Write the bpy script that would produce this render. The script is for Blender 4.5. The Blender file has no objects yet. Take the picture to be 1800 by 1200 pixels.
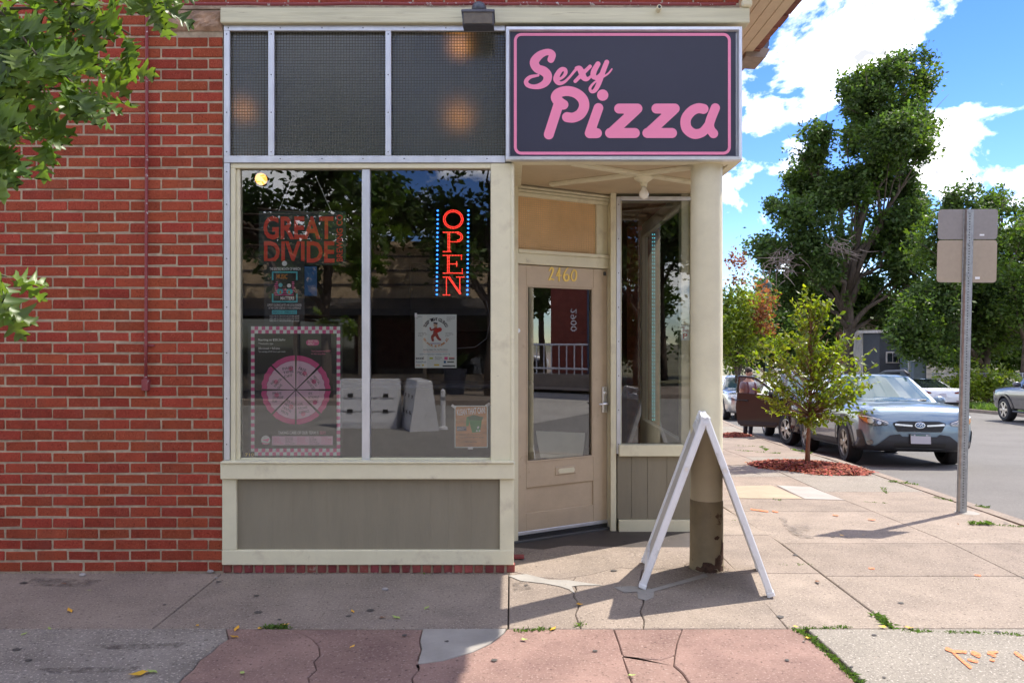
import bpy, bmesh, math, random
import numpy as np
from mathutils import Vector, Matrix
from mathutils.bvhtree import BVHTree

# ---------------------------------------------------------------- camera, sky, sun, exposure
SC = bpy.context.scene
COL = SC.collection
CAMH, FPX = 1.56, 1300.0
cam_d = bpy.data.cameras.new('camera')
cam = bpy.data.objects.new('camera', cam_d); COL.objects.link(cam)
cam.location = (0, 0, CAMH); cam.rotation_euler = (math.radians(90), 0, 0)
cam_d.sensor_width = 36; cam_d.sensor_fit = 'HORIZONTAL'; cam_d.lens = 26.0
cam_d.clip_start = 0.05; cam_d.clip_end = 3000
SC.camera = cam

SUN = Vector((0.58, 0.38, 1.0)).normalized()
SUN_EL = math.asin(SUN.z); SUN_AZ = math.atan2(SUN.x, SUN.y)
world = bpy.data.worlds.new('World'); SC.world = world; world.use_nodes = True
wn = world.node_tree; wn.nodes.clear()
def WN(t, **k):
    n = wn.nodes.new(t)
    for a, b in k.items(): setattr(n, a, b)
    return n
w_out = WN('ShaderNodeOutputWorld'); w_bg = WN('ShaderNodeBackground'); w_bg.inputs[1].default_value = 0.15
w_sky = WN('ShaderNodeTexSky', sky_type='NISHITA', sun_disc=False)
w_sky.sun_elevation = SUN_EL; w_sky.sun_rotation = SUN_AZ
w_sky.altitude = 1600; w_sky.air_density = 1.0; w_sky.dust_density = 0.15; w_sky.ozone_density = 3.0
w_hsv = WN('ShaderNodeHueSaturation'); w_hsv.inputs['Saturation'].default_value = 1.28; w_hsv.inputs['Value'].default_value = 0.45; w_hsv.inputs['Hue'].default_value = 0.518
wn.links.new(w_sky.outputs[0], w_hsv.inputs['Color'])
w_tc = WN('ShaderNodeTexCoord')
w_map = WN('ShaderNodeMapping'); w_map.inputs['Scale'].default_value = (1, 1, 1.35); w_map.inputs['Location'].default_value = (1.72, 0.85, 0.19)
wn.links.new(w_tc.outputs['Generated'], w_map.inputs[0])
w_n1 = WN('ShaderNodeTexNoise'); w_n1.inputs['Scale'].default_value = 6.5; w_n1.inputs['Detail'].default_value = 12; w_n1.inputs['Roughness'].default_value = 0.58
w_n1.inputs['Distortion'].default_value = 0.25
wn.links.new(w_map.outputs[0], w_n1.inputs['Vector'])
w_r1 = WN('ShaderNodeValToRGB'); w_r1.color_ramp.elements[0].position = 0.488; w_r1.color_ramp.elements[1].position = 0.625
wn.links.new(w_n1.outputs[0], w_r1.inputs[0])
w_r2 = WN('ShaderNodeValToRGB'); w_r2.color_ramp.elements[0].position = 0.57; w_r2.color_ramp.elements[1].position = 0.65
w_r2.color_ramp.elements[0].color = (8.5, 8.3, 7.9, 1); w_r2.color_ramp.elements[1].color = (1.45, 1.48, 1.56, 1)
wn.links.new(w_n1.outputs[0], w_r2.inputs[0])
w_mix = WN('ShaderNodeMix', data_type='RGBA')
wn.links.new(w_r1.outputs[0], w_mix.inputs[0]); wn.links.new(w_hsv.outputs[0], w_mix.inputs[6]); wn.links.new(w_r2.outputs[0], w_mix.inputs[7])
wn.links.new(w_mix.outputs[2], w_bg.inputs[0]); wn.links.new(w_bg.outputs[0], w_out.inputs[0])

sun_d = bpy.data.lights.new('sun', 'SUN'); sun_d.energy = 2.0; sun_d.angle = math.radians(0.5); sun_d.color = (1.0, 0.93, 0.83)
sun = bpy.data.objects.new('sun', sun_d); COL.objects.link(sun)
sun.location = (20, 15, 40); sun.rotation_euler = SUN.to_track_quat('Z', 'Y').to_euler()

SC.view_settings.view_transform = 'Standard'; SC.view_settings.look = 'None'
SC.view_settings.exposure = 2.06; SC.view_settings.gamma = 1.0; SC.view_settings.use_curve_mapping = False
SC.render.engine = 'CYCLES'
SC.cycles.max_bounces = 8; SC.cycles.diffuse_bounces = 4; SC.cycles.glossy_bounces = 4
SC.cycles.transmission_bounces = 6; SC.cycles.transparent_max_bounces = 16
SC.cycles.caustics_reflective = False; SC.cycles.caustics_refractive = False
SC.cycles.use_denoising = True; SC.cycles.sample_clamp_indirect = 4.0

R = random.Random(11)
def px(x, y, Y): return Vector(((x-900)*Y/FPX, Y, CAMH-(y-600)*Y/FPX))
def pX(x, Y=5.0): return (x-900)*Y/FPX
def pZ(y, Y=5.0): return CAMH-(y-600)*Y/FPX
def gp(x, y):
    k = CAMH/(y-600.0); return ((x-900)*k, FPX*k)

# ---------------------------------------------------------------- mesh helpers
def tag(o, label=None, cat=None, group=None, kind=None):
    if label: o['label'] = label
    if cat: o['category'] = cat
    if group: o['group'] = group
    if kind: o['kind'] = kind
    return o
def empty(name, loc=(0, 0, 0), rz=0, parent=None):
    o = bpy.data.objects.new(name, None); COL.objects.link(o); o.location = loc; o.rotation_euler = (0, 0, rz)
    o.empty_display_size = 0.1
    if parent: o.parent = parent
    return o
def put(name, me, mat, parent=None, loc=None, rot=None, scale=None):
    o = bpy.data.objects.new(name, me); COL.objects.link(o)
    if mat is not None and len(me.materials) == 0: me.materials.append(mat)
    if parent: o.parent = parent
    if loc is not None: o.location = loc
    if rot is not None: o.rotation_euler = rot
    if scale is not None: o.scale = scale
    return o
def np_mesh(name, V, F, smooth=False):
    """V (n,3), F (m,k) constant-size faces"""
    V = np.asarray(V, dtype=np.float32); F = np.asarray(F, dtype=np.int32)
    me = bpy.data.meshes.new(name); k = F.shape[1]
    me.vertices.add(len(V)); me.vertices.foreach_set('co', V.ravel())
    me.loops.add(F.size); me.loops.foreach_set('vertex_index', F.ravel())
    me.polygons.add(len(F)); me.polygons.foreach_set('loop_start', np.arange(0, F.size, k, dtype=np.int32))
    if smooth: me.polygons.foreach_set('use_smooth', np.ones(len(F), dtype=bool))
    me.update(calc_edges=True); me.validate()
    return me

_CB = None
def _cbox_topology():
    idx = {}; signs = []
    n = 0
    for sx in (-1, 1):
        for sy in (-1, 1):
            for sz in (-1, 1):
                for a in range(3):
                    idx[(sx, sy, sz, a)] = n; signs.append((sx, sy, sz, a)); n += 1
    faces = []
    for a in range(3):
        b, c = [(1, 2), (0, 2), (0, 1)][a]
        for s in (-1, 1):
            f = []
            for (sb, sc) in ((-1, -1), (1, -1), (1, 1), (-1, 1)):
                k = [0, 0, 0]; k[a] = s; k[b] = sb; k[c] = sc
                f.append(idx[(k[0], k[1], k[2], a)])
            faces.append(f)
    for c in range(3):
        a, b = [(1, 2), (0, 2), (0, 1)][c]
        for sa in (-1, 1):
            for sb in (-1, 1):
                k = [0, 0, 0]; k[a] = sa; k[b] = sb
                k0 = list(k); k0[c] = -1; k1 = list(k); k1[c] = 1
                faces.append([idx[(*k0, a)], idx[(*k1, a)], idx[(*k1, b)], idx[(*k0, b)]])
    for sx in (-1, 1):
        for sy in (-1, 1):
            for sz in (-1, 1):
                faces.append([idx[(sx, sy, sz, 0)], idx[(sx, sy, sz, 1)], idx[(sx, sy, sz, 2)]])
    pts = np.array([[s[i]*(1.0 if s[3] == i else 0.8) for i in range(3)] for s in signs])
    out = []
    for f in faces:
        p = pts[f]; nrm = np.cross(p[1]-p[0], p[2]-p[0])
        out.append(f if np.dot(nrm, p.mean(0)) > 0 else f[::-1])
    return signs, out
_SG, _CF = _cbox_topology()
_SGA = np.array([s[:3] for s in _SG], float); _SGX = np.array([s[3] for s in _SG])
def cbox_verts(x0, x1, y0, y1, z0, z1, c):
    h = np.array([(x1-x0)/2, (y1-y0)/2, (z1-z0)/2]); m = np.array([(x1+x0)/2, (y1+y0)/2, (z1+z0)/2])
    cc = min(c, h.min()*0.9)
    e = np.tile(h-cc, (24, 1))
    for a in range(3): e[_SGX == a, a] = h[a]
    return _SGA*e+m

class MB:
    def __init__(self): self.v = []; self.f = []
    def add(self, V, F):
        n = len(self.v); self.v.extend([tuple(p) for p in V]); self.f.extend([tuple(i+n for i in f) for f in F]); return self
    def box(self, x0, x1, y0, y1, z0, z1):
        V = [(x, y, z) for x in (x0, x1) for y in (y0, y1) for z in (z0, z1)]
        return self.add(V, [(0, 1, 3, 2), (4, 6, 7, 5), (0, 4, 5, 1), (2, 3, 7, 6), (0, 2, 6, 4), (1, 5, 7, 3)])
    def cbox(self, x0, x1, y0, y1, z0, z1, c=0.003):
        return self.add(cbox_verts(x0, x1, y0, y1, z0, z1, c), _CF)
    def quad(self, a, b, c, d): return self.add([a, b, c, d], [(0, 1, 2, 3)])
    def prism(self, poly, d0, d1, ax='y', c=0.0):
        """extrude polygon; ax = extrusion axis; poly pts are the two other axes (x,z) / (y,z) / (x,y)"""
        def P(a, b, d): return (a, d, b) if ax == 'y' else ((d, a, b) if ax == 'x' else (a, b, d))
        n = len(poly)
        V = [P(a, b, d0) for a, b in poly]+[P(a, b, d1) for a, b in poly]
        F = [tuple(range(n)), tuple(range(2*n-1, n-1, -1))]+[((i+1) % n, i, n+i, n+(i+1) % n) for i in range(n)]
        return self.add(V, F)
    def tube(self, pts, r, n=10, cap=True):
        pts = [Vector(p) for p in pts]; rr = r if hasattr(r, '__len__') else [r]*len(pts)
        V = []; F = []; up = None
        for i, p in enumerate(pts):
            t = (pts[min(i+1, len(pts)-1)]-pts[max(i-1, 0)]).normalized()
            if up is None: up = Vector((0, 0, 1)) if abs(t.z) < 0.9 else Vector((1, 0, 0))
            a = (up-t*up.dot(t)).normalized(); b = t.cross(a); up = a
            for k in range(n):
                w = 2*math.pi*k/n; V.append(p+(a*math.cos(w)+b*math.sin(w))*rr[i])
        for i in range(len(pts)-1):
            for k in range(n):
                k2 = (k+1) % n; F.append((i*n+k, i*n+k2, (i+1)*n+k2, (i+1)*n+k))
        if cap: F.append(tuple(range(n-1, -1, -1))); F.append(tuple((len(pts)-1)*n+k for k in range(n)))
        return self.add(V, F)
    def lathe(self, prof, n=24, axis='z', c=(0, 0, 0), cap=True):
        """prof: (r, h) pairs"""
        V = []; F = []
        for r, h in prof:
            for k in range(n):
                w = 2*math.pi*k/n; a, b = r*math.cos(w), r*math.sin(w)
                p = (a, b, h) if axis == 'z' else ((h, a, b) if axis == 'x' else (a, h, b))
                V.append((p[0]+c[0], p[1]+c[1], p[2]+c[2]))
        for i in range(len(prof)-1):
            for k in range(n):
                k2 = (k+1) % n; F.append((i*n+k, i*n+k2, (i+1)*n+k2, (i+1)*n+k))
        if cap and prof[0][0] > 1e-6: F.append(tuple(range(n-1, -1, -1)))
        if cap and prof[-1][0] > 1e-6: F.append(tuple((len(prof)-1)*n+k for k in range(n)))
        return self.add(V, F)
    def ball(self, c, r, nu=12, nv=8, s=(1, 1, 1)):
        V = []; F = []
        for j in range(nv+1):
            t = math.pi*j/nv
            for k in range(nu):
                w = 2*math.pi*k/nu
                V.append((c[0]+r*s[0]*math.sin(t)*math.cos(w), c[1]+r*s[1]*math.sin(t)*math.sin(w), c[2]+r*s[2]*math.cos(t)))
        for j in range(nv):
            for k in range(nu): F.append((j*nu+k, (j+1)*nu+k, (j+1)*nu+(k+1) % nu, j*nu+(k+1) % nu))
        return self.add(V, F)
    def mesh(self, name, smooth=False):
        me = bpy.data.meshes.new(name); me.from_pydata([tuple(map(float, p)) for p in self.v], [], self.f)
        if smooth is True: me.polygons.foreach_set('use_smooth', [True]*len(me.polygons))
        me.update()
        if smooth == 'auto':
            me.polygons.foreach_set('use_smooth', [True]*len(me.polygons)); me.set_sharp_from_angle(angle=math.radians(35))
        return me
    def build(self, name, mat, parent=None, smooth=False, loc=None, rot=None):
        return put(name, self.mesh(name, smooth), mat, parent, loc, rot)

def catmull(P, n=8):
    P = np.array(P, float); out = []
    if len(P) == 2: n = 1
    for i in range(len(P)-1):
        p0 = P[max(i-1, 0)]; p1 = P[i]; p2 = P[i+1]; p3 = P[min(i+2, len(P)-1)]
        for k in range(n):
            t = k/n
            out.append(0.5*((2*p1)+(-p0+p2)*t+(2*p0-5*p1+4*p2-p3)*t*t+(-p0+3*p1-3*p2+p3)*t**3))
    out.append(P[-1]); return np.array(out)

def seg_sdf(GX, GY, P, Wd):
    d = np.full(GX.shape, 1e9)
    for i in range(len(P)-1):
        ax, ay = P[i][:2]; bx, by = P[i+1][:2]; L = (bx-ax)**2+(by-ay)**2+1e-12
        t = np.clip(((GX-ax)*(bx-ax)+(GY-ay)*(by-ay))/L, 0, 1)
        d = np.minimum(d, np.hypot(GX-ax-t*(bx-ax), GY-ay-t*(by-ay))-(Wd[i]+(Wd[i+1]-Wd[i])*t))
    return d
def poly_sdf(GX, GY, P):
    n = len(P); d = np.full(GX.shape, 1e9); ins = np.zeros(GX.shape, bool)
    for i in range(n):
        ax, ay = P[i]; bx, by = P[(i+1) % n]; L = (bx-ax)**2+(by-ay)**2+1e-12
        t = np.clip(((GX-ax)*(bx-ax)+(GY-ay)*(by-ay))/L, 0, 1)
        d = np.minimum(d, np.hypot(GX-ax-t*(bx-ax), GY-ay-t*(by-ay)))
        c = ((ay > GY) != (by > GY)) & (GX < (bx-ax)*(GY-ay)/(by-ay+1e-15)+ax); ins ^= c
    return np.where(ins, -d, d)
def march(D, gx, gy):
    """filled marching squares, area with D<0 -> verts2d, faces"""
    V = {}; vs = []; F = []
    def vid(key, p):
        if key not in V: V[key] = len(vs); vs.append(p)
        return V[key]
    ny, nx = D.shape
    neg = D < 0
    any_ = neg[:-1, :-1] | neg[1:, :-1] | neg[:-1, 1:] | neg[1:, 1:]
    for j, i in zip(*np.nonzero(any_)):
        cs = [(i, j), (i+1, j), (i+1, j+1), (i, j+1)]; poly = []
        for k in range(4):
            a = cs[k]; b = cs[(k+1) % 4]; da = D[a[1], a[0]]; db = D[b[1], b[0]]
            if da < 0: poly.append(vid(a, (gx[a[0]], gy[a[1]])))
            if (da < 0) != (db < 0):
                t = da/(da-db); key = (min(a, b), max(a, b))
                poly.append(vid(key, (gx[a[0]]+(gx[b[0]]-gx[a[0]])*t, gy[a[1]]+(gy[b[1]]-gy[a[1]])*t)))
        if len(poly) >= 3: F.append(tuple(poly))
    return vs, F
def sdf2d(fn, x0, x1, y0, y1, cell):
    gx = np.arange(x0-2*cell, x1+3*cell, cell); gy = np.arange(y0-2*cell, y1+3*cell, cell)
    GX, GY = np.meshgrid(gx, gy); return march(fn(GX, GY), gx, gy)
def stroke2d(strokes, cell):
    """strokes: list of [(x,y,w),...] -> union outline filled"""
    S = []
    for s in strokes:
        P = catmull([(a, b, w/2) for a, b, w in s], 8); S.append(P)
    A = np.vstack(S); m = A[:, 2].max()
    def fn(X, Y):
        d = np.full(X.shape, 1e9)
        for P in S: d = np.minimum(d, seg_sdf(X, Y, P[:, :2], P[:, 2]))
        return d
    return sdf2d(fn, A[:, 0].min()-m, A[:, 0].max()+m, A[:, 1].min()-m, A[:, 1].max()+m, cell)
def poly2d(P, cell):
    P = np.array(P, float)
    return sdf2d(lambda X, Y: poly_sdf(X, Y, P), P[:, 0].min(), P[:, 0].max(), P[:, 1].min(), P[:, 1].max(), cell)
def flat(name, vf, mapf, mat, parent=None):
    """2d filled mesh mapped to 3d with faces turned towards -Y (mapf: (a,b)->xyz)"""
    vs, F = vf
    me = bpy.data.meshes.new(name); me.from_pydata([tuple(mapf(a, b)) for a, b in vs], [], F); me.update()
    n = sum(p.normal.y*p.area for p in me.polygons)
    if n > 0: me.flip_normals()
    return put(name, me, mat, parent)

_font_cache = {}
def text2d(body, offset=0.0):
    cu = bpy.data.curves.new('t', 'FONT'); cu.body = body; cu.offset = offset; cu.resolution_u = 3
    ob = bpy.data.objects.new('t', cu); COL.objects.link(ob)
    dg = bpy.context.evaluated_depsgraph_get(); dg.update()
    me = bpy.data.meshes.new_from_object(ob.evaluated_get(dg))
    V = np.array([v.co[:2] for v in me.vertices]) if len(me.vertices) else np.zeros((1, 2)); F = [tuple(p.vertices) for p in me.polygons]
    bpy.data.objects.remove(ob); bpy.data.curves.remove(cu); bpy.data.meshes.remove(me)
    return V, F
def text_px(body, x0, y0, x1, y1, Y, mat, parent=None, offset=0.0, ang=0.0, name='lettering', plane=None):
    """letters fitted to a pixel box, standing at depth Y, facing -Y"""
    V, F = text2d(body, offset)
    lo = V.min(0); hi = V.max(0); s = np.maximum(hi-lo, 1e-6)
    U = (V-lo)/s
    X = (U[:, 0]-0.5)*(x1-x0); Z = -(U[:, 1]-0.5)*(y1-y0)
    c, sn = math.cos(ang), math.sin(ang)
    X, Z = X*c-Z*sn+(x0+x1)/2, X*sn+Z*c+(y0+y1)/2
    P = [px(a, b, Y) for a, b in zip(X, Z)] if plane is None else [plane(a, b) for a, b in zip(X, Z)]
    me = bpy.data.meshes.new(name); me.from_pydata([tuple(p) for p in P], [], F); me.update()
    if sum(p.normal.y*p.area for p in me.polygons) > 0: me.flip_normals()
    return put(name, me, mat, parent)

# ---------------------------------------------------------------- materials
MATS = {}
def mat(name, base, rough=0.6, metal=0.0, var=0.0, vscale=8.0, bump=0.0, bscale=60.0, spec=0.5, coat=0.0, emit=None, estr=0.0,
        rnd=0.0, mix=None, mixscale=3.0, mixpos=(0.5, 0.6), detail=6, speck=None, speckscale=220, stretch=None, translucent=None, island=False, mix2=None, alpha=None):
    m = bpy.data.materials.new(name); m.use_nodes = True; MATS[name] = m
    nt = m.node_tree; b = nt.nodes['Principled BSDF']
    b.inputs['Roughness'].default_value = rough; b.inputs['Metallic'].default_value = metal
    b.inputs['Specular IOR Level'].default_value = spec; b.inputs['Coat Weight'].default_value = coat; b.inputs['Coat Roughness'].default_value = 0.04
    b.inputs['Base Color'].default_value = (*base, 1)
    N = nt.nodes.new; L = nt.links.new
    geo = N('ShaderNodeNewGeometry'); pos = geo.outputs['Position']
    if stretch:
        mp = N('ShaderNodeMapping'); mp.inputs['Scale'].default_value = stretch; L(pos, mp.inputs[0]); pos = mp.outputs[0]
    def noise(sc, det=detail, ro=0.6):
        n = N('ShaderNodeTexNoise'); n.inputs['Scale'].default_value = sc; n.inputs['Detail'].default_value = det; n.inputs['Roughness'].default_value = ro
        L(pos, n.inputs['Vector']); return n.outputs[0]
    col = None
    def mixnode(fac, a, bb, blend='MIX'):
        k = N('ShaderNodeMix'); k.data_type = 'RGBA'; k.blend_type = blend
        if isinstance(fac, float): k.inputs[0].default_value = fac
        else: L(fac, k.inputs[0])
        for s, i in ((a, 6), (bb, 7)):
            if isinstance(s, tuple): k.inputs[i].default_value = (*s, 1)
            else: L(s, k.inputs[i])
        return k.outputs[2]
    col = tuple(base)
    if var:
        r = N('ShaderNodeMapRange'); r.inputs[1].default_value = 0.3; r.inputs[2].default_value = 0.7; L(noise(vscale), r.inputs[0])
        col = mixnode(r.outputs[0], tuple(c*(1-var) for c in base), tuple(min(1, c*(1+var)) for c in base))
    if mix:
        rp = N('ShaderNodeMapRange'); rp.inputs[1].default_value = mixpos[0]; rp.inputs[2].default_value = mixpos[1]; L(noise(mixscale, 8, 0.65), rp.inputs[0])
        col = mixnode(rp.outputs[0], col, tuple(mix))
    if mix2:
        rp = N('ShaderNodeMapRange'); rp.inputs[1].default_value = mix2[2]; rp.inputs[2].default_value = mix2[3]; L(noise(mix2[1], 10, 0.72), rp.inputs[0])
        col = mixnode(rp.outputs[0], col, tuple(mix2[0]))
    if alpha:
        rp = N('ShaderNodeMapRange'); rp.inputs[1].default_value = alpha[1]; rp.inputs[2].default_value = alpha[2]; L(noise(alpha[0], 6, 0.7), rp.inputs[0]); L(rp.outputs[0], b.inputs['Alpha'])
    if speck:
        rp = N('ShaderNodeMapRange'); rp.inputs[1].default_value = 0.575; rp.inputs[2].default_value = 0.67; L(noise(speckscale, 2), rp.inputs[0])
        col = mixnode(rp.outputs[0], col, tuple(speck))
        rp = N('ShaderNodeMapRange'); rp.inputs[1].default_value = 0.585; rp.inputs[2].default_value = 0.69; L(noise(speckscale*0.63, 3), rp.inputs[0])
        col = mixnode(rp.outputs[0], col, tuple(c*0.45 for c in base))
    if rnd:
        oi = N('ShaderNodeObjectInfo'); ad = N('ShaderNodeMath'); ad.operation = 'ADD'
        L(oi.outputs['Random'], ad.inputs[0]); L(geo.outputs['Random Per Island'], ad.inputs[1])
        fr = N('ShaderNodeMath'); fr.operation = 'FRACT'; L(ad.outputs[0], fr.inputs[0])
        rp = N('ShaderNodeMapRange'); rp.inputs[3].default_value = 1-rnd; rp.inputs[4].default_value = 1+rnd; L(fr.outputs[0], rp.inputs[0])
        hs = N('ShaderNodeHueSaturation'); L(rp.outputs[0], hs.inputs['Value'])
        rh = N('ShaderNodeMapRange'); rh.inputs[3].default_value = 0.5-rnd*0.035; rh.inputs[4].default_value = 0.5+rnd*0.035
        m2 = N('ShaderNodeMath'); m2.operation = 'MULTIPLY'; m2.inputs[1].default_value = 7.31; L(fr.outputs[0], m2.inputs[0])
        f2 = N('ShaderNodeMath'); f2.operation = 'FRACT'; L(m2.outputs[0], f2.inputs[0]); L(f2.outputs[0], rh.inputs[0]); L(rh.outputs[0], hs.inputs['Hue'])
        if isinstance(col, tuple): hs.inputs['Color'].default_value = (*col, 1)
        else: L(col, hs.inputs['Color'])
        col = hs.outputs[0]
    if not isinstance(col, tuple): L(col, b.inputs['Base Color'])
    if bump:
        bp = N('ShaderNodeBump'); bp.inputs['Strength'].default_value = min(1, bump); bp.inputs['Distance'].default_value = 0.004*max(1, bump)
        L(noise(bscale, 4), bp.inputs['Height']); L(bp.outputs[0], b.inputs['Normal'])
    if emit:
        b.inputs['Emission Color'].default_value = (*emit, 1); b.inputs['Emission Strength'].default_value = estr
    if translucent:
        tr = N('ShaderNodeBsdfTranslucent'); ms = N('ShaderNodeMixShader'); ms.inputs[0].default_value = 0.45
        tcol = mixnode(1.0, col, tuple(translucent), 'MULTIPLY') if not isinstance(col, tuple) else tuple(a*t for a, t in zip(col, translucent))
        if isinstance(tcol, tuple): tr.inputs[0].default_value = (*tcol, 1)
        else: L(tcol, tr.inputs[0])
        out = nt.nodes['Material Output']; L(b.outputs[0], ms.inputs[1]); L(tr.outputs[0], ms.inputs[2]); L(ms.outputs[0], out.inputs[0])
    return m
def glass_mat(name, tint=(0.75, 0.8, 0.78), base=0.10, mul=1.6, rough=0.0, refr=False, bump=0.0):
    m = bpy.data.materials.new(name); m.use_nodes = True; nt = m.node_tree; nt.nodes.clear(); N = nt.nodes.new; L = nt.links.new; MATS[name] = m
    out = N('ShaderNodeOutputMaterial'); ms = N('ShaderNodeMixShader'); gl = N('ShaderNodeBsdfGlossy'); gl.inputs['Roughness'].default_value = rough
    if refr:
        tr = N('ShaderNodeBsdfRefraction'); tr.inputs['IOR'].default_value = 1.25; tr.inputs['Roughness'].default_value = 0.5
    else: tr = N('ShaderNodeBsdfTransparent')
    tr.inputs[0].default_value = (*tint, 1)
    fr = N('ShaderNodeFresnel'); fr.inputs[0].default_value = 1.5
    mu = N('ShaderNodeMath'); mu.operation = 'MULTIPLY_ADD'; mu.inputs[1].default_value = mul; mu.inputs[2].default_value = base; mu.use_clamp = True
    L(fr.outputs[0], mu.inputs[0]); L(mu.outputs[0], ms.inputs[0]); L(tr.outputs[0], ms.inputs[1]); L(gl.outputs[0], ms.inputs[2]); L(ms.outputs[0], out.inputs[0])
    if bump:
        geo = N('ShaderNodeNewGeometry'); n = N('ShaderNodeTexNoise'); n.inputs['Scale'].default_value = 1.3; n.inputs['Detail'].default_value = 1
        bp = N('ShaderNodeBump'); bp.inputs['Strength'].default_value = bump; bp.inputs['Distance'].default_value = 0.01
        L(geo.outputs['Position'], n.inputs['Vector']); L(n.outputs[0], bp.inputs['Height']); L(bp.outputs[0], gl.inputs['Normal'])
    return m

BRICK = mat('brick_red', (0.285, 0.050, 0.026), 0.85, var=0.16, vscale=9, bump=0.6, bscale=140, spec=0.2, rnd=0.17, mix=(0.26, 0.066, 0.042), mixscale=4, mixpos=(0.52, 0.78), mix2=((0.22, 0.07, 0.05), 16, 0.64, 0.76), speck=(0.40, 0.11, 0.065), speckscale=170)
BRICKD = mat('brick_painted_dark', (0.27, 0.065, 0.058), 0.7, var=0.25, vscale=20, bump=0.5, bscale=120, spec=0.3, rnd=0.3, mix=(0.36, 0.27, 0.23), mixscale=14, mixpos=(0.60, 0.70))
MORTAR = mat('mortar', (0.43, 0.34, 0.245), 0.95, var=0.22, vscale=25, bump=0.9, bscale=170, spec=0.1, mix=(0.27, 0.20, 0.145), mixscale=5, mixpos=(0.48, 0.72), mix2=((0.20, 0.14, 0.10), 30, 0.60, 0.72))
STONE = mat('sandstone', (0.40, 0.27, 0.19), 0.95, var=0.35, vscale=12, bump=1.0, bscale=40, spec=0.1, mix=(0.16, 0.12, 0.10), mixscale=10, mixpos=(0.55, 0.75))
CREAM = mat('cream_paint', (0.70, 0.65, 0.465), 0.55, var=0.07, vscale=5, bump=0.25, bscale=35, spec=0.35, mix=(0.50, 0.44, 0.32), mixscale=5, mixpos=(0.54, 0.76), mix2=((0.26, 0.22, 0.15), 20, 0.655, 0.74))
CREAMW = mat('cream_weathered_wood', (0.61, 0.58, 0.42), 0.7, var=0.12, vscale=7, bump=0.9, bscale=14, spec=0.25, mix=(0.30, 0.25, 0.17), mixscale=9, mixpos=(0.62, 0.74), stretch=(0.25, 1, 4))
TAUPE = mat('taupe_plywood', (0.25, 0.22, 0.16), 0.75, var=0.07, vscale=4, bump=0.6, bscale=26, spec=0.2, stretch=(2.5, 1, 0.4), mix=(0.20, 0.17, 0.12), mixscale=2, mixpos=(0.55, 0.8))
DOORP = mat('tan_door_paint', (0.50, 0.395, 0.275), 0.5, var=0.08, vscale=6, bump=0.25, bscale=40, spec=0.4, mix=(0.30, 0.22, 0.14), mixscale=5, mixpos=(0.62, 0.82))
TANC = mat('tan_ceiling_paint', (0.52, 0.42, 0.28), 0.7, var=0.08, vscale=4, bump=0.3, bscale=60, spec=0.2)
ALU = mat('aluminium', (0.66, 0.67, 0.70), 0.42, metal=0.75, var=0.10, vscale=12, bump=0.12, bscale=30, stretch=(1, 1, 0.4))
CHROME = mat('satin_chrome', (0.80, 0.80, 0.81), 0.32, metal=0.8)
SCREW = mat('screw_dark', (0.10, 0.10, 0.10), 0.5, metal=0.6)
SIGNF = mat('sign_face_navy', (0.034, 0.034, 0.058), 0.38, var=0.12, vscale=1.2, spec=0.4)
PINK = mat('pink_vinyl', (0.88, 0.25, 0.42), 0.32, spec=0.5, var=0.04, vscale=2)
GLASS = glass_mat('window_glass', (0.98, 0.985, 0.98), 0.075, 1.6, bump=0.006)
GLASSD = glass_mat('door_glass', (0.85, 0.89, 0.9), 0.18, 1.8)
PRISM = glass_mat('prism_glass', (0.72, 0.76, 0.72), 0.08, 1.3, rough=0.22, refr=True)
RIDGE = mat('glass_ridge', (0.24, 0.235, 0.17), 0.25, spec=0.8, translucent=(1.2, 1.2, 1.2)); RIDGET = mat('tan_glass_ridge', (0.62, 0.42, 0.22), 0.3)
PRISMT = mat('prism_glass_backed_tan', (0.78, 0.52, 0.27), 0.2, spec=0.7, var=0.15, vscale=6)
CONDUIT = mat('conduit_red_paint', (0.24, 0.045, 0.05), 0.55, bump=0.3, bscale=90, mix=(0.50, 0.47, 0.47), mixscale=30, mixpos=(0.60, 0.64))
DARKMET = mat('dark_fixture_metal', (0.10, 0.105, 0.13), 0.45, metal=0.3, var=0.2, vscale=20)
LENS = mat('floodlight_lens', (0.16, 0.13, 0.08), 0.15, spec=0.6, var=0.2, vscale=30)
BULB = mat('frosted_bulb', (0.85, 0.82, 0.74), 0.25, spec=0.5)
COLUMN = mat('column_paint', (0.63, 0.575, 0.41), 0.5, var=0.06, vscale=6, bump=0.3, bscale=50, spec=0.35)
COLUMND = mat('column_base_paint', (0.28, 0.235, 0.145), 0.6, var=0.15, vscale=10, bump=0.7, bscale=25, mix=(0.10, 0.055, 0.03), mixscale=6, mixpos=(0.60, 0.64))
RUST = mat('rusted_patch', (0.085, 0.045, 0.03), 0.9, var=0.4, vscale=40, bump=1.0, bscale=80)
BLACK = mat('black_plastic', (0.02, 0.02, 0.022), 0.45)
RUBBER = mat('black_rubber', (0.018, 0.018, 0.02), 0.75, var=0.3, vscale=20)
WHITEP = mat('white_plastic', (0.74, 0.74, 0.75), 0.4, var=0.05, vscale=8, bump=0.1, bscale=30, mix=(0.50, 0.49, 0.47), mixscale=9, mixpos=(0.58, 0.80), mix2=((0.30, 0.28, 0.26), 28, 0.66, 0.74))
PAPER = mat('white_paper', (0.75, 0.80, 0.78), 0.7)
GOLD = mat('brass_numbers', (0.92, 0.66, 0.16), 0.3, metal=0.15)
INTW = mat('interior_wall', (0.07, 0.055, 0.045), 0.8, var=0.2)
INTF = mat('interior_floor', (0.05, 0.04, 0.035), 0.6, var=0.2)
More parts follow.
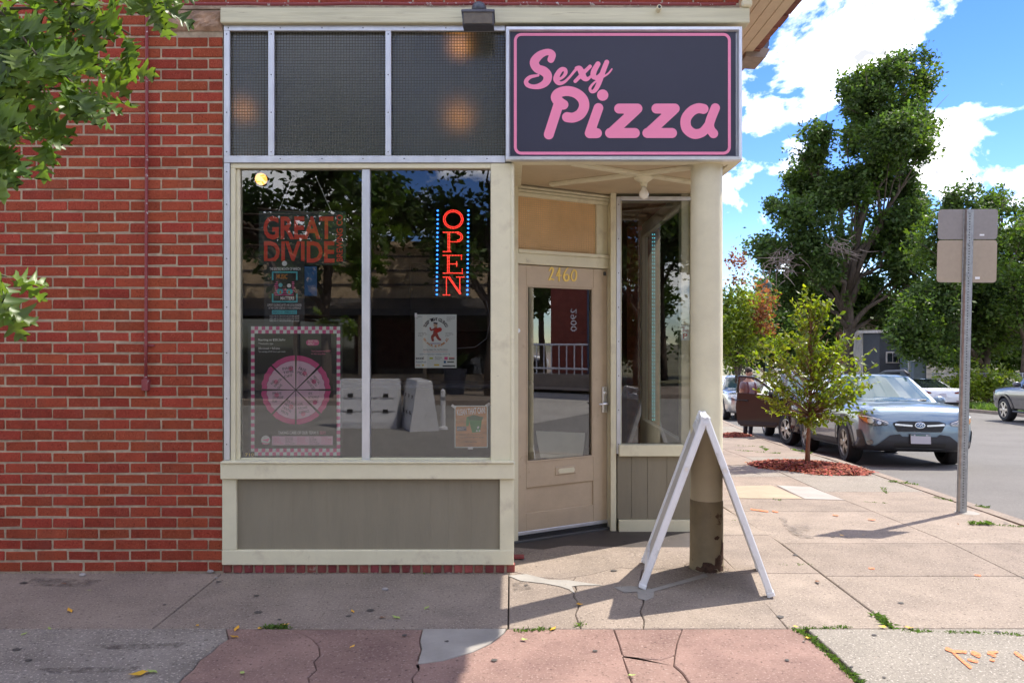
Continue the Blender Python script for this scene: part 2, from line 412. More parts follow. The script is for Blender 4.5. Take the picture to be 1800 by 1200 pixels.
WARM = mat('warm_lamp', (1, 0.7, 0.3), 0.5, emit=(1.0, 0.36, 0.06), estr=0.6)
ROOFT = mat('roof_tile_brown', (0.20, 0.085, 0.06), 0.8, var=0.3, vscale=12, bump=0.6, bscale=40, rnd=0.25)
SOFFIT = mat('soffit_board_paint', (0.62, 0.52, 0.36), 0.6, var=0.08, vscale=6, bump=0.3, bscale=30)

# ---------------------------------------------------------------- ground
GY = [-400, 6, 12, 14.7, 17, 25, 34, 60, 110, 900]
GZ = [0, 0, -0.34, -0.55, -0.69, -1.02, -1.47, -2.5, -3.4, -6]
def g(Y): return float(np.interp(Y, GY, GZ))
KS = 0.13
def kerbX(Y): return 3.73+KS*Y

CONC = mat('concrete_pavement', (0.255, 0.208, 0.168), 0.9, var=0.16, vscale=3.0, bump=0.9, bscale=110, spec=0.2, rnd=0.06, mix=(0.19, 0.155, 0.128), mixscale=1.7, mixpos=(0.50, 0.74), mix2=((0.13, 0.105, 0.09), 5.5, 0.63, 0.78), speck=(0.38, 0.32, 0.27), speckscale=80)
CONCG = mat('concrete_exposed_aggregate', (0.26, 0.23, 0.195), 0.95, var=0.2, vscale=3.0, bump=1.0, bscale=110, spec=0.15, mix=(0.185, 0.16, 0.135), mixscale=1.8, mixpos=(0.5, 0.72), mix2=((0.10, 0.09, 0.08), 4.0, 0.62, 0.74), speck=(0.48, 0.42, 0.36), speckscale=70)
CONCN = mat('concrete_grey_slab', (0.24, 0.215, 0.18), 0.9, var=0.12, vscale=3.0, bump=0.6, bscale=150, spec=0.2, mix=(0.215, 0.19, 0.16), mixscale=2.2, mixpos=(0.5, 0.75), mix2=((0.14, 0.125, 0.11), 5, 0.64, 0.78), speck=(0.44, 0.40, 0.35), speckscale=85)
FLAG = mat('pink_flagstone', (0.245, 0.158, 0.13), 0.9, var=0.2, vscale=3.4, bump=1.6, bscale=9, spec=0.2, rnd=0.06, mix=(0.18, 0.112, 0.096), mixscale=2.2, mixpos=(0.46, 0.70), detail=10, mix2=((0.15, 0.095, 0.085), 6, 0.60, 0.74), speck=(0.33, 0.24, 0.20), speckscale=80)
PATCH = mat('mortar_patch_grey', (0.30, 0.28, 0.25), 0.9, var=0.14, vscale=5, bump=0.5, bscale=60, spec=0.2)
JOINT = mat('joint_dirt', (0.085, 0.07, 0.052), 1.0, var=0.4, vscale=40, bump=1.0, bscale=90)
ASPH = mat('asphalt', (0.155, 0.147, 0.138), 0.95, var=0.12, vscale=0.7, bump=0.8, bscale=140, spec=0.15, mix=(0.135, 0.128, 0.12), mixscale=0.8, mixpos=(0.45, 0.7), speck=(0.28, 0.27, 0.25), speckscale=110)
EARTH = mat('far_ground', (0.14, 0.13, 0.07), 1.0, var=0.4, vscale=0.3, bump=0.5, bscale=8)
GRASSM = mat('grass_blades', (0.10, 0.17, 0.03), 0.7, rnd=0.4, translucent=(1.3, 1.4, 0.8))

rows = [-400, -40, -9.5, 0, 6, 12, 14.7, 17, 25, 34, 60, 110, 900]
b = MB()
for i in range(len(rows)-1):
    y0, y1 = rows[i], rows[i+1]; b.quad((-900, y0, g(y0)-0.20), (900, y0, g(y0)-0.20), (900, y1, g(y1)-0.20), (-900, y1, g(y1)-0.20))
tag(b.build('ground', EARTH), kind='structure', label='dry earth ground under and beyond the streets')

SW = 12.0   # street width
def strip(name, x0f, x1f, ys, dz, m):
    b = MB()
    for i in range(len(ys)-1):
        y0, y1 = ys[i], ys[i+1]
        b.quad((x0f(y0), y0, g(y0)+dz), (x1f(y0), y0, g(y0)+dz), (x1f(y1), y1, g(y1)+dz), (x0f(y1), y1, g(y1)+dz))
    return b.build(name, m)
syr = [1.2, 6, 9, 12, 14.7, 17, 21, 25, 34, 60, 110, 260]
tag(strip('side_street', lambda y: kerbX(y), lambda y: kerbX(y)+SW, syr, -0.134, ASPH), kind='structure', label='grey asphalt side street running downhill past the parked cars')
ASPHF = mat('pale_aged_asphalt', (0.29, 0.275, 0.25), 0.95, var=0.12, vscale=0.7, bump=0.8, bscale=140, spec=0.15, mix=(0.24, 0.225, 0.205), mixscale=0.8, mixpos=(0.45, 0.7), speck=(0.38, 0.36, 0.33), speckscale=110)
b = MB(); b.quad((-150, -9.5, -0.13), (16.4, -9.5, -0.13), (16.4, 1.2, -0.13), (-150, 1.2, -0.13))
tag(b.build('front_street', ASPHF), kind='structure', label='asphalt street in front of the shop, seen in the window reflection')
tag(strip('pavement_bed', lambda y: -60, lambda y: kerbX(y)-0.14, [1.35, 6, 9, 12, 14.7, 17, 25, 34, 60, 110], -0.035, JOINT), kind='structure', label='dark dirt in the joints between the pavement slabs')

# kerbs
def kerb(name, pts, w, label, m=CONC):
    """pts: list of (x,y) along kerb outer edge; width goes to the pavement side"""
    P = [Vector((x, y, 0)) for x, y in pts]; V = []; F = []
    for i, p in enumerate(P):
        t = (P[min(i+1, len(P)-1)]-P[max(i-1, 0)]).normalized(); nrm = Vector((-t.y, t.x, 0)); z = g(p.y)
        for (o, dz) in ((0.0, -0.30), (0.005, -0.02), (0.02, 0.002), (w, 0.002), (w, -0.30)):
            q = p+nrm*o; V.append((q.x, q.y, z+dz))
    for i in range(len(P)-1):
        for k in range(4): F.append((i*5+k, i*5+k+1, (i+1)*5+k+1, (i+1)*5+k))
    F.append((0, 1, 2, 3, 4)); k = (len(P)-1)*5; F.append((k+4, k+3, k+2, k+1, k))
    me = bpy.data.meshes.new(name); me.from_pydata(V, [], F); me.update(); o = put(name, me, m)
    return tag(o, label, kind='structure')
def kx(y): return (kerbX(y), y)
corner = [(kerbX(3.2)-1.9+1.9*math.sin(t), 3.2-1.9*math.cos(t)) for t in np.linspace(0, math.pi/2, 9)]
kerb('kerb', [(-60, 1.3)]+corner+[kx(y) for y in (6, 9, 12, 14.7, 17, 21, 25, 34, 60, 110)], 0.15, 'concrete kerb between the pavement and both streets')
kerb('far_kerb', [(kerbX(y)+SW, y) for y in (110, 60, 34, 25, 17, 14.7, 12, 9, 6, 2)], 0.15, 'far concrete kerb across the side street')
tag(strip('far_verge', lambda y: kerbX(y)+SW+0.14, lambda y: kerbX(y)+SW+1.6, [2, 6, 12, 17, 25, 34, 60, 110], -0.03, EARTH), kind='structure', label='dry earth verge beyond the far kerb')
tag(strip('far_pavement', lambda y: kerbX(y)+SW+1.6, lambda y: kerbX(y)+SW+3.4, [2, 6, 12, 17, 25, 34, 60, 110], -0.01, CONC), kind='structure', label='far concrete pavement across the side street')
b = MB(); b.quad((-150, -13.5, 0), (150, -13.5, 0), (150, -9.65, 0), (-150, -9.65, 0)); b.box(-150, 150, -9.65, -9.5, -0.2, 0.0)
tag(b.build('opposite_pavement', CONC), kind='structure', label='pavement across the front street, seen in the window reflection')

# pavement slabs
pavement = empty('pavement'); tag(pavement, 'cracked concrete and pink flagstone pavement round the corner shop', kind='structure')
def inset(P, d):
    n = len(P); out = []
    A = sum(P[i][0]*P[(i+1) % n][1]-P[(i+1) % n][0]*P[i][1] for i in range(n))
    s = 1 if A > 0 else -1
    for i in range(n):
        a = Vector(P[i-1]); p = Vector(P[i]); c = Vector(P[(i+1) % n])
        e1 = (p-a).normalized(); e2 = (c-p).normalized()
        n1 = Vector((-e1.y, e1.x))*s; n2 = Vector((-e2.y, e2.x))*s; m = n1+n2
        m = m.normalized()*(1.0/max(0.5, m.normalized().dot(n1))) if m.length > 1e-4 else n1
        q = p+m*d; out.append((q.x, q.y))
    return out
def slab(P, m, gap=0.004, dz=0.0, th=0.07, name='slab'):
    o1 = inset(P, gap); o2 = inset(P, gap+0.005); n = len(P)
    V = [(x, y, g(y)+dz-th) for x, y in o1]+[(x, y, g(y)+dz-0.005) for x, y in o1]+[(x, y, g(y)+dz) for x, y in o2]
    F = [tuple(2*n+i for i in range(n))]
    for i in range(n):
        j = (i+1) % n; F.append((i, j, n+j, n+i)); F.append((n+i, n+j, 2*n+j, 2*n+i))
    me = bpy.data.meshes.new(name); me.from_pydata(V, [], F); me.update()
    if me.polygons[0].normal.z < 0: me.flip_normals()
    return put(name, me, m, pavement)
def jag(p, q, n, amp, seed):
    r = random.Random(seed); out = [p]; L = math.hypot(q[0]-p[0], q[1]-p[1]); nx, ny = -(q[1]-p[1])/L, (q[0]-p[0])/L
    for i in range(1, n):
        t = i/n+r.uniform(-0.2, 0.2)/n; a = r.uniform(-amp, amp)
        out.append((p[0]+(q[0]-p[0])*t+nx*a, p[1]+(q[1]-p[1])*t+ny*a))
    out.append(q); return out
def gpl(L): return [gp(*p) for p in L]
YJ = 4.02
R2 = random.Random(5)
# middle row, against the shop
slab([(-9, YJ), (-5.2, YJ), (-5.2, 4.985), (-9, 4.985)], CONC)
slab([(-5.2, YJ), (-1.955, YJ), (-1.955, 4.985), (-5.2, 4.985)], CONC, 0.003)
slab([(-1.955, YJ), (-0.02, YJ), (-0.02, 4.985), (-1.955, 4.985)], CONC, 0.005, 0.001)
crackH = gpl([(900, 1004), (945, 1014), (985, 1017), (1012, 1013), (1040, 1009), (1062, 1003), (1090, 997), (1130, 1000), (1165, 999), (1210, 1002), (1250, 1004), (1300, 1004)])
c1 = gpl([(1006, 1020), (1013, 1034), (1008, 1047), (1019, 1061), (1011, 1078), (1016, 1092), (1021, 1104)])
c2 = gpl([(1128, 1004), (1124, 1030), (1133, 1046), (1130, 1062), (1125, 1074), (1132, 1090), (1130, 1104)])
iA = crackH[3]; iB = crackH[7]
slab([(-0.02, YJ)]+[(c1[-1][0], YJ)]+c1[::-1][1:]+[iA]+crackH[:3][::-1]+[(-0.02, 4.98)], CONC, 0.0025)
slab([(c1[-1][0], YJ), (c2[-1][0], YJ)]+c2[::-1][1:]+[iB]+crackH[4:7][::-1]+[iA]+c1[:-1], CONC, 0.0025)
slab([(c2[-1][0], YJ), (1.50, YJ), crackH[-1]]+crackH[8:-1][::-1]+[iB]+c2[:-1], CONC, 0.0025, 0.001)
slab(crackH+[(1.52, 6.5), (-0.02, 6.5), (-0.02, 5.0)], CONC, 0.0025)
slab([(1.50, YJ), (2.08, YJ), (2.08, 4.98), (1.51, 4.99)], CONC, 0.004)
slab([(1.52, 4.99), (2.08, 4.98), (2.08, 5.97), (1.53, 5.97)], CONC, 0.0025)
slab([(1.53, 5.97), (2.08, 5.97), (2.08, 8.2), (1.53, 8.2)], CONC, 0.003)
# running slabs beside the side street
ys2 = [YJ, 4.92, 5.72, 7.05, 8.35, 9.7, 11.05, 12.4, 13.75, 15.2, 17, 19, 21, 23, 25, 27.5, 30, 34]
for i in range(len(ys2)-1):
    y0, y1 = ys2[i], ys2[i+1]
    for c, (xa, xb) in enumerate(((2.08, 3.34), (3.34, None))):
        XA = (lambda y: xa+(0.035*(y-4) if c else 0)+ (0.06*max(0, y-8)))
        XB = (lambda y: xb+0.035*(y-4)+0.06*max(0, y-8)) if xb else (lambda y: kerbX(y)-0.16)
        sl = -0.05
        P = [(XA(y0), y0), (XB(y0), y0+sl*0), (XB(y1), y1), (XA(y1), y1)]
        slab(P, CONC if R2.random() < 0.85 else CONCN, R2.uniform(0.002, 0.005), R2.uniform(-0.002, 0.002))
for i in range(8, len(ys2)-1, 2):
    y0, y1 = ys2[i-1], ys2[min(i+1, len(ys2)-1)]
    slab([(1.53, y0), (2.08+0.06*max(0, y0-8), y0), (2.08+0.06*max(0, y1-8), y1), (1.53, y1)], CONC, 0.003)
slab([(1.53, 8.2), (2.08+0.012, 8.2), (2.08+0.06*4.4, 12.4), (1.53, 12.4)], CONC, 0.003)
# front row
e1 = [gp(395, 1107), gp(402, 1122), gp(385, 1132), gp(372, 1145), gp(350, 1160), gp(340, 1175), gp(322, 1190), gp(310, 1203), (-1.50, 2.4)]
e1[0] = (e1[0][0], YJ)
slab([(-9, 2.4), e1[-1]]+e1[::-1][1:]+[(-9, YJ)], CONCG, 0.003, 0.002)
e2 = gpl([(742, 1108), (738, 1125), (741, 1140), (733, 1160), (736, 1175), (724, 1190), (727, 1204)])+[(-0.45, 2.4)]; e2[0] = (e2[0][0], YJ)
fcr = gpl([(505, 1107), (530, 1113), (548, 1122), (560, 1135), (562, 1150), (551, 1161), (556, 1175), (541, 1189), (545, 1204)])+[(-0.95, 2.4)]
fcr[0] = (fcr[0][0], YJ)
slab([e1[0]]+fcr+e1[::-1][:-1], FLAG, 0.0018, 0.001, name='flagstone')
slab([fcr[0]]+e2+fcr[::-1][:-1], FLAG, 0.0018, -0.003, name='flagstone')
pat = gpl([(742, 1108), (738, 1125), (741, 1140), (733, 1166), (778, 1160), (830, 1145), (862, 1130), (885, 1112), (890, 1107)])
pat[0] = (pat[0][0], YJ); pat[-1] = (pat[-1][0], YJ)
slab(pat, PATCH, 0.002, 0.003, name='mortar_patch')
e3 = gpl([(1080, 1108), (1088, 1130), (1094, 1150), (1101, 1172), (1112, 1203)])+[(0.58, 2.4)]; e3[0] = (e3[0][0], YJ)
slab(pat[::-1][:-3]+[e2[3]]+e2[4:]+[e3[-1]]+e3[::-1][1:], FLAG, 0.003, 0.0, name='flagstone')
e4 = gpl([(1398, 1105), (1440, 1135), (1480, 1170), (1506, 1200)])+[(1.57, 2.4)]; e4[0] = (1.545, YJ)
k4 = gpl([(1202, 1110), (1190, 1128), (1186, 1150), (1184, 1168), (1200, 1182), (1214, 1203)])+[(0.83, 2.4)]; k4[0] = (k4[0][0], YJ)
kh = gpl([(1094, 1152), (1130, 1156), (1160, 1158), (1186, 1150)])
slab([e3[0], k4[0]]+k4[1:3]+kh[::-1]+[e3[1]], FLAG, 0.002, -0.002, name='flagstone')
slab(kh+k4[3:]+[e3[-1]]+e3[2:-1][::-1], FLAG, 0.002, -0.003, name='flagstone')
slab([k4[0], e4[0]]+e4[1:]+[k4[-1]]+k4[::-1][1:-1], FLAG, 0.002, 0.0, name='flagstone')
e5 = [(1.60, YJ), (1.615, 3.7), (1.61, 3.38), (1.60, 2.4)]
slab(e5+[(2.75, 2.4), (2.62, 3.05), (2.9, YJ)], CONCN, 0.003, 0.001)
slab([(2.9, YJ), (2.62, 3.05), (2.75, 2.4), (3.9, 2.4), (4.08, YJ)], CONCN, 0.004, -0.001)
for x0, x1 in ((-9, -6), (-6, -3), (-3, -1), (-1, 0.9), (0.9, 2.3)):
    slab([(x0, 1.46), (x1, 1.46), (x1, 2.4), (x0, 2.4)], CONC, 0.004)
def sheet(name, P, m, dz):
    V = [(x, y, g(y)+dz) for x, y in P]; me = bpy.data.meshes.new(name); me.from_pydata(V, [], [tuple(range(len(P)))]); me.update()
    if me.polygons[0].normal.z < 0: me.flip_normals()
    return put(name, me, m, pavement)
sheet('mortar_patch', gpl([(893, 1012), (925, 1009), (965, 1019), (1000, 1020), (1062, 1029), (1020, 1029), (1005, 1031), (1012, 1045), (1000, 1036), (985, 1031), (960, 1026), (915, 1021)]), PATCH, 0.004)
sheet('mortar_patch', gpl([(1078, 1032), (1110, 1030), (1150, 1036), (1149, 1050), (1135, 1056), (1122, 1052), (1120, 1040), (1098, 1042)]), PATCH, 0.004)
sheet('mortar_patch', gpl([(1135, 1038), (1200, 1020), (1240, 1008), (1245, 1014), (1200, 1026), (1150, 1040)]), PATCH, 0.0045)
YEL = mat('pale_yellow_pavement', (0.34, 0.275, 0.19), 0.9, var=0.12, vscale=4, bump=0.4, bscale=120)
GRYL = mat('pale_grey_pavement', (0.33, 0.30, 0.27), 0.9, var=0.10, vscale=4, bump=0.4, bscale=120)
def gp2(x, y, dz=0.0):
    lo, hi = 2.0, 120.0
    for _ in range(60):
        m_ = (lo+hi)/2
        if 600+(CAMH-g(m_)-dz)*FPX/m_ > y: lo = m_
        else: hi = m_
    return ((x-900)*lo/FPX, lo)
sheet('worn_patch', [gp2(*p) for p in ((1285, 855), (1355, 853), (1412, 877), (1300, 876))], YEL, 0.005)
sheet('worn_patch', [gp2(*p) for p in ((1365, 853), (1425, 856), (1484, 879), (1415, 877))], GRYL, 0.005)
# orange utility paint marks
ORANGE = mat('orange_spray_paint', (0.75, 0.20, 0.07), 0.8, var=0.1, vscale=60, alpha=(55, 0.36, 0.50))
def zc(x, y): return (1270+x*530/1800, 880+y*530/1800)
marks = [[[(1340, 880, 22), (1375, 895, 16)], [(1375, 895, 14), (1450, 900, 18)], [(1380, 905, 14), (1430, 950, 14), (1480, 990, 18)]],
         [[(1470, 945, 16), (1520, 958, 14)]], [[(1495, 905, 26), (1530, 920, 26)]], [[(1590, 905, 20), (1640, 900, 12)], [(1590, 905, 18), (1625, 922, 18)], [(1600, 946, 12), (1620, 950, 12)]],
         [[(1750, 905, 20), (1800, 940, 20)]], [[(875, 400, 9), (905, 402, 9)]], [[(1508, 441, 9), (1540, 444, 9)]],
         [[(170, 48, 8), (270, 62, 8)], [(300, 60, 6), (330, 66, 6)]], [[(660, 82, 6), (690, 86, 6)]], [[(870, 108, 6), (910, 112, 6)]]]
for s in marks:
    vs, F = stroke2d(s, 4.0)
    P = [gp2(*zc(a, c), 0.006) for a, c in vs]; dzm = 0.006
    me = bpy.data.meshes.new('paint_mark'); me.from_pydata([(x, y, g(y)+dzm) for x, y in P], [], F); me.update()
    if sum(p.normal.z for p in me.polygons) < 0: me.flip_normals()
    put('paint_mark', me, ORANGE, pavement)
# ---------------------------------------------------------------- the corner shop
XL, XR = -9.0, 1.54
shop = empty('corner_shop', (0, 5.0, 0)); shop.location = (0, 0, 0)
tag(shop, 'red brick corner shop with cream framed display window and angled recessed door', 'shop')
F0 = 5.0
WX = pX(392)                       # right edge of the brickwork
CH = 19.2*F0/FPX                   # brick course
BL, BJ, BHT = 0.2005, 0.0103, CH-0.0125
wall = MB()
wall.box(XL, WX, F0+0.004, F0+0.26, -0.2, pZ(18))
wall.box(XL, XR, F0+0.0045, F0+0.26, pZ(16), 6.2)
brick_wall = wall.build('brick_wall', MORTAR, shop)
def brick_mesh(L, seed, c=0.004, H=BHT):
    r = random.Random(seed); V = cbox_verts(-L/2, L/2, 0, 0.05, 0, H, c)
    V = V+np.array([[r.uniform(-1, 1)*0.0019 for _ in range(3)] for _ in range(24)])
    me = bpy.data.meshes.new('brick'); me.from_pydata([tuple(v) for v in V], [], _CF); me.update(); me.materials.append(BRICK); return me
full = [brick_mesh(BL, s) for s in range(6)]; half = [brick_mesh(0.0915, s+50) for s in range(4)]
single = []; rest = MB()
zb0 = pZ(1003.5)
nrow = int((6.15-zb0)/CH)
ncount = 0; cand = []
for i in range(nrow):
    z = zb0+i*CH; top = z > pZ(14)-0.02
    xe = (XR-0.006 if top else WX-0.004)
    if z > pZ(55)-0.04 and not top: xe_local = pX(290)-0.012
    x = xe; odd = i % 2; first = True
    while x > XL:
        L = 0.0915 if (first and odd == 0) else BL
        first = False; xc = x-L/2; x -= L+BJ
        if z+BHT > pZ(56) and z < pZ(18) and xc+L/2 > pX(289): continue      # the stone block
        xi = 900+xc*260; yi = 600-(z+BHT/2-CAMH)*260
        vis = -30 < xi < 1310 and -5 < yi < 1010
        leafy = (xi < 250 and yi < 290) or (xi < 60 and 455 < yi < 575)
        dz = R.uniform(-0.0018, 0.0018); dy = R.uniform(-0.0032, 0.0022); rt = R.uniform(-0.007, 0.007)
        cand.append((0 if (vis and not leafy and not (top)) else (1 if vis else 2), abs(xi-392) if not top else 999+abs(xi), xc, z+dz, dy, rt, L))
cand.sort(key=lambda c: (c[0], 0 if c[0] == 0 else c[1]))
for k, (pr, _, xc, z, dy, rt, L) in enumerate(cand):
    if k < 300 and pr < 2:
        me = (full if L > 0.15 else half)[R.randrange(6 if L > 0.15 else 4)]
        put('brick', me, None, brick_wall, (xc, F0+dy, z), (0, rt, 0))
    else:
        if abs(xc) < 5: rest.add(cbox_verts(xc-L/2, xc+L/2, F0+dy, F0+dy+0.05, z, z+BHT, 0.004), _CF)
        else: rest.box(xc-L/2, xc+L/2, F0+dy, F0+dy+0.05, z, z+BHT)
rb = rest.build('brick_remainder', BRICK, brick_wall); tag(rb, kind='stuff')
# rough stone block at the head of the wall
def rough_block(x0, x1, y0, y1, z0, z1, seed, nx=16, nz=7, amp=0.02):
    r = np.random.RandomState(seed); b = MB(); V = []; F = []
    for j in range(nz+1):
        for i in range(nx+1):
            e = 0 if i in (0, nx) or j in (0, nz) else 1
            V.append((x0+(x1-x0)*i/nx+r.uniform(-1, 1)*0.003, y0-e*(0.5+r.rand())*amp, z0+(z1-z0)*j/nz+r.uniform(-1, 1)*0.003))
    for j in range(nz):
        for i in range(nx): k = j*(nx+1)+i; F.append((k, k+1, k+nx+2, k+nx+1))
    b.add(V, F); b.box(x0, x1, y0+0.004, y1, z0, z1); return b
rough_block(pX(293), pX(391), F0-0.003, F0+0.1, pZ(55), pZ(20), 3).build('stone_block', STONE, shop)

def trim(name, x0, x1, y0, y1, Ya, Yb, m, c=0.004, parent=shop, sides=True):
    return MB().cbox(pX(x0), pX(x1), Ya, Yb, pZ(y1), pZ(y0), c).build(name, m, parent)
# cream beam
bm = MB(); bm.cbox(pX(392), pX(1314), F0-0.05, F0+0.06, pZ(46), pZ(19), 0.006); beam = bm.build('beam', CREAMW, shop)
# transom window: aluminium frame, mullions, ribbed glass
def strip_al(name, x0, x1, y0, y1, par, screws, Ya=F0-0.016, Yb=F0+0.01):
    o = MB().cbox(pX(x0), pX(x1), Ya, Yb, pZ(y1), pZ(y0), 0.002).build(name, ALU, par)
    b = MB()
    for sx, sy in screws: b.lathe([(0.0, -0.004), (0.003, -0.003), (0.0045, 0)], 8, 'y', (pX(sx), Ya, pZ(sy)))
    if screws: b.build('screw', SCREW, par if par.parent and par.parent.parent else par)
    return o
transom = empty('transom_window', (0, 0, 0), parent=shop)
strip_al('frame', 395, 888, 46.5, 56, transom, [(x, 51) for x in (403, 494, 567, 639, 711, 784, 860)])
strip_al('frame', 395, 888, 274.5, 287, transom, [(x, 280) for x in (494, 567, 639, 711, 784, 856)])
strip_al('frame', 395, 405, 56, 274.5, transom, [(400, y) for y in (62, 133, 199, 268)])
strip_al('mullion', 472.5, 483, 56, 274.5, transom, [(478, y) for y in (62, 133, 199, 268)])
strip_al('mullion', 678, 688, 56, 274.5, transom, [(683, y) for y in (62, 133, 199, 268)])
def prism_pane(name, x0, x1, z0, z1, Y, pitch, m, parent, depth=0.006):
    nx = max(2, int(round((x1-x0)/pitch))); nz = max(2, int(round((z1-z0)/pitch)))
    xs = np.linspace(x0, x1, nx+1); zs = np.linspace(z0, z1, nz+1)
    GX, GZ_ = np.meshgrid(xs, zs); A = np.stack([GX.ravel(), np.full(GX.size, Y), GZ_.ravel()], 1)
    cx = (xs[:-1]+xs[1:])/2; cz = (zs[:-1]+zs[1:])/2; CX, CZ = np.meshgrid(cx, cz)
    C = np.stack([CX.ravel(), np.full(CX.size, Y-depth), CZ.ravel()], 1)
    I, J = np.meshgrid(np.arange(nx), np.arange(nz)); k = (J*(nx+1)+I).ravel(); c = len(A)+np.arange(nx*nz)
    F = np.concatenate([np.stack([k, k+1, c], 1), np.stack([k+1, k+nx+2, c], 1), np.stack([k+nx+2, k+nx+1, c], 1), np.stack([k+nx+1, k, c], 1)])
    o = put(name, np_mesh(name, np.vstack([A, C]), F), m, parent); w = pitch*0.13; q = MB()
    for x in xs: q.add([(x-w, Y-depth*0.55, z0), (x, Y-depth*0.95, z0), (x+w, Y-depth*0.55, z0), (x-w, Y-depth*0.55, z1), (x, Y-depth*0.95, z1), (x+w, Y-depth*0.55, z1)], [(0, 1, 4, 3), (1, 2, 5, 4)])
    for z in zs: q.add([(x0, Y-depth*0.6, z-w), (x0, Y-depth, z), (x0, Y-depth*0.6, z+w), (x1, Y-depth*0.6, z-w), (x1, Y-depth, z), (x1, Y-depth*0.6, z+w)], [(0, 3, 4, 1), (1, 4, 5, 2)])
    k_ = q.build(name+'_ridges', RIDGET if m is PRISMT else RIDGE, parent); tag(k_, kind='stuff')
    return o
for (x0, x1) in ((404, 473), (482, 679), (687, 889)):
    prism_pane('pane', pX(x0), pX(x1), pZ(275), pZ(55), F0+0.022, 0.0193, PRISM, transom)

# display window
disp = empty('display_window', (0, 0, 0), parent=shop)
strip_al('side_strip', 395, 405, 287.5, 808, disp, [(400, y) for y in (303, 360, 455, 540, 620, 700, 780)])
b = MB(); b.cbox(pX(405.5), pX(863), F0-0.004, F0+0.07, pZ(296), pZ(287.5), 0.003); b.build('top_frame', CREAM, disp)
b = MB(); b.cbox(pX(405.5), pX(414), F0-0.006, F0+0.07, pZ(811), pZ(296.5), 0.003); b.cbox(pX(414), pX(420.5), F0+0.012, F0+0.07, pZ(811), pZ(296.5), 0.003); b.build('side_frame', CREAM, disp)
MB().cbox(pX(635.5), pX(649.5), F0+0.008, F0+0.06, pZ(811), pZ(296.5), 0.004).build('mullion', ALU, disp)
b = MB(); b.cbox(pX(420.7), pX(862.5), F0+0.02, F0+0.07, pZ(811.5), pZ(805), 0.002); b.build('bottom_bead', CREAMW, disp)
for x0, x1 in ((418, 637), (648, 864)):
    MB().quad((pX(x0), F0+0.034, pZ(808)), (pX(x1), F0+0.034, pZ(808)), (pX(x1), F0+0.034, pZ(294)), (pX(x0), F0+0.034, pZ(294))).build('pane', GLASS, disp)
b = MB(); b.cbox(pX(862.5), pX(902), F0-0.012, F0+0.09, pZ(812), pZ(287.5), 0.005); b.cbox(pX(898), pX(904), F0-0.02, F0+0.08, pZ(812), pZ(287.8), 0.004); b.build('corner_post', CREAM, shop)
b = MB(); b.cbox(pX(391.5), pX(905), F0-0.045, F0+0.06, pZ(840), pZ(812.2), 0.005); b.cbox(pX(393), pX(903.5), F0-0.058, F0+0.03, pZ(812), pZ(808.5), 0.003); b.build('sill', CREAM, shop)
base = empty('base_panel', parent=shop)
b = MB(); b.cbox(pX(392), pX(417), F0-0.018, F0+0.05, pZ(965), pZ(840.3), 0.004); b.build('stile', CREAM, base)
b = MB(); b.cbox(pX(878.5), pX(903.5), F0-0.018, F0+0.05, pZ(970), pZ(840.3), 0.004); b.build('stile', CREAM, base)
b = MB(); b.cbox(pX(392), pX(903), F0-0.022, F0+0.05, pZ(991), pZ(965.2), 0.004); b.build('bottom_rail', CREAM, base)
# grooved plywood sheet
xs = [417]; r3 = random.Random(4)
while xs[-1] < 860: xs.append(xs[-1]+r3.uniform(27, 52))
xs[-1] = 878.5
b = MB()
for i in range(len(xs)-1): b.cbox(pX(xs[i])+0.0001, pX(xs[i+1])-0.0001, F0+0.004+r3.uniform(0, 0.0003), F0+0.03, pZ(966), pZ(839), 0.0008)
b.build('plywood_sheet', TAUPE, base)
b = MB(); b.box(pX(416), pX(880), F0+0.01, F0+0.028, pZ(966), pZ(839)); b.build('backing', BLACK, base)
# brick-on-edge footing course
foot = MB().box(pX(391), pX(901), F0+0.006, F0+0.2, -0.1, pZ(990.6)).build('footing', MORTAR, shop)
x = 393.0; hm = [None]*4
for s in range(4):
    V = cbox_verts(0, 0.0545, 0, 0.05, 0, pZ(991.5)-pZ(1006), 0.004); r = random.Random(s+90)
    V = V+np.array([[r.uniform(-1, 1)*0.0016 for _ in range(3)] for _ in range(24)])
    hm[s] = bpy.data.meshes.new('footing_brick'); hm[s].from_pydata([tuple(v) for v in V], [], _CF); hm[s].materials.append(BRICKD)
while x < 896:
    put('footing_brick', hm[R.randrange(4)], None, foot, (pX(x), F0-0.004+R.uniform(-0.003, 0.003), pZ(1006)), (0, R.uniform(-0.012, 0.012), 0)); x += 18.35+R.uniform(-0.5, 0.5)

# column at the corner
CXc, CYc, CR = pX(1242.5, 5.09), 5.10, 0.108
b = MB(); b.lathe([(CR, pZ(884, 5.0)), (CR, 2.10), (CR*0.985, pZ(288, 5.0)+0.02)], 40, 'z', (CXc, CYc, 0)); column = b.build('column', COLUMN, shop, 'auto')
b = MB(); b.lathe([(CR*1.08, -0.02), (CR*1.07, 0.02), (CR*1.045, 0.10), (CR*1.035, pZ(886)), (CR*1.0, pZ(882))], 40, 'z', (CXc, CYc, 0)); b.build('column_base', COLUMND, column, 'auto')
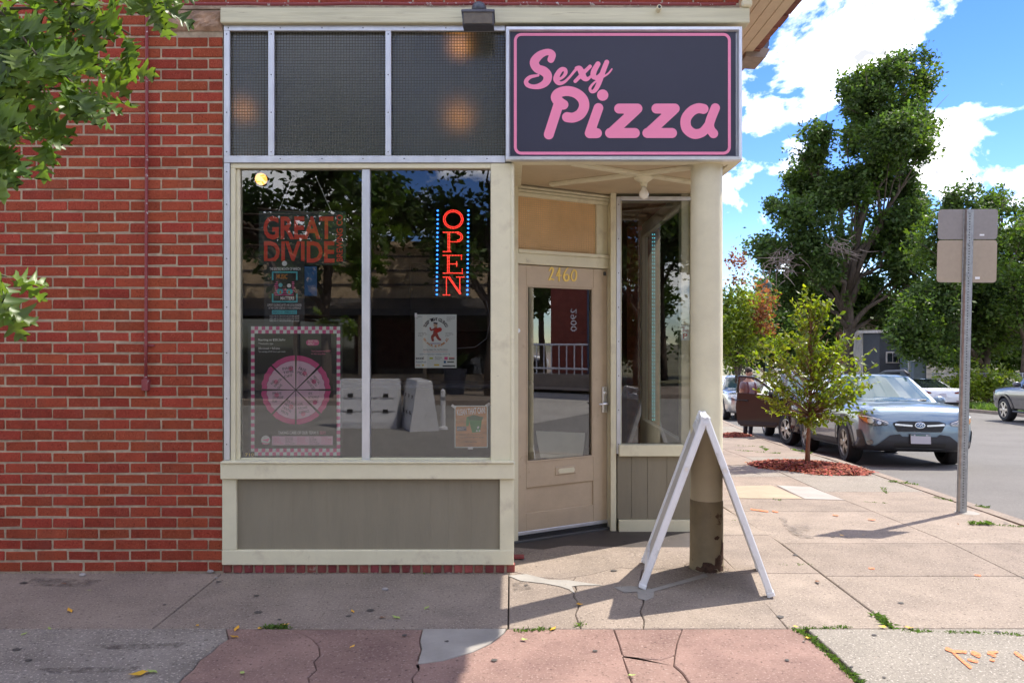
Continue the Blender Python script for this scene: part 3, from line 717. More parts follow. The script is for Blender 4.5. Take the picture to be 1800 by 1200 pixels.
# peeled rusty patches on the column base, wrapped round it
def wrap_patch(P, rr):
    vs, F = poly2d(P, 0.006)
    V = [(CXc+rr*math.sin(a/0.112), CYc-rr*math.cos(a/0.112), z) for a, z in vs]
    me = bpy.data.meshes.new('peeled_paint'); me.from_pydata(V, [], F); me.update(); put('peeled_paint', me, RUST, column)
r4 = random.Random(8)
for (a0, z0, w, h) in ((-0.02, 0.045, 0.07, 0.035), (0.055, 0.06, 0.05, 0.06), (0.10, 0.13, 0.03, 0.11), (0.045, 0.235, 0.022, 0.02), (-0.07, 0.02, 0.05, 0.02), (0.0, 0.012, 0.06, 0.018), (0.09, 0.02, 0.04, 0.022)):
    n = 16; wrap_patch([(a0+w*math.cos(2*math.pi*i/n)*r4.uniform(0.5, 1.1), z0+h*math.sin(2*math.pi*i/n)*r4.uniform(0.5, 1.1)) for i in range(n)], CR*1.075)

# recess: ceiling, battens, bulb, left return, door wall, side window
ZC = pZ(285)
b = MB(); b.box(-0.02, XR, F0+0.02, 6.6, ZC+0.02, ZC+0.10); ceil = b.build('recess_ceiling', TANC, shop)
b = MB(); b.cbox(0.0, XR, F0-0.04, F0+0.06, ZC-0.006, pZ(283)+0.03, 0.003); b.build('front_trim', CREAM, ceil)
b = MB(); b.cbox(XR-0.06, XR+0.004, F0+0.062, 6.2, ZC-0.005, ZC+0.02, 0.003); b.build('side_trim', CREAM, ceil)
b = MB(); b.cbox(0.0, 0.07, F0+0.062, 5.95, ZC-0.004, ZC+0.02, 0.003); b.build('side_trim', CREAM, ceil)
cxb, cyb = 0.97, 5.44
def batten(p, q, dz=0.0):
    d = Vector((q[0]-p[0], q[1]-p[1], 0)); L = d.length; a = math.atan2(d.y, d.x)
    MB().cbox(0, L, -0.03, 0.03, ZC-0.006+dz, ZC+0.019, 0.003).build('batten', CREAM, ceil, loc=(p[0], p[1], 0), rot=(0, 0, a))
batten((0.42, 5.07), (1.46, 5.72), 0.001); batten((0.30, 5.75), (1.46, 5.07))
# left return wall of the window bay
MB().box(-0.05, 0.012, F0+0.07, 6.0, -0.05, ZC+0.1).build('return_wall', CREAM, shop)
# angled door wall : local frame u along the wall, v outwards
P0 = Vector((0.013, 5.80, 0)); P1 = Vector((0.80, 6.235, 0)); du = (P1-P0); DL = du.length; ang = math.atan2(du.y, du.x)
dwall = empty('door_wall', tuple(P0), ang, shop)
def dpx(x, y):
    """pixel -> (u, z) on the door wall plane"""
    t = (x-900)/FPX; u = (t*P0.y-P0.x)/(math.cos(ang)-t*math.sin(ang)); Y = P0.y+u*math.sin(ang)
    return u, CAMH-(y-600)*Y/FPX
def dbox(name, u0, u1, v0, v1, z0, z1, m, par, c=0.003): return MB().cbox(u0, u1, v0, v1, z0, z1, c).build(name, m, par)
ZD = 2.165; ZT0, ZT1 = 2.285, 2.705
door = dbox('door', 0.028, 0.805, 0.0, 0.045, 0.0, 0.001, DOORP, dwall)
# door leaf: stiles and rails round the glass
u0, u1 = 0.03, 0.90; g0, g1 = dpx(925, 600)[0], dpx(1043, 600)[0]; zg0, zg1 = 0.60, 2.005
me = MB(); me.cbox(u0, g0, 0.0, 0.045, 0.03, ZD, 0.003); me.cbox(g1, u1, 0.0, 0.045, 0.03, ZD, 0.003)
me.cbox(g0+0.0005, g1-0.0005, 0.001, 0.044, zg1, ZD, 0.003); me.cbox(g0+0.0005, g1-0.0005, 0.001, 0.044, 0.40, zg0, 0.003); me.cbox(g0+0.0005, g1-0.0005, 0.001, 0.044, 0.03, 0.20, 0.003)
me.cbox(g0-0.004, g1+0.004, 0.016, 0.032, 0.19, 0.41, 0.002)
me.cbox(g0, g0+0.014, -0.003, 0.02, zg0, zg1, 0.002); me.cbox(g1-0.014, g1, -0.003, 0.02, zg0, zg1, 0.002)
me.cbox(g0+0.0145, g1-0.0145, -0.003, 0.02, zg1-0.014, zg1, 0.002); me.cbox(g0+0.0145, g1-0.0145, -0.003, 0.02, zg0, zg0+0.014, 0.002)
old = door.data; door.data = me.mesh('door'); door.data.materials.append(DOORP); bpy.data.meshes.remove(old)
door.parent = shop; door.location = tuple(P0); door.rotation_euler = (0, 0, ang)
MB().quad((g0-0.003, 0.022, zg0-0.003), (g1+0.003, 0.022, zg0-0.003), (g1+0.003, 0.022, zg1+0.003), (g0-0.003, 0.022, zg1+0.003)).build('pane', GLASSD, door)
MB().cbox(u0+0.001, u1-0.001, -0.012, 0.02, 0.035, 0.062, 0.003).build('kick_strip', ALU, door)
b = MB(); b.box(u0+0.002, u1-0.002, -0.006, 0.03, 0.006, 0.034); b.build('door_sweep', BLACK, door)
b = MB(); um, zm = dpx(994, 826); b.cbox(um-0.10, um+0.10, -0.008, 0.004, zm-0.032, zm+0.032, 0.004); b.build('mail_slot', DOORP, door)
b = MB(); b.prism([(um-0.075+0.018*(1-math.cos(t)) if s else um+0.075-0.018*(1-math.cos(t)), zm+0.02*math.sin(t)) for s, t in
                   [(1, x_) for x_ in np.linspace(-math.pi/2, math.pi/2, 7)]]+[(um+0.075, zm+0.02), (um+0.085, zm), (um+0.075, zm-0.02)], -0.0115, -0.0085); b.build('slot_flap', CREAM, door)
uh, zh = dpx(1062, 702)
uh = min(uh, 0.868); b = MB(); b.cbox(uh-0.024, uh+0.024, -0.02, 0.0, zh-0.11, zh+0.11, 0.005); hp = b.build('lock_plate', CHROME, door)
b = MB(); b.tube([(uh, -0.02, zh-0.03), (uh, -0.055, zh-0.03), (uh-0.02, -0.062, zh-0.03), (uh-0.09, -0.062, zh-0.032)], [0.012, 0.011, 0.010, 0.008], 10); b.build('lever_handle', CHROME, door, True)
b = MB(); b.lathe([(0.0, -0.034), (0.012, -0.034), (0.014, -0.02)], 16, 'y', (uh, 0, zh+0.055)); b.build('lock_cylinder', CHROME, door, 'auto')
b = MB(); ul, zl = dpx(911, 581); b.lathe([(0.0, -0.006), (0.008, -0.006), (0.009, -0.003), (0.017, -0.003), (0.018, 0)], 20, 'y', (ul, 0, zl)); b.build('disc_lock', CHROME, door, 'auto')
ub, zb_ = dpx(1062, 481); b = MB(); b.cbox(ub-0.012, ub+0.012, -0.014, 0, zb_-0.016, zb_+0.016, 0.004); b.build('bell_push', SCREW, door)
for zz in (1.95, 1.05, 0.25): MB().cbox(u0-0.012, u0+0.004, -0.006, 0.01, zz-0.05, zz+0.05, 0.002).build('hinge', SCREW, door)
# house number 2460 as brass strokes
def zn(x, y): return (900+x*200/923, 440+y*200/923)
nums = {'2': [[(300, 165, 8), (318, 142, 12), (332, 155, 14), (322, 190, 12), (300, 238, 10)], [(298, 238, 12), (318, 232, 10), (335, 238, 12)]],
        '4': [[(385, 142, 8), (372, 175, 10), (360, 205, 10)], [(360, 206, 10), (395, 204, 8)], [(384, 145, 12), (381, 200, 14), (380, 248, 10)]],
        '6': [[(452, 142, 7), (428, 175, 11), (418, 215, 15), (430, 245, 14), (452, 240, 14), (458, 215, 14), (445, 196, 9), (424, 206, 8)]],
        '0': [[(500, 158, 9), (484, 185, 11), (480, 220, 11), (494, 246, 12), (512, 238, 12), (520, 205, 12), (516, 170, 12), (500, 158, 9)]]}
for ch, st in nums.items():
    vs, F = stroke2d(st, 2.0); V = []
    for a, c in vs: uu, zz = dpx(*zn(a, c)); V.append((uu, -0.006, zz))
    n = len(V)
    # raised numeral: front face plus back skirt
    m_ = bpy.data.meshes.new('house_number'); m_.from_pydata(V, [], F); bmn = bmesh.new(); bmn.from_mesh(m_)
    ex = bmesh.ops.extrude_face_region(bmn, geom=bmn.faces[:]); 
    for v in [e for e in ex['geom'] if isinstance(e, bmesh.types.BMVert)]: v.co.y += 0.0055
    bmesh.ops.recalc_face_normals(bmn, faces=bmn.faces[:]); bmn.to_mesh(m_); bmn.free(); put('house_number', m_, GOLD, door)
# frame round the door and transom above
dbox('jamb', -0.02, 0.026, -0.03, 0.12, -0.01, 2.80, CREAM, dwall)
dbox('jamb', 0.905, 0.955, -0.035, 0.12, -0.01, 2.80, CREAM, dwall)
dbox('door_head', 0.027, 0.904, -0.02, 0.12, ZD+0.006, ZT0-0.03, CREAM, dwall)
dbox('transom_sill', 0.027, 0.904, -0.032, 0.10, ZT0-0.0295, ZT0, CREAM, dwall)
dbox('transom_head', 0.027, 0.904, -0.012, 0.12, ZT1, 2.80, CREAM, dwall)
dbox('transom_stile', 0.79, 0.904, -0.004, 0.10, ZT0+0.001, ZT1-0.001, CREAM, dwall)
for k in range(3): dbox('moulding', 0.027, 0.904, -0.02-0.012*k, -0.0125, ZT1+0.012+0.022*k, ZT1+0.028+0.022*k, CREAM, dwall, 0.002)
prism_pane('transom_pane', 0.03, 0.792, ZT0, ZT1, 0.02, 0.0175, PRISMT, dwall, 0.006)
dbox('threshold', -0.02, 0.955, -0.05, 0.14, -0.03, 0.004, SCREW, dwall)
# side window wall behind the column
YS = 6.15
sw = empty('recess_window', parent=shop)
def sp(x): return pX(x, YS)
def sz(y): return pZ(y, YS)
def sbox(name, x0, x1, y0, y1, Ya, Yb, m, par=sw, c=0.003): return MB().cbox(sp(x0), sp(x1), Ya, Yb, sz(y1), sz(y0), c).build(name, m, par)
sbox('post', 1073, 1083, 335, 936, YS-0.01, YS+0.2, CREAM)
sbox('metal_strip', 1083.3, 1090.5, 346, 797, YS-0.012, YS+0.03, ALU)
sbox('metal_strip', 1091, 1215, 345.5, 352, YS-0.010, YS+0.03, ALU)
b = MB()
for yy in (360, 420, 480, 540, 600, 660, 720, 780): b.lathe([(0.0, -0.004), (0.0045, 0)], 8, 'y', (sp(1087), YS-0.012, sz(yy)))
b.build('screw', SCREW, sw)
sbox('bead', 1090.6, 1092.5, 352.5, 780, YS-0.002, YS+0.03, CREAM)
sbox('sill', 1087, 1219, 780.3, 800, YS-0.05, YS+0.06, CREAM)
for (xa, xb) in ((1085, 1110), (1110, 1138), (1138, 1172), (1172, 1219)): sbox('plywood_sheet', xa+0.2, xb-0.2, 800.5, 912, YS-0.004, YS+0.04, TAUPE, c=0.002)
sbox('base_rail', 1087, 1219, 912.4, 933, YS-0.03, YS+0.05, CREAM)
MB().quad((sp(1091), YS+0.016, sz(782)), (sp(1216), YS+0.016, sz(782)), (sp(1216), YS+0.016, sz(350)), (sp(1091), YS+0.016, sz(350))).build('pane', GLASS, sw)
sbox('corner_post', 1214, 1222, 340, 933, YS-0.006, YS+0.03, CREAM); MB().cbox(XR-0.125, XR-0.005, YS+0.031, YS+0.13, 0.0, 2.84, 0.004).build('corner_post', CREAM, sw)
# side pane along the side street and its frame
MB().quad((XR-0.067, YS+0.13, 0.70), (XR-0.067, 8.2, 0.70), (XR-0.067, 8.2, 2.72), (XR-0.067, YS+0.13, 2.72)).build('pane', GLASS, sw)
b = MB(); b.cbox(XR-0.10, XR-0.02, 8.2, 8.3, 0.0, 2.8, 0.004); b.cbox(XR-0.10, XR-0.02, YS+0.132, 8.2, 0.0, 0.70, 0.004); b.cbox(XR-0.10, XR-0.02, YS+0.132, 8.2, 2.72, 2.85, 0.004); b.build('side_frame', CREAM, sw)
# shell: side wall, back, roof, interior
PLAINB = mat('plain_brick_far', (0.30, 0.075, 0.045), 0.9, var=0.3, vscale=14, bump=0.5, bscale=30)
b = MB(); b.box(XR-0.25, XR, 8.3, 17, -1.2, 6.2); b.box(XR-0.25, XR, F0+0.262, 8.3, 2.85, 6.2); b.box(XL, XR, 17, 17.25, -1.2, 6.2); b.box(XL-0.25, XL, F0, 17, -0.4, 6.2)
b.build('side_wall', PLAINB, shop)
MB().box(XL, XR, F0+0.1, 17, 6.2, 6.35).build('roof', ROOFT, shop)
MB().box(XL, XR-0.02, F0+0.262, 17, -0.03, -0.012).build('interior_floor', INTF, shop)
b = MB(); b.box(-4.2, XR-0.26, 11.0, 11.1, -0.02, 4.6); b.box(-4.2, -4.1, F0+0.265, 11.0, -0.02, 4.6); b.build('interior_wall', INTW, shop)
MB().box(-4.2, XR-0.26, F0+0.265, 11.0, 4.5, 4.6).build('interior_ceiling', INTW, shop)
# eave along the side street: soffit boards and tile ends
eave = MB().box(XR+0.002, 2.10, 4.6, 17, 4.09, 4.13).build('eave', SOFFIT, shop)
bw = (2.08-XR-0.01)/6
for k in range(6): MB().cbox(XR+0.006+k*bw, XR+0.003+(k+1)*bw, 4.6, 17, 4.05, 4.088, 0.003).build('soffit_board', SOFFIT, eave)
tm = MB().prism([(0.0, 0.0), (0.05, -0.005), (0.055, 0.10), (0.02, 0.115), (-0.10, 0.14), (-0.10, 0.04)], 0, 0.20).mesh('roof_tile'); tm.materials.append(ROOFT)
yy = 4.6
while yy < 12: put('roof_tile', tm, None, eave, (2.075+R.uniform(-0.008, 0.012), yy, 4.06+R.uniform(-0.006, 0.006)), (0, R.uniform(-0.05, 0.05), R.uniform(-0.03, 0.03))); yy += 0.215
b = MB(); b.prism([(2.05, 4.132), (2.02, 4.16), (XR+0.003, 4.55), (XR+0.003, 4.132)], 4.6, 17); b.build('tile_slope', ROOFT, eave)
# ---------------------------------------------------------------- fixtures on the shop
# sign
YF = 4.93
sgn = empty('shop_sign', (pX(1096, YF), F0, pZ(283, YF))); sgn.location = (0, 0, 0)
tag(sgn, 'navy box sign with pink lettering and silver frame over the shop door', 'sign')
b = MB(); b.box(pX(890, YF)+0.01, pX(1303, YF)-0.01, YF+0.012, F0-0.017, pZ(281, YF), pZ(51, YF)); b.build('sign_box', ALU, sgn)
b = MB(); b.box(pX(896, YF), pX(1294, YF), YF+0.006, YF+0.012, pZ(274, YF), pZ(55, YF)); b.build('sign_face', SIGNF, sgn)
def miter(x0, y0, x1, y1, t, name='frame_rail'):
    o = [(x0, y0), (x1, y0), (x1, y1), (x0, y1)]; i = [(x0+t, y0+t), (x1-t, y0+t), (x1-t, y1-t), (x0+t, y1-t)]
    for k in range(4):
        k2 = (k+1) % 4; a, c, d, e = o[k], o[k2], i[k2], i[k]
        m1 = [tuple(px(*q, YF)) for q in (a, c, d, e)]
        def at(q, y): v = px(*q, YF); return (v.x, y, v.z)
        mid = lambda p, q, s: (p[0]+(q[0]-p[0])*s, p[1]+(q[1]-p[1])*s)
        A = [at(a, YF+0.03), at(c, YF+0.03)]; B = [at(mid(a, e, .12), YF-0.012), at(mid(c, d, .12), YF-0.012)]
        C = [at(mid(a, e, .75), YF-0.014), at(mid(c, d, .75), YF-0.014)]; D = [at(e, YF+0.004), at(d, YF+0.004)]
        V = A+B+C+D; me = bpy.data.meshes.new(name); me.from_pydata(V, [], [(0, 1, 3, 2), (2, 3, 5, 4), (4, 5, 7, 6)]); me.update()
        if sum(p.normal.y*p.area for p in me.polygons) > 0: me.flip_normals()
        put(name, me, ALU, sgn)
miter(888.5, 47.5, 1304.5, 282.5, 8.3)
def zs(a, c): return px(880+a/3.75, c/3.75, YF)
def sgmap(y): 
    def f(a, c): v = px(880+a/3.75, c/3.75, YF); return (v.x, y, v.z)
    return f
border = []
rr = 40; X0, Y0, X1, Y1 = 97, 227, 1509, 1010
pts = []
for (cx_, cy_, a0) in ((X1-rr, Y0+rr, -90), (X1-rr, Y1-rr, 0), (X0+rr, Y1-rr, 90), (X0+rr, Y0+rr, 180)):
    for k in range(7): t = math.radians(a0+15*k); pts.append((cx_+rr*math.cos(t), cy_+rr*math.sin(t)))
b = MB(); n = len(pts); cen = np.array([(X0+X1)/2, (Y0+Y1)/2]); V = []
for p, q, s in zip(pts, pts[1:]+pts[:1], pts[-1:]+pts[:-1]):
    t = np.array(q)-np.array(s); t = t/np.linalg.norm(t); nn = np.array([t[1], -t[0]])
    for d in (9.5, -9.5): V.append(tuple(sgmap(YF+0.0035)(p[0]+nn[0]*d, p[1]+nn[1]*d)))
me = bpy.data.meshes.new('border_line'); me.from_pydata(V, [], [(2*i, 2*i+1, (2*i+3) % (2*n), (2*i+2) % (2*n)) for i in range(n)]); me.update()
if sum(p.normal.y*p.area for p in me.polygons) > 0: me.flip_normals()
put('border_line', me, PINK, sgn)
letters = [
 # S
 [[(332, 392, 46), (341, 362, 46), (322, 344, 42), (290, 347, 44), (250, 370, 54), (222, 410, 60), (240, 450, 58), (285, 470, 62), (310, 500, 58), (300, 540, 50), (262, 566, 40), (215, 572, 30), (178, 560, 30), (168, 535, 28), (195, 508, 24), (248, 497, 16)]],
 # e
 [[(372, 528, 18), (405, 512, 18), (428, 484, 24), (425, 460, 26), (402, 458, 30), (378, 486, 36), (366, 522, 38), (384, 548, 28), (418, 542, 20), (455, 508, 16), (488, 468, 18), (505, 450, 22)]],
 # x
 [[(500, 450, 24), (520, 452, 36), (534, 478, 42), (548, 510, 40), (568, 522, 28), (592, 506, 16), (620, 470, 14)], [(590, 438, 24), (545, 482, 26), (492, 536, 24)]],
 # y
 [[(642, 422, 34), (616, 468, 38), (612, 502, 36), (632, 512, 26), (662, 486, 20), (690, 440, 22)], [(700, 410, 32), (676, 470, 34), (648, 550, 32), (622, 596, 28), (598, 604, 20), (590, 580, 18), (618, 545, 14), (665, 515, 12), (710, 485, 12), (734, 455, 10)]],
 # P
 [[(414, 690, 66), (385, 672, 70), (364, 640, 66), (385, 612, 64), (440, 600, 66), (500, 616, 66), (542, 656, 68), (550, 705, 68), (525, 752, 68), (480, 775, 66), (438, 772, 66)], [(378, 700, 66), (318, 886, 66)]],
 # i
 [[(673, 627, 74), (673.5, 627.5, 74)], [(645, 712, 64), (590, 868, 64)], [(588, 878, 66), (635, 878, 66)]],
 [[(782, 716, 66), (902, 716, 66)], [(890, 728, 66), (738, 868, 66)], [(722, 877, 66), (885, 877, 66)]],
 [[(1028, 716, 66), (1148, 716, 66)], [(1136, 728, 66), (984, 868, 66)], [(968, 877, 66), (1130, 877, 66)]],
 # a
 [[(1338, 718, 66), (1300, 714, 66), (1256, 736, 66), (1222, 785, 68), (1228, 846, 68), (1275, 882, 66), (1330, 872, 60), (1368, 830, 60)], [(1416, 712, 62), (1380, 806, 62), (1384, 850, 58), (1404, 880, 62)]]]
for k, st in enumerate(letters): flat('letter', stroke2d(st, 5.0), sgmap(YF+0.0036-0.0003*(k % 4)), PINK, sgn)
# conduit along the beam and down the wall, with end box
cd = MB(); Yc = F0-0.022
cd.tube([(pX(x), Yc-0.02, pZ(12+R.uniform(-0.8, 0.8))) for x in range(300, 1306, 45)], 0.0115, 8)
cond = empty('electrical_conduit', (0, 0, 0)); tag(cond, 'flaking red conduit running down the brick wall and along the cream beam', 'conduit')
cd.build('horizontal_pipe', CONDUIT, cond, True)
cd = MB(); cd.tube([(pX(x), Yc, pZ(y)) for x, y in ((268, 14), (263, 20), (261, 34), (261, 200), (260, 420), (259.5, 600), (259, 664))], 0.0105, 8); cd.build('vertical_pipe', CONDUIT, cond, True)
cd = MB(); cd.cbox(pX(254), pX(265), F0-0.045, F0-0.001, pZ(686), pZ(666), 0.004); cd.lathe([(0.013, 0), (0.013, 0.03)], 10, 'z', (pX(259), Yc, pZ(668))); cd.build('outlet_box', CONDUIT, cond)
cd = MB(); cd.cbox(pX(253), pX(272), F0-0.012, F0-0.001, pZ(609), pZ(605), 0.002); cd.build('pipe_clip', CONDUIT, cond)
cd = MB(); cd.cbox(pX(1299), pX(1317), F0-0.075, F0-0.03, pZ(19), pZ(7), 0.01); cd.build('junction_box', CREAM, cond)
# floodlight over the transom
fl = empty('floodlight', (0, 0, 0)); tag(fl, 'dark grey finned floodlight on the cream beam above the ribbed transom glass', 'floodlight')
yc = 4.80
b = MB(); b.prism([(4.735, pZ(29, yc)), (4.90, pZ(27, yc)), (4.90, pZ(44, yc)), (4.745, pZ(50, yc))], pX(814, yc), pX(868, yc), 'x'); b.build('housing', DARKMET, fl)
b = MB()
for k in range(11): x = pX(820+4.2*k, yc); b.box(x, x+0.006, 4.78, 4.90, pZ(30, yc), pZ(20, yc))
b.build('cooling_fins', DARKMET, fl)
b = MB(); b.cbox(pX(812, yc), pX(870, yc), 4.725, 4.91, pZ(29, yc)-0.004, pZ(24, yc)-0.004, 0.004); b.build('hood', DARKMET, fl)
b = MB(); b.box(pX(816, yc), pX(866, yc), 4.7335, 4.738, pZ(49, yc), pZ(30, yc)); b.build('lens', LENS, fl, rot=None)
b = MB(); b.ball((pX(841, yc), 4.88, pZ(6, yc)), 0.05, 14, 8, (1, 1, 0.9)); b.tube([(pX(841, yc), 4.88, pZ(8, yc)), (pX(841, yc), 4.86, pZ(24, yc))], 0.02); b.tube([(pX(841, yc), 4.88, pZ(6, yc)), (pX(841, yc), 4.995, pZ(4, yc))], 0.025); b.build('bracket', DARKMET, fl, 'auto')
# security camera on the beam
sc_ = empty('security_camera', (0, 0, 0)); tag(sc_, 'tiny cream security camera on the beam above the navy sign', 'camera')
b = MB(); b.lathe([(0.0, -0.05), (0.014, -0.05), (0.017, -0.045), (0.017, 0.0)], 14, 'y', (pX(1154), F0-0.051, pZ(24))); b.build('housing', CREAM, sc_, 'auto')
b = MB(); b.lathe([(0.0, -0.052), (0.009, -0.0515), (0.010, -0.050)], 12, 'y', (pX(1154), F0-0.0512, pZ(24))); b.build('lens', BLACK, sc_)
# wall light under the eave at the side
YW = 6.5
wl = empty('wall_light', (0, 0, 0)); tag(wl, 'brown hooded wall light under the eave at the shop corner', 'light')
b = MB(); b.tube([(px(1327, 80, YW).x, YW+k, px(1327, 86, YW).z+0.0) for k in (-0.12, 0.12)], 0.085, 14); b.build('hood', DARKMET, wl, 'auto')
b = MB(); b.prism([(px(1302, 0, YW).x, px(0, 90, YW).z), (px(1344, 0, YW).x, px(0, 97, YW).z), (px(1336, 0, YW).x, px(0, 112, YW).z), (px(1302, 0, YW).x, px(0, 110, YW).z)], YW-0.14, YW+0.14); b.build('housing', mat('bronze_fixture', (0.27, 0.22, 0.18), 0.5, var=0.2, vscale=15), wl)
b = MB(); b.tube([(XR+0.001, YW, px(0, 90, YW).z), (px(1320, 0, YW).x, YW, px(0, 90, YW).z)], 0.03); b.build('arm', DARKMET, wl)
# bare bulb in the recess ceiling
bl = empty('bulb_fixture', (cxb, cyb, 0)); bl.location = (0, 0, 0); tag(bl, 'unlit white bulb in a round holder on the recess ceiling', 'light')
b = MB(); b.lathe([(0.075, ZC-0.006), (0.072, ZC-0.016), (0.05, ZC-0.03), (0.028, ZC-0.045), (0.022, ZC-0.075)], 24, 'z', (cxb, cyb, 0)); b.build('lamp_holder', CREAM, bl, 'auto')
b = MB(); b.lathe([(0.016, ZC-0.075), (0.02, ZC-0.095), (0.034, ZC-0.115), (0.036, ZC-0.135), (0.026, ZC-0.158), (0.0, ZC-0.168)], 20, 'z', (cxb, cyb, 0)); b.build('bulb', BULB, bl, True)
# stop block on the ground by the bay corner
o = MB().cbox(*(gp(903, 980)[0], gp(903, 980)[0]+0.075), 5.30, 5.36, 0.001, 0.02, 0.003).build('brick_chip', BRICKD); tag(o, 'small broken brick piece lying at the window bay corner', 'brick')

# ---------------------------------------------------------------- inside the window
YP = F0+0.052
def P_(name, label, cat='poster'): e = empty(name, (0, 0, 0)); return tag(e, label, cat)
def board(name, x0, y0, x1, y1, Y, m, par, th=0.003): return MB().box(pX(x0, Y), pX(x1, Y), Y, Y+th, pZ(y1, Y), pZ(y0, Y)).build(name, m, par)
CHAR = mat('poster_charcoal', (0.028, 0.028, 0.03), 0.6)
REDP = mat('poster_red', (0.80, 0.075, 0.04), 0.6, emit=(0.60, 0.05, 0.03), estr=0.0)
GREENB = mat('poster_dark_green', (0.012, 0.03, 0.022), 0.4)
WHP = mat('print_white', (0.88, 0.88, 0.90), 0.6)
PKP = mat('print_pale_pink', (0.88, 0.60, 0.76), 0.6)
PKD = mat('print_dark_pink', (0.75, 0.10, 0.32), 0.6)
CYAN = mat('print_cyan', (0.10, 0.55, 0.62), 0.6)
ORP = mat('print_orange', (0.62, 0.24, 0.04), 0.6)
INK = mat('print_ink', (0.03, 0.03, 0.035), 0.6)
BLUEP = mat('print_blue', (0.015, 0.10, 0.28), 0.5)
# hanging sign
gs = P_('hanging_sign', 'dark hanging window sign with large red block lettering', 'sign')
board('sign_board', 455, 371, 608, 466, YP+0.02, GREENB, gs)
Yl = YP+0.0185
text_px('GREAT', 463, 380, 586, 421, Yl, REDP, gs, 0.028); text_px('DIVIDE', 464, 424, 588, 462, Yl, REDP, gs, 0.028)
text_px('BREWING CO', 597-41, 413, 597+41, 424, Yl, REDP, gs, 0.02, ang=-math.pi/2)
b = MB(); b.tube([px(490, 371, Yl), px(515, 310, Yl)], 0.0015, 5); b.tube([px(582, 371, Yl), px(555, 310, Yl)], 0.0015, 5); b.build('hanging_cord', WHP, gs)
# black music poster and the blue sheet behind it
mp_ = P_('event_poster', 'narrow black event poster with cyan brackets and a stereo picture')
board('sheet', 464, 459, 535, 571, YP, CHAR, mp_, 0.002); Yl = YP-0.0008
text_px('THE ENTIRE MONTH OF MARCH', 474, 470, 528, 475, Yl, WHP, mp_, 0.01)
b = MB()
for (x0, y0, x1, y1) in ((478, 477, 523, 479.5), (478, 479.6, 480.5, 492), (520.5, 479.6, 523, 492), (478, 529, 523, 531.5), (478, 516, 480.5, 528.9), (520.5, 516, 523, 528.9)): b.box(pX(x0, Yl), pX(x1, Yl), Yl, Yl+0.0005, pZ(y1, Yl), pZ(y0, Yl))
b.build('bracket_print', CYAN, mp_)
b = MB()
for k in range(8): b.box(pX(482+R.uniform(0, 3), Yl), pX(515+R.uniform(0, 4), Yl), Yl+0.0002, Yl+0.0005, pZ(495+3.2*k+1.6, Yl), pZ(495+3.2*k, Yl))
b.build('brick_print', PKD, mp_)
text_px('MUSIC', 486, 482, 505, 490, Yl-0.0002, ORP, mp_, 0.02); text_px('MATTERS', 493, 521, 517, 527, Yl-0.0002, WHP, mp_, 0.02)
flat('stereo_print', poly2d([(488, 494), (513, 493), (513, 508), (489, 508)], 1.0), lambda a, c: px(a, c, Yl-0.0003), INK, mp_)
flat('speaker_print', stroke2d([[(493, 501, 7), (493.1, 501, 7)]], 0.7), lambda a, c: px(a, c, Yl-0.0006), CYAN, mp_); flat('speaker_print', stroke2d([[(508, 502, 7), (508.1, 502, 7)]], 0.7), lambda a, c: px(a, c, Yl-0.0006), WHP, mp_)
for xx in (492, 509): flat('pattern_print', stroke2d([[(xx, 512, 11), (xx+0.1, 512, 11)]], 0.8), lambda a, c: px(a, c, Yl-0.0003), CYAN, mp_)
for xx in (493, 508): flat('flame_print', stroke2d([[(xx, 514, 4), (xx+0.1, 511, 2)]], 0.5), lambda a, c: px(a, c, Yl-0.0006), ORP, mp_)
text_px('SUPPORT COLORADO ARTISTS AND LOCAL BUSINESSES', 470, 534, 530, 538, Yl, WHP, mp_); text_px('AS THEY COME TOGETHER TO MAKE A DIFFERENCE!', 472, 539.5, 529, 543, Yl, WHP, mp_)
board('date_band', 478, 545, 522, 552, Yl, CYAN, mp_, 0.0005); text_px('MARCH 1ST - MARCH 31ST', 480, 546.5, 520, 550.5, Yl-0.0008, INK, mp_)
for k in range(4): text_px('MUSIC FOR ALL THE LOCAL ARTISTS AND VENUES', 474, 554+3*k, 526, 556+3*k, Yl, WHP, mp_)
flat('emblem_print', stroke2d([[(500, 463, 9), (500.1, 463, 9)]], 0.8), lambda a, c: px(a, c, Yl), WHP, mp_)
o = board('blue_sheet', 532, 468, 557, 520, YP+0.006, BLUEP, None, 0.002); tag(o, 'plain blue sheet half hidden behind the black event poster', 'poster')
# pizza poster
pz = P_('recruitment_poster', 'large poster with pink checked border and a pink pizza cut into eight slices')
Yq = YP+0.001
board('sheet', 436, 569, 602, 803, Yq+0.003, CHAR, pz, 0.002)
chk = {0: MB(), 1: MB()}
def cell(x0, y0, x1, y1, k): chk[k].box(pX(x0, Yq), pX(x1, Yq), Yq+0.0015, Yq+0.002, pZ(y1, Yq), pZ(y0, Yq))
nxc, nyc = 25, 36; cw, chh = 157/nxc, 227/nyc
for i in range(nxc):
    for j in range(nyc):
        if i < 2 and False: continue
        edge_x = i in (0, nxc-1); edge_y = j in (0, 1, nyc-1, nyc-2)
        if edge_x or edge_y: cell(441+i*cw, 573.5+j*chh, 441+(i+1)*cw, 573.5+(j+1)*chh, (i+j) % 2)
chk[0].build('checked_border', WHP, pz); chk[1].build('checked_border', PKD, pz)
cx0, cy0, RP = 520, 685, 59
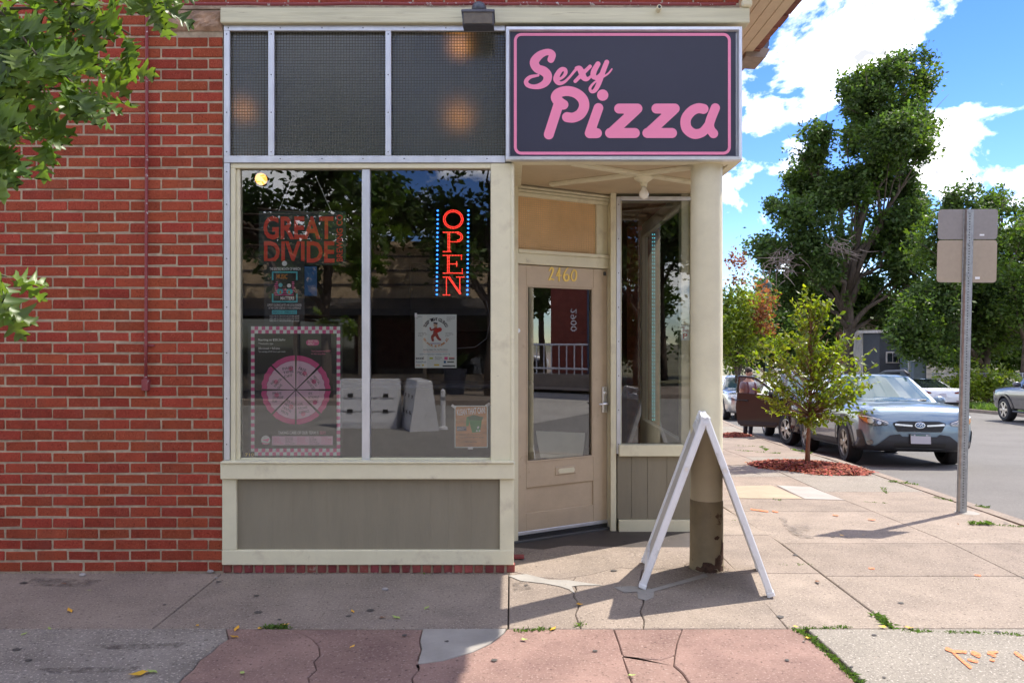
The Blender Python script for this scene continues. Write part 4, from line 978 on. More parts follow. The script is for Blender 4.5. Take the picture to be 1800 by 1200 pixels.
words = [('FREE\nMEALS', 1.5), ('MENTAL\nHEALTH\nSERVICES', 0.5), ('401K\nRETIREMENT\nMATCHING', -0.5), ('HOME\nPURCHASE\nASSISTANCE', -1.5), ('90% PAID\nHEALTH\nDENTAL\nVISION', -2.5), ('EMPLOYEE\nOWNERSHIP\nPLAN', -3.5), ('PAID\nPARENTAL\nLEAVE', 3.5), ('PAID\nTIME\nOFF', 2.5)]
rs = random.Random(3)
for k, (wd, s) in enumerate(words):
    a0 = (s-0.5)*math.pi/4+0.02; a1 = (s+0.5)*math.pi/4-0.02; mid = (a0+a1)/2; ox, oy = cx0+1.6*math.cos(mid), cy0-1.6*math.sin(mid)
    def ring(r0): return [(ox+r0*math.cos(a0+(a1-a0)*t/10)*(1+0.02*math.sin(t*1.9+k)), oy-r0*math.sin(a0+(a1-a0)*t/10)) for t in range(11)]
    sl = flat('pizza_slice', ([(ox, oy)]+ring(RP*0.84), [tuple(range(12))]), lambda a, c: px(a, c, Yq+0.0012), PKP, pz)
    o1, o2 = ring(RP*0.845), ring(RP)
    flat('crust', (o1+o2[::-1], [tuple([i, i+1, 20-i, 21-i]) for i in range(10)]), lambda a, c: px(a, c, Yq+0.0008), PKD, sl)
    for _ in range(1):
        t = rs.uniform(a0+0.18, a1-0.18); rr_ = rs.uniform(0.3, 0.72)*RP
        flat('topping', stroke2d([[(ox+rr_*math.cos(t), oy-rr_*math.sin(t), 8), (ox+rr_*math.cos(t)+0.1, oy-rr_*math.sin(t), 8)]], 0.8), lambda a, c: px(a, c, Yq+0.0006), PKD if rs.random() < 0.3 else PINK, sl)
    mx, my = ox+0.55*RP*math.cos(mid), oy-0.55*RP*math.sin(mid)
    n = wd.count('\n')+1; rot = {0: 0.35, 1: 0.9, 2: 0.0, 3: -0.15, 4: 0.5, 5: 0.0, 6: -0.9, 7: -0.2}[k]
    text_px(wd, mx-9.5, my-3.1*n, mx+9.5, my+3.1*n, Yq+0.0003, INK, sl, 0.0, ang=rot)
text_px('Starting at $20.26/hr', 454, 595, 502, 600, Yq+0.001, WHP, pz, 0.012); text_px('**includes tips', 454, 602, 480, 606, Yq+0.001, WHP, pz); text_px('30hrs/week = full-time', 454, 610, 492, 614, Yq+0.001, WHP, pz, 0.01); text_px('*an average of 30 hours per week', 454, 616, 502, 620, Yq+0.001, WHP, pz)
flat('button_print', stroke2d([[(543, 602, 10), (556, 602, 10)]], 0.8), lambda a, c: px(a, c, Yq+0.0012), PKD, pz); text_px('TEXT TO\nAPPLY', 541, 598, 558, 606, Yq+0.0004, WHP, pz)
text_px('Text Sexyjobs to 85000\nor visit sexy.pizza', 547, 615, 581, 624, Yq+0.001, PINK, pz)
text_px('TAKING CARE OF OUR TEAM IS', 489, 757.5, 560, 763, Yq+0.001, WHP, pz, 0.015); text_px('SEXY', 562, 757.5, 573, 763, Yq+0.001, PINK, pz, 0.015)
board('address_band', 478, 766, 585, 782, Yq+0.0012, PKP, pz, 0.0005)
for k, s in enumerate(('Capitol Hill\n303 830 9111\n1018 Ogden St\nDenver CO 80218', 'Jefferson Park\n303 937 7994\n2460 Eliot St\nDenver CO 80211', 'Old South Pearl\n303 777 0009\n1579 S Pearl St\nDenver CO 80210', 'Park Hill\n720 428 8081\n2460 Colorado\nDenver CO 80207', 'Trinidad\n719 422 8080\n137 N Comm\nTrinidad CO')): text_px(s, 480+21.2*k, 767.5, 498+21.2*k, 780.5, Yq+0.0003, PKD if k % 2 == 0 else INK, pz)
flat('badge_print', stroke2d([[(467, 773, 16), (467.1, 773, 16)]], 0.8), lambda a, c: px(a, c, Yq+0.0012), WHP, pz); text_px('Pizza', 461, 777, 473, 781, Yq+0.0004, PKD, pz, 0.02)
flat('badge_slice', poly2d([(460, 773), (474, 770), (471, 776)], 0.6), lambda a, c: px(a, c, Yq+0.0006), PINK, pz)
# white pyjama jog poster
wj = P_('fun_run_poster', 'white notice with arched lettering over a jogger in red pyjamas')
Yw = YP; board('sheet', 729.5, 552.5, 802.5, 646.5, Yw, PAPER, wj, 0.002); Yl = Yw-0.0008
def arc_text(s, cx, cy, r, a0, a1, hgt, m, par, inward=False):
    for i, ch in enumerate(s):
        if ch == ' ': continue
        t = a0+(a1-a0)*(i+0.5)/len(s); x = cx+r*math.cos(t); y = cy-r*math.sin(t)
        text_px(ch, x-hgt*0.38, y-hgt/2, x+hgt*0.38, y+hgt/2, Yl, m, par, 0.02, ang=(math.pi/2-t) if not inward else (-math.pi/2-t))
arc_text('SLEEP TIGHT COLORADO', 766, 582, 21, math.radians(158), math.radians(22), 5.5, INK, wj)
arc_text('9TH ANNUAL 5K PAJAMA JOG', 766, 585, 23, math.radians(205), math.radians(335), 4.0, ORP, wj, True)
def F2(strokes, m, dz=0.0, nm='figure_print'): flat(nm, stroke2d(strokes, 0.5), lambda a, c: px(a, c, Yl-dz), m, wj)
SKIN = mat('print_skin', (0.62, 0.42, 0.30), 0.7); MAROON = mat('print_maroon', (0.33, 0.06, 0.05), 0.7); REDB = mat('print_red', (0.52, 0.03, 0.02), 0.7)
F2([[(765, 571, 6.5), (766, 573, 6)]], SKIN, 0.0001, 'head_print'); F2([[(763, 567.5, 2.5), (768, 568.5, 3)]], INK, 0.0003, 'hair_print')
F2([[(766, 578, 7), (765, 587, 8)], [(763, 578, 3), (758, 580, 3), (756, 576, 2.5)]], MAROON, 0.0001, 'shirt_print'); F2([[(768, 581, 7.5), (773, 579, 7.5)]], REDB, 0.0003, 'pillow_print')
F2([[(764, 588, 5.5), (760, 592, 5), (761, 599, 4)], [(767, 588, 5.5), (771, 595, 4.5), (775, 597, 3.5)]], MAROON, 0.0002, 'trousers_print'); F2([[(759, 601, 2.5), (763, 601, 2.5)], [(776, 594, 2.5), (777, 598, 2.5)]], PAPER, 0.0004, 'shoe_print')
F2([[(757, 603.5, 1.2), (774, 603.5, 1.2)]], mat('print_violet', (0.2, 0.12, 0.4), 0.7), 0.0001, 'shadow_print')
text_px('Saturday, August 19th  City Park, Denver', 744, 613, 787, 616, Yl, INK, wj, 0.01); text_px('Pajama Contest, Kids Fun Run, Pancake Breakfast', 744, 617, 787, 619, Yl, REDB, wj); text_px('Details and registration at sleeptightcolorado.org', 738, 621, 791, 624, Yl, BLUEP, wj)
text_px('exxel', 731, 626.5, 745, 631.5, Yl, INK, wj, 0.02); text_px('Real Estate\nServices', 765, 627, 777, 632, Yl, INK, wj); text_px('ActiveWash', 731, 634, 749, 637.5, Yl, BLUEP, wj); text_px('amp', 731, 640.5, 738, 644, Yl, ORP, wj); text_px('brighter\nco', 732, 555, 742, 560, Yl, INK, wj); text_px('join the fun run walk\nsupporting our kids\nin Denver', 785, 556, 800, 564, Yl, INK, wj)
for (x0, y0, x1, y1, m_) in ((781, 627, 787, 632, PKD), (789, 628, 799, 629.5, REDB), (789, 630.5, 799, 632, INK), (755, 628, 761, 631, mat('print_lime', (0.45, 0.55, 0.05), 0.7)), (780, 634, 784, 638, BLUEP), (786, 635, 798, 637, INK), (763, 640, 772, 642.5, mat('print_yellow', (0.7, 0.55, 0.05), 0.7)), (742, 640, 745, 643, MATS['print_yellow']), (778, 642, 800, 644, INK), (735, 584, 751, 591, None), (783, 584, 797, 591, None)):
    if m_ is None:
        text_px('come out and\nrun or walk with\nall of us', x0, y0, x1, y1, Yl, INK, wj)
    else: board('logo_print', x0, y0, x1, y1, Yl, m_, wj, 0.0005)
b = MB(); b.box(pX(729, Yl), pX(733, Yl), Yl-0.001, Yl-0.0005, pZ(557, Yl), pZ(550, Yl)); b.build('tape', WHP, wj)
# orange bin cleaning flyer
kf = P_('bin_cleaning_flyer', 'orange flyer with a green wheelie bin taped in the lower window corner')
board('sheet', 799, 712.5, 857.5, 786.5, YP, PAPER, kf, 0.002); Yl = YP-0.0008
ORF = mat('flyer_orange', (0.56, 0.26, 0.10), 0.6, var=0.35, vscale=14, stretch=(0.4, 1, 2), mix=(0.75, 0.50, 0.28), mixscale=9, mixpos=(0.55, 0.75))
GRB = mat('print_bin_green', (0.03, 0.26, 0.05), 0.6); GRD = mat('print_bin_green_dark', (0.01, 0.10, 0.02), 0.6)
board('print_ground', 800.8, 714.3, 855.7, 784.7, Yl, ORF, kf, 0.0005); Yl -= 0.0006
text_px('KLEAN THAT CAN!', 803, 717, 853, 728, Yl, WHP, kf, 0.02, ang=-0.09)
flat('bin_print', poly2d([(824, 737), (847, 738), (844, 759), (830, 760)], 0.8), lambda a, c: px(a, c, Yl), GRB, kf); flat('bin_lid_print', poly2d([(822, 732), (832, 729), (850, 733), (847, 738.5), (824, 738)], 0.8), lambda a, c: px(a, c, Yl-0.0003), GRD, kf)
flat('bin_lid_print', poly2d([(820, 733), (825, 731), (824, 748), (819, 749)], 0.8), lambda a, c: px(a, c, Yl-0.0002), GRB, kf); flat('bin_mark_print', stroke2d([[(840, 752, 3), (841, 750, 3)], [(838, 757, 3), (838.1, 757, 3)], [(843, 757, 3), (843.1, 757, 3)]], 0.5), lambda a, c: px(a, c, Yl-0.0006), WHP, kf)
board('caption_band', 803, 749, 820, 757, Yl, DARKMET, kf, 0.0004); text_px('Trash & Recycle\nBin Cleaning', 804, 750, 819, 755.5, Yl-0.0005, WHP, kf)
text_px('Residential and commercial cleaning', 808, 762, 848, 765, Yl, INK, kf); text_px('Keep pests and germs away', 806, 767, 850, 770, Yl, INK, kf); text_px('Call or text today', 817, 775, 838, 778, Yl, INK, kf)
for (x0, y0, x1, y1, a) in ((793, 711, 802, 717, 0.6), (854, 708, 861, 714, -0.6), (822, 785, 832, 789, 0)):
    b = MB(); c0 = px((x0+x1)/2, (y0+y1)/2, YP-0.002); b.box(-0.017, 0.017, 0, 0.0004, -0.009, 0.009); b.build('tape', WHP, kf, loc=c0, rot=(0, a, 0))
# small black sticker
o = P_('window_sticker', 'small black sticker with brass marks at the window bottom left', 'sticker'); board('sheet', 419.5, 793.5, 447, 803.5, YP-0.003, BLACK, o, 0.001); text_px('710', 431, 796, 446, 801.5, YP-0.0035, GOLD, o); board('band', 420, 803.6, 447, 805, YP-0.003, GOLD, o, 0.001)
# paper in the door glass (sags behind the pane)
PAPW = mat('aged_paper', (0.80, 0.75, 0.60), 0.8, var=0.06, vscale=8)
V = []; n = 8
for j in range(n+1):
    for i in range(n+1):
        s, t = i/n, j/n; x = 944+84*s+(1-t)*10*(1-s)+3*t; y = 804-t*46+6*math.sin(s*2.5)*(1-t)-s*2+t*5*s
        u, z = dpx(x, y); V.append((u, 0.034+0.012*math.sin(3*s+2*t), z))
me = np_mesh('paper_sheet', V, [(j*(n+1)+i, j*(n+1)+i+1, (j+1)*(n+1)+i+1, (j+1)*(n+1)+i) for j in range(n) for i in range(n)], True)
o = put('paper_sheet', me, PAPW, None, tuple(P0), (0, 0, ang)); tag(o, 'curled cream paper sheet stuck inside the door glass', 'paper')
# notice in the recess window
o = P_('parking_notice', 'little white notice with red print in the recess window', 'notice')
Yn = YS+0.03; board('sheet', 1197, 571, 1212, 598, Yn, PAPER, o, 0.001); text_px('NO\nPARKING', 1199, 574, 1210, 583, Yn-0.0008, REDB, o); text_px('P', 1201, 586, 1208, 595, Yn-0.0008, REDB, o)
# LED strip in the recess window
LEDC = mat('led_cyan', (0.2, 0.9, 0.9), 0.5, emit=(0.10, 0.70, 0.80), estr=0.9)
b = MB(); yy = 412
while yy < 742:
    for xx in (1147, 1150.5): b.ball(px(xx, yy, YS+0.25), 0.0028, 6, 4)
    yy += 6.5
ls = b.build('led_strip', LEDC); tag(ls, 'string of tiny cyan lights hanging behind the recess window', 'lights')
# LED open sign
REDL = mat('led_red', (0.9, 0.1, 0.05), 0.5, emit=(1.0, 0.045, 0.03), estr=0.75); BLUL = mat('led_blue', (0.05, 0.3, 0.9), 0.5, emit=(0.025, 0.20, 1.0), estr=1.1)
TUBEB = mat('sign_clear_backing', (0.015, 0.02, 0.03), 0.3)
op = P_('open_sign', 'lit vertical OPEN sign of red dots between blue dot rows', 'sign')
YO = F0+0.10
def zo(x, y): return (400+x/3.6, 280+y/3.6)
def dots(paths, step, r, m, nm):
    b = MB()
    for p in paths:
        P = np.array(p, float); d = np.r_[0, np.cumsum(np.hypot(*np.diff(P, axis=0).T))]; k = max(1, int(d[-1]/step))
        for s in np.linspace(0, d[-1], k+1):
            q = zo(np.interp(s, d, P[:, 0]), np.interp(s, d, P[:, 1])); b.ball(px(*q, YO), r, 6, 4)
    return b.build(nm, m, op)
def circ(cx, cy, rx, ry, a0=0, a1=360, n=24): return [(cx+rx*math.cos(math.radians(a0+(a1-a0)*i/n)), cy+ry*math.sin(math.radians(a0+(a1-a0)*i/n))) for i in range(n+1)]
st_ = 9.0
for o_ in (0, 10):
    pass
dots([circ(1428, 380, 62-o_, 58-o_) for o_ in (0, 10)], st_, 0.0034, REDL, 'letter_o')
dots([[(1365, 462), (1460, 462)], [(1395, 470), (1395, 580)], [(1405, 470), (1405, 580)], [(1365, 584), (1412, 584)], circ(1455, 492, 32, 30, -90, 90, 10), circ(1455, 492, 22, 20, -90, 90, 10), [(1405, 522), (1455, 522)]], st_, 0.0034, REDL, 'letter_p')
dots([[(1365, 608), (1480, 608)], [(1392, 615), (1392, 715)], [(1402, 615), (1402, 715)], [(1365, 720), (1485, 720)], [(1480, 608), (1480, 632)], [(1485, 720), (1485, 695)], [(1405, 662), (1450, 662)], [(1450, 648), (1450, 676)]], st_, 0.0034, REDL, 'letter_e')
dots([[(1365, 745), (1395, 745)], [(1385, 750), (1385, 855)], [(1365, 858), (1405, 858)], [(1395, 745), (1468, 850)], [(1405, 745), (1476, 848)], [(1470, 750), (1470, 850)], [(1450, 745), (1495, 745)]], st_, 0.0034, REDL, 'letter_n')
for x_, x2 in ((1331, 1325), (1525, 1518)):
    dots([[(x_, 325), (x2, 855)]], 27.0, 0.0065, BLUL, 'blue_dot_row')
    dots([[(x_-5, 325), (x2-5, 855)]], 27.0, 0.0035, BLUL, 'blue_dot_row')
MB().quad((pX(400+1300/3.6, YO), YO+0.012, pZ(280+875/3.6, YO)), (pX(400+1548/3.6, YO), YO+0.012, pZ(280+875/3.6, YO)), (pX(400+1548/3.6, YO), YO+0.012, pZ(280+310/3.6, YO)), (pX(400+1300/3.6, YO), YO+0.012, pZ(280+310/3.6, YO))).build('backing', glass_mat('clear_acrylic', (0.7, 0.75, 0.8), 0.03, 0.5), op)
b = MB(); b.tube([px(855, 530, YO), px(862, 560, YO), px(855, 595, YO), px(835, 610, YO), px(800, 612, YO)], 0.003, 6); b.build('power_cord', DARKMET, op)
# interior: lamps, counter, stool
def pendant(x, y, Y, label, r=0.07, drop=True):
    e = empty('pendant_lamp'); tag(e, label, 'lamp', 'lit lamps inside the shop')
    c = px(x, y, Y); MB().ball(c, r, 14, 10).build('bulb', WARM, e, True)
    MB().tube([c+Vector((0, 0, r*0.9)), (c.x, c.y, 4.5)], 0.006, 6).build('cord', BLACK, e)
pendant(459, 315, 6.3, 'round amber lamp glowing in the top left of the display window', 0.05)
pendant(812, 105, 6.4, 'amber lamp glowing behind the right ribbed transom pane near its top', 0.06)
pendant(812, 228, 7.2, 'amber lamp glowing low behind the right ribbed transom pane', 0.065)
pendant(455, 215, 6.6, 'amber lamp glowing behind the narrow left ribbed transom pane', 0.05)
INTC = mat('counter_dark', (0.045, 0.035, 0.03), 0.5, var=0.3, vscale=5)
cn = empty('shop_counter'); tag(cn, 'dark service counter standing inside behind the display window', 'counter')
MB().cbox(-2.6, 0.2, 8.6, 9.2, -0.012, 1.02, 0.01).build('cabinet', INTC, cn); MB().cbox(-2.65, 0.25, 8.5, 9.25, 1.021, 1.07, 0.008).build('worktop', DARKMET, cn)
mn = MB().cbox(-1.5, -0.2, 10.9, 10.98, 1.7, 2.7, 0.01).build('menu_board', INTC); tag(mn, 'dark menu board on the back wall inside the shop', 'board')
# ---------------------------------------------------------------- A-frame board
af = empty('sandwich_board', (1.197, 4.57, 0), math.atan2(-0.2, 0.98)); tag(af, 'white folding sandwich board standing open in front of the column', 'sandwich board')
PANELB = mat('board_insert', (0.50, 0.46, 0.42), 0.5, var=0.1, vscale=5)
AW, AS, AZ = 0.60, 0.385, 1.075
for s in (-1, 1):
    L = math.hypot(AS, AZ); tilt = math.atan2(AS, AZ)
    leaf = MB()       # local: y along the width, z along the slope, x thickness
    T = 0.042
    leaf.cbox(-T/2, T/2, 0, 0.055, 0.0, L, 0.006); leaf.cbox(-T/2, T/2, AW-0.055, AW, 0.0, L, 0.006)
    leaf.cbox(-T/2, T/2, 0.056, AW-0.056, L-0.13, L-0.07, 0.006); leaf.cbox(-T/2, T/2, 0.056, AW-0.056, 0.08, 0.14, 0.006)
    leaf.cbox(-T/2, T/2, 0.056, 0.20, L-0.069, L-0.005, 0.006); leaf.cbox(-T/2, T/2, AW-0.20, AW-0.056, L-0.069, L-0.005, 0.006); leaf.cbox(-T/2+0.004, T/2-0.004, 0.201, AW-0.201, L-0.030, L-0.006, 0.006)
    o = leaf.build('leaf_frame', WHITEP, af, loc=(s*AS, 0, 0.018), rot=(0, -s*tilt, 0))
    p = MB(); p.box(-0.008, 0.008, 0.052, AW-0.052, 0.135, L-0.125); p.build('panel', PANELB, o)
    f = MB(); f.cbox(-0.024, 0.024, -0.004, 0.06, -0.012, 0.02, 0.006); f.cbox(-0.024, 0.024, AW-0.06, AW+0.004, -0.012, 0.02, 0.006); f.build('foot', WHITEP, o)
    f = MB()
    for yy in (0.0, AW):
        f.lathe([(0.0, -0.004), (0.012, -0.003), (0.014, 0.002)] if yy == 0 else [(0.014, -0.002), (0.012, 0.003), (0.0, 0.004)], 14, 'y', (0, yy, L*0.70))
    f.build('strut_rivet', CHROME, o)
b = MB(); b.tube([(0, -0.012, AZ-0.02), (0, AW+0.012, AZ-0.02)], 0.012, 10); b.cbox(-0.03, 0.03, 0.0, 0.05, AZ-0.01, AZ+0.022, 0.01); b.cbox(-0.03, 0.03, AW-0.05, AW, AZ-0.01, AZ+0.022, 0.01); b.build('hinge', WHITEP, af, 'auto')
# ---------------------------------------------------------------- sign post with two plates seen from behind
GALV = mat('galvanised_steel', (0.36, 0.37, 0.38), 0.5, metal=0.7, var=0.2, vscale=25)
PLATEU = mat('plate_back_grey', (0.30, 0.27, 0.26), 0.45, metal=0.35, var=0.06, vscale=30)
PLATEL = mat('plate_back_tan', (0.42, 0.34, 0.26), 0.5, metal=0.2, var=0.05, vscale=30)
SPX, SPY = gp2(1692, 901)
sp_ = empty('street_sign', (SPX, SPY, g(SPY)), math.radians(8)); sp_.rotation_euler = (0, 0.022, -math.radians(11))
tag(sp_, 'perforated steel post carrying two sign plates seen from behind', 'sign')
hh = 2.86
b = MB(); b.box(-0.024, 0.024, -0.004, 0.0, 0, hh); b.prism([(-0.024, 0.0), (-0.024, -0.004), (-0.036, 0.024), (-0.034, 0.028)], 0, hh, 'z'); b.prism([(0.024, -0.004), (0.024, 0.0), (0.034, 0.028), (0.036, 0.024)], 0, hh, 'z')
b.box(-0.045, -0.034, 0.024, 0.028, 0, hh); b.box(0.034, 0.045, 0.024, 0.028, 0, hh); b.build('post', GALV, sp_)
b = MB(); z = 0.05
while z < hh-0.03: b.lathe([(0.0, -0.0052), (0.0055, -0.005)], 8, 'y', (0, 0, z)); z += 0.0254
tag(b.build('perforation', BLACK, sp_), kind='stuff')
def rrect(x0, x1, z0, z1, r=0.03, n=5):
    P = []
    for cx_, cz_, a in ((x1-r, z1-r, 0), (x0+r, z1-r, 90), (x0+r, z0+r, 180), (x1-r, z0+r, 270)):
        for k in range(n+1): t = math.radians(a+90*k/n); P.append((cx_+r*math.cos(t), cz_+r*math.sin(t)))
    return P
def pz_(y): return pZ(y, SPY)-g(SPY)
up_ = MB().prism(rrect(-0.262, 0.252, pz_(420), pz_(367)), 0.030, 0.033).build('sign_plate', PLATEU, sp_); lo_ = MB().prism(rrect(-0.262, 0.252, pz_(496), pz_(421.5)), 0.030, 0.033).build('sign_plate', PLATEL, sp_)
b = MB(); b.box(0.10, 0.14, 0.0292, 0.0298, pz_(414), pz_(411)); b.build('maker_sticker', WHP, up_); b = MB(); b.box(0.07, 0.11, 0.0292, 0.0298, pz_(490), pz_(486)); b.build('maker_sticker', WHP, lo_)
for zz in (pz_(375), pz_(412), pz_(430), pz_(485)): MB().lathe([(0.0, -0.012), (0.008, -0.012), (0.009, -0.004)], 8, 'y', (0, 0, zz)).build('bolt', GALV, sp_)
b = MB(); b.lathe([(0.0, 0.004), (0.10, 0.004), (0.11, 0.0)], 12, 'z', (0.05, 0.02, 0)); b.build('footing_collar', PATCH, sp_)

# ---------------------------------------------------------------- vehicles
def loft_rings(st, n_out=46):
    S = catmull(np.array(st, float), 6); rings = []
    for y, w, zb, zt, cr in S:
        half = [(0.0, zb), (0.55*w, zb), (0.86*w, zb+0.012), (0.955*w, zb+0.06), (0.985*w, zb+0.16), (1.0*w, (zb+zt)/2-0.03), (0.995*w, (zb+zt)/2+0.12*(zt-zb)), (0.985*w, zt-0.10*(zt-zb)-0.03), (0.955*w, zt-0.03), (0.905*w, zt), (0.70*w, zt+0.45*cr), (0.35*w, zt+0.9*cr), (0.0, zt+cr)]
        ring = [(x, y, z) for x, z in half]+[(-x, y, z) for x, z in half[-2:0:-1]]
        rings.append(ring)
    return rings
def loft(rings):
    V = [p for r_ in rings for p in r_]; n = len(rings[0]); F = []
    for i in range(len(rings)-1):
        for k in range(n): k2 = (k+1) % n; F.append((i*n+k, i*n+k2, (i+1)*n+k2, (i+1)*n+k))
    F.append(tuple(range(n-1, -1, -1))); k = (len(rings)-1)*n; F.append(tuple(k+i for i in range(n)))
    return V, F
def fix_normals(me):
    bm_ = bmesh.new(); bm_.from_mesh(me); bmesh.ops.recalc_face_normals(bm_, faces=bm_.faces[:]); bm_.to_mesh(me); bm_.free(); me.update()
def cabin(yf0, yf1, yr1, yr0, zb, zr, wb, wr, bow=0.14, crown=0.05, zb_rear=None):
    rings = []; nf, ns = 9, 12
    for h in (0, 0.2, 0.4, 0.6, 0.8, 0.92, 1.0):
        hh_ = h; w = wb+(wr-wb)*h**1.25; f = yf0+(yf1-yf0)*h; r_ = yr0+(yr1-yr0)*h; ring = []
        for i in range(nf): u = -1+2*i/(nf-1); ring.append((u*w, f+bow*u*u*(1-0.3*h), zb+(zr-zb)*h-0.02*(h == 1.0)*abs(u)))
        for i in range(1, ns):
            t = i/ns; y0 = f+bow*(1-0.3*h); y1 = r_-bow*0.5; ring.append((w*(1+0.02*math.sin(math.pi*t)), y0+(y1-y0)*t, zb+(zr-zb)*h-0.02*(h == 1.0)))
        for i in range(nf): u = 1-2*i/(nf-1); ring.append((u*w, r_-bow*0.5*u*u, zb+(zr-zb)*h-0.02*(h == 1.0)*abs(u)))
        for i in range(1, ns):
            t = 1-i/ns; y0 = f+bow*(1-0.3*h); y1 = r_-bow*0.5; ring.append((-w*(1+0.02*math.sin(math.pi*t)), y0+(y1-y0)*t, zb+(zr-zb)*h-0.02*(h == 1.0)))
        rings.append(ring)
    top = rings[-1]; cy = sum(p[1] for p in top)/len(top); zt = zr
    for s, dz in ((0.86, 0.45), (0.5, 0.85), (0.15, 1.0)):
        rings.append([(p[0]*s, cy+(p[1]-cy)*s, zt-0.005+crown*dz) for p in top])
    return loft(rings)
class Proj:
    def __init__(self, meshes):
        V = []; F = []
        for v, f in meshes: n = len(V); V += [tuple(p) for p in v]; F += [tuple(i+n for i in q) for q in f]
        self.t = BVHTree.FromPolygons([Vector(p) for p in V], F)
    def patch(self, name, vf, side, off, m, par):
        """side: front (x,z) rear (x,z) left(-x)/right(+x) (y,z) top (x,y)"""
        vs, F = vf; O = []; ok = []
        dirs = {'front': Vector((0, 1, 0)), 'rear': Vector((0, -1, 0)), 'left': Vector((1, 0, 0)), 'right': Vector((-1, 0, 0)), 'top': Vector((0, 0, -1))}
        d = dirs[side]
        for a, c in vs:
            if side == 'front': o = Vector((a, -3, c))
            elif side == 'rear': o = Vector((a, 9, c))
            elif side == 'left': o = Vector((-3, a, c))
            elif side == 'right': o = Vector((3, a, c))
            else: o = Vector((a, c, 4))
            h = self.t.ray_cast(o, d)
            if h[0] is None: O.append(o); ok.append(False)
            else:
                nrm = h[1] if h[1].dot(d) < 0 else -h[1]
                O.append(h[0]-d*off*0.6+nrm*off*0.6); ok.append(True)
        F = [f for f in F if all(ok[i] for i in f)]
        if not F: return None
        me = bpy.data.meshes.new(name); me.from_pydata([tuple(p) for p in O], [], F); me.update()
        if sum(p.normal.dot(d)*p.area for p in me.polygons) > 0: me.flip_normals()
        me.polygons.foreach_set('use_smooth', [True]*len(me.polygons))
        bm_ = bmesh.new(); bm_.from_mesh(me); bmesh.ops.delete(bm_, geom=[v for v in bm_.verts if not v.link_faces], context='VERTS'); bm_.to_mesh(me); bm_.free()
        return put(name, me, m, par)
def mirror2(P): return [(-a, c) for a, c in P]
def ring_sector(y, z, r0, r1, zmin, cell=0.02):
    def fn(A, B):
        d = np.hypot(A-y, B-z); return np.maximum(np.maximum(r0-d, d-r1), zmin-B)
    return sdf2d(fn, y-r1, y+r1, zmin, z+r1, cell)
CARGLASS = mat('car_glass', (0.012, 0.016, 0.018), 0.03, spec=1.0, coat=1.0)
WSHIELD = mat('windscreen_glass', (0.045, 0.09, 0.105), 0.10, spec=0.6, coat=0.4)
CLAD = mat('grey_plastic_cladding', (0.030, 0.031, 0.038), 0.55, var=0.1, vscale=20)
HEADL = mat('headlamp_lens', (0.16, 0.16, 0.17), 0.08, metal=0.4, coat=1.0, var=0.6, vscale=26)
AMBER = mat('amber_lens', (0.55, 0.18, 0.04), 0.1, coat=1.0)
REDLAMP = mat('red_tail_lens', (0.16, 0.012, 0.012), 0.1, coat=1.0)
RIMD = mat('dark_alloy', (0.05, 0.045, 0.04), 0.3, metal=0.8); RIMM = mat('two_tone_alloy', (0.34, 0.31, 0.28), 0.3, metal=0.8); RIML = mat('light_alloy', (0.62, 0.58, 0.54), 0.3, metal=0.85)
PLATEM = mat('number_plate', (0.52, 0.50, 0.55), 0.5)
PGREEN = mat('plate_green', (0.02, 0.12, 0.09), 0.5)
def wheel(x, y, r, w, par, side, rim_m, spokes, turn=0.0, split=True):
    e = MB().lathe([(r*0.66, -w/2), (r*0.90, -w/2-0.004), (r*0.97, -w/2+0.02), (r, -w/2+0.05), (r, w/2-0.05), (r*0.97, w/2-0.02), (r*0.90, w/2+0.004), (r*0.66, w/2), (r*0.66, -w/2)], 36, 'x', cap=False).build('wheel', RUBBER, par, 'auto', loc=(x, y, r), rot=(0, 0, turn))
    so = side*(w/2-0.012)
    b = MB(); b.lathe([(r*0.665, -0.012), (r*0.68, 0.008), (r*0.62, 0.010), (r*0.60, -0.02)] if side > 0 else [(r*0.60, 0.02), (r*0.62, -0.010), (r*0.68, -0.008), (r*0.665, 0.012)], 36, 'x', (so, 0, 0), cap=False)
    for k in range(spokes):
        a = 2*math.pi*k/spokes
        for da in ((-0.11, 0.11) if split else (0,)):
            a2 = a+da*1.6; ww = 0.022 if split else 0.04
            ca, sa = math.cos(a2), math.sin(a2); tx, tz = -sa, ca
            q = []
            for rr_, wd in ((r*0.10, ww*1.2), (r*0.63, ww)):
                for s in (-1, 1): q.append((rr_*ca+tx*wd*s, rr_*sa+tz*wd*s))
            V = [(so+side*0.006, *q[0]), (so+side*0.006, *q[1]), (so+side*0.003, *q[3]), (so+side*0.003, *q[2]), (so-side*0.02, *q[0]), (so-side*0.02, *q[1]), (so-side*0.02, *q[3]), (so-side*0.02, *q[2])]
            b.add(V, [(0, 1, 2, 3), (0, 4, 5, 1), (2, 6, 7, 3), (1, 5, 6, 2), (0, 3, 7, 4)])
    b.lathe([(0.0, side*0.012), (r*0.13, side*0.010), (r*0.17, 0)], 16, 'x', (so, 0, 0)); b.build('rim', rim_m, e, 'auto')
    b = MB(); b.lathe([(0.0, so-side*0.05), (r*0.655, so-side*0.05)], 24, 'x'); b.build('brake', BLACK, e)
    return e
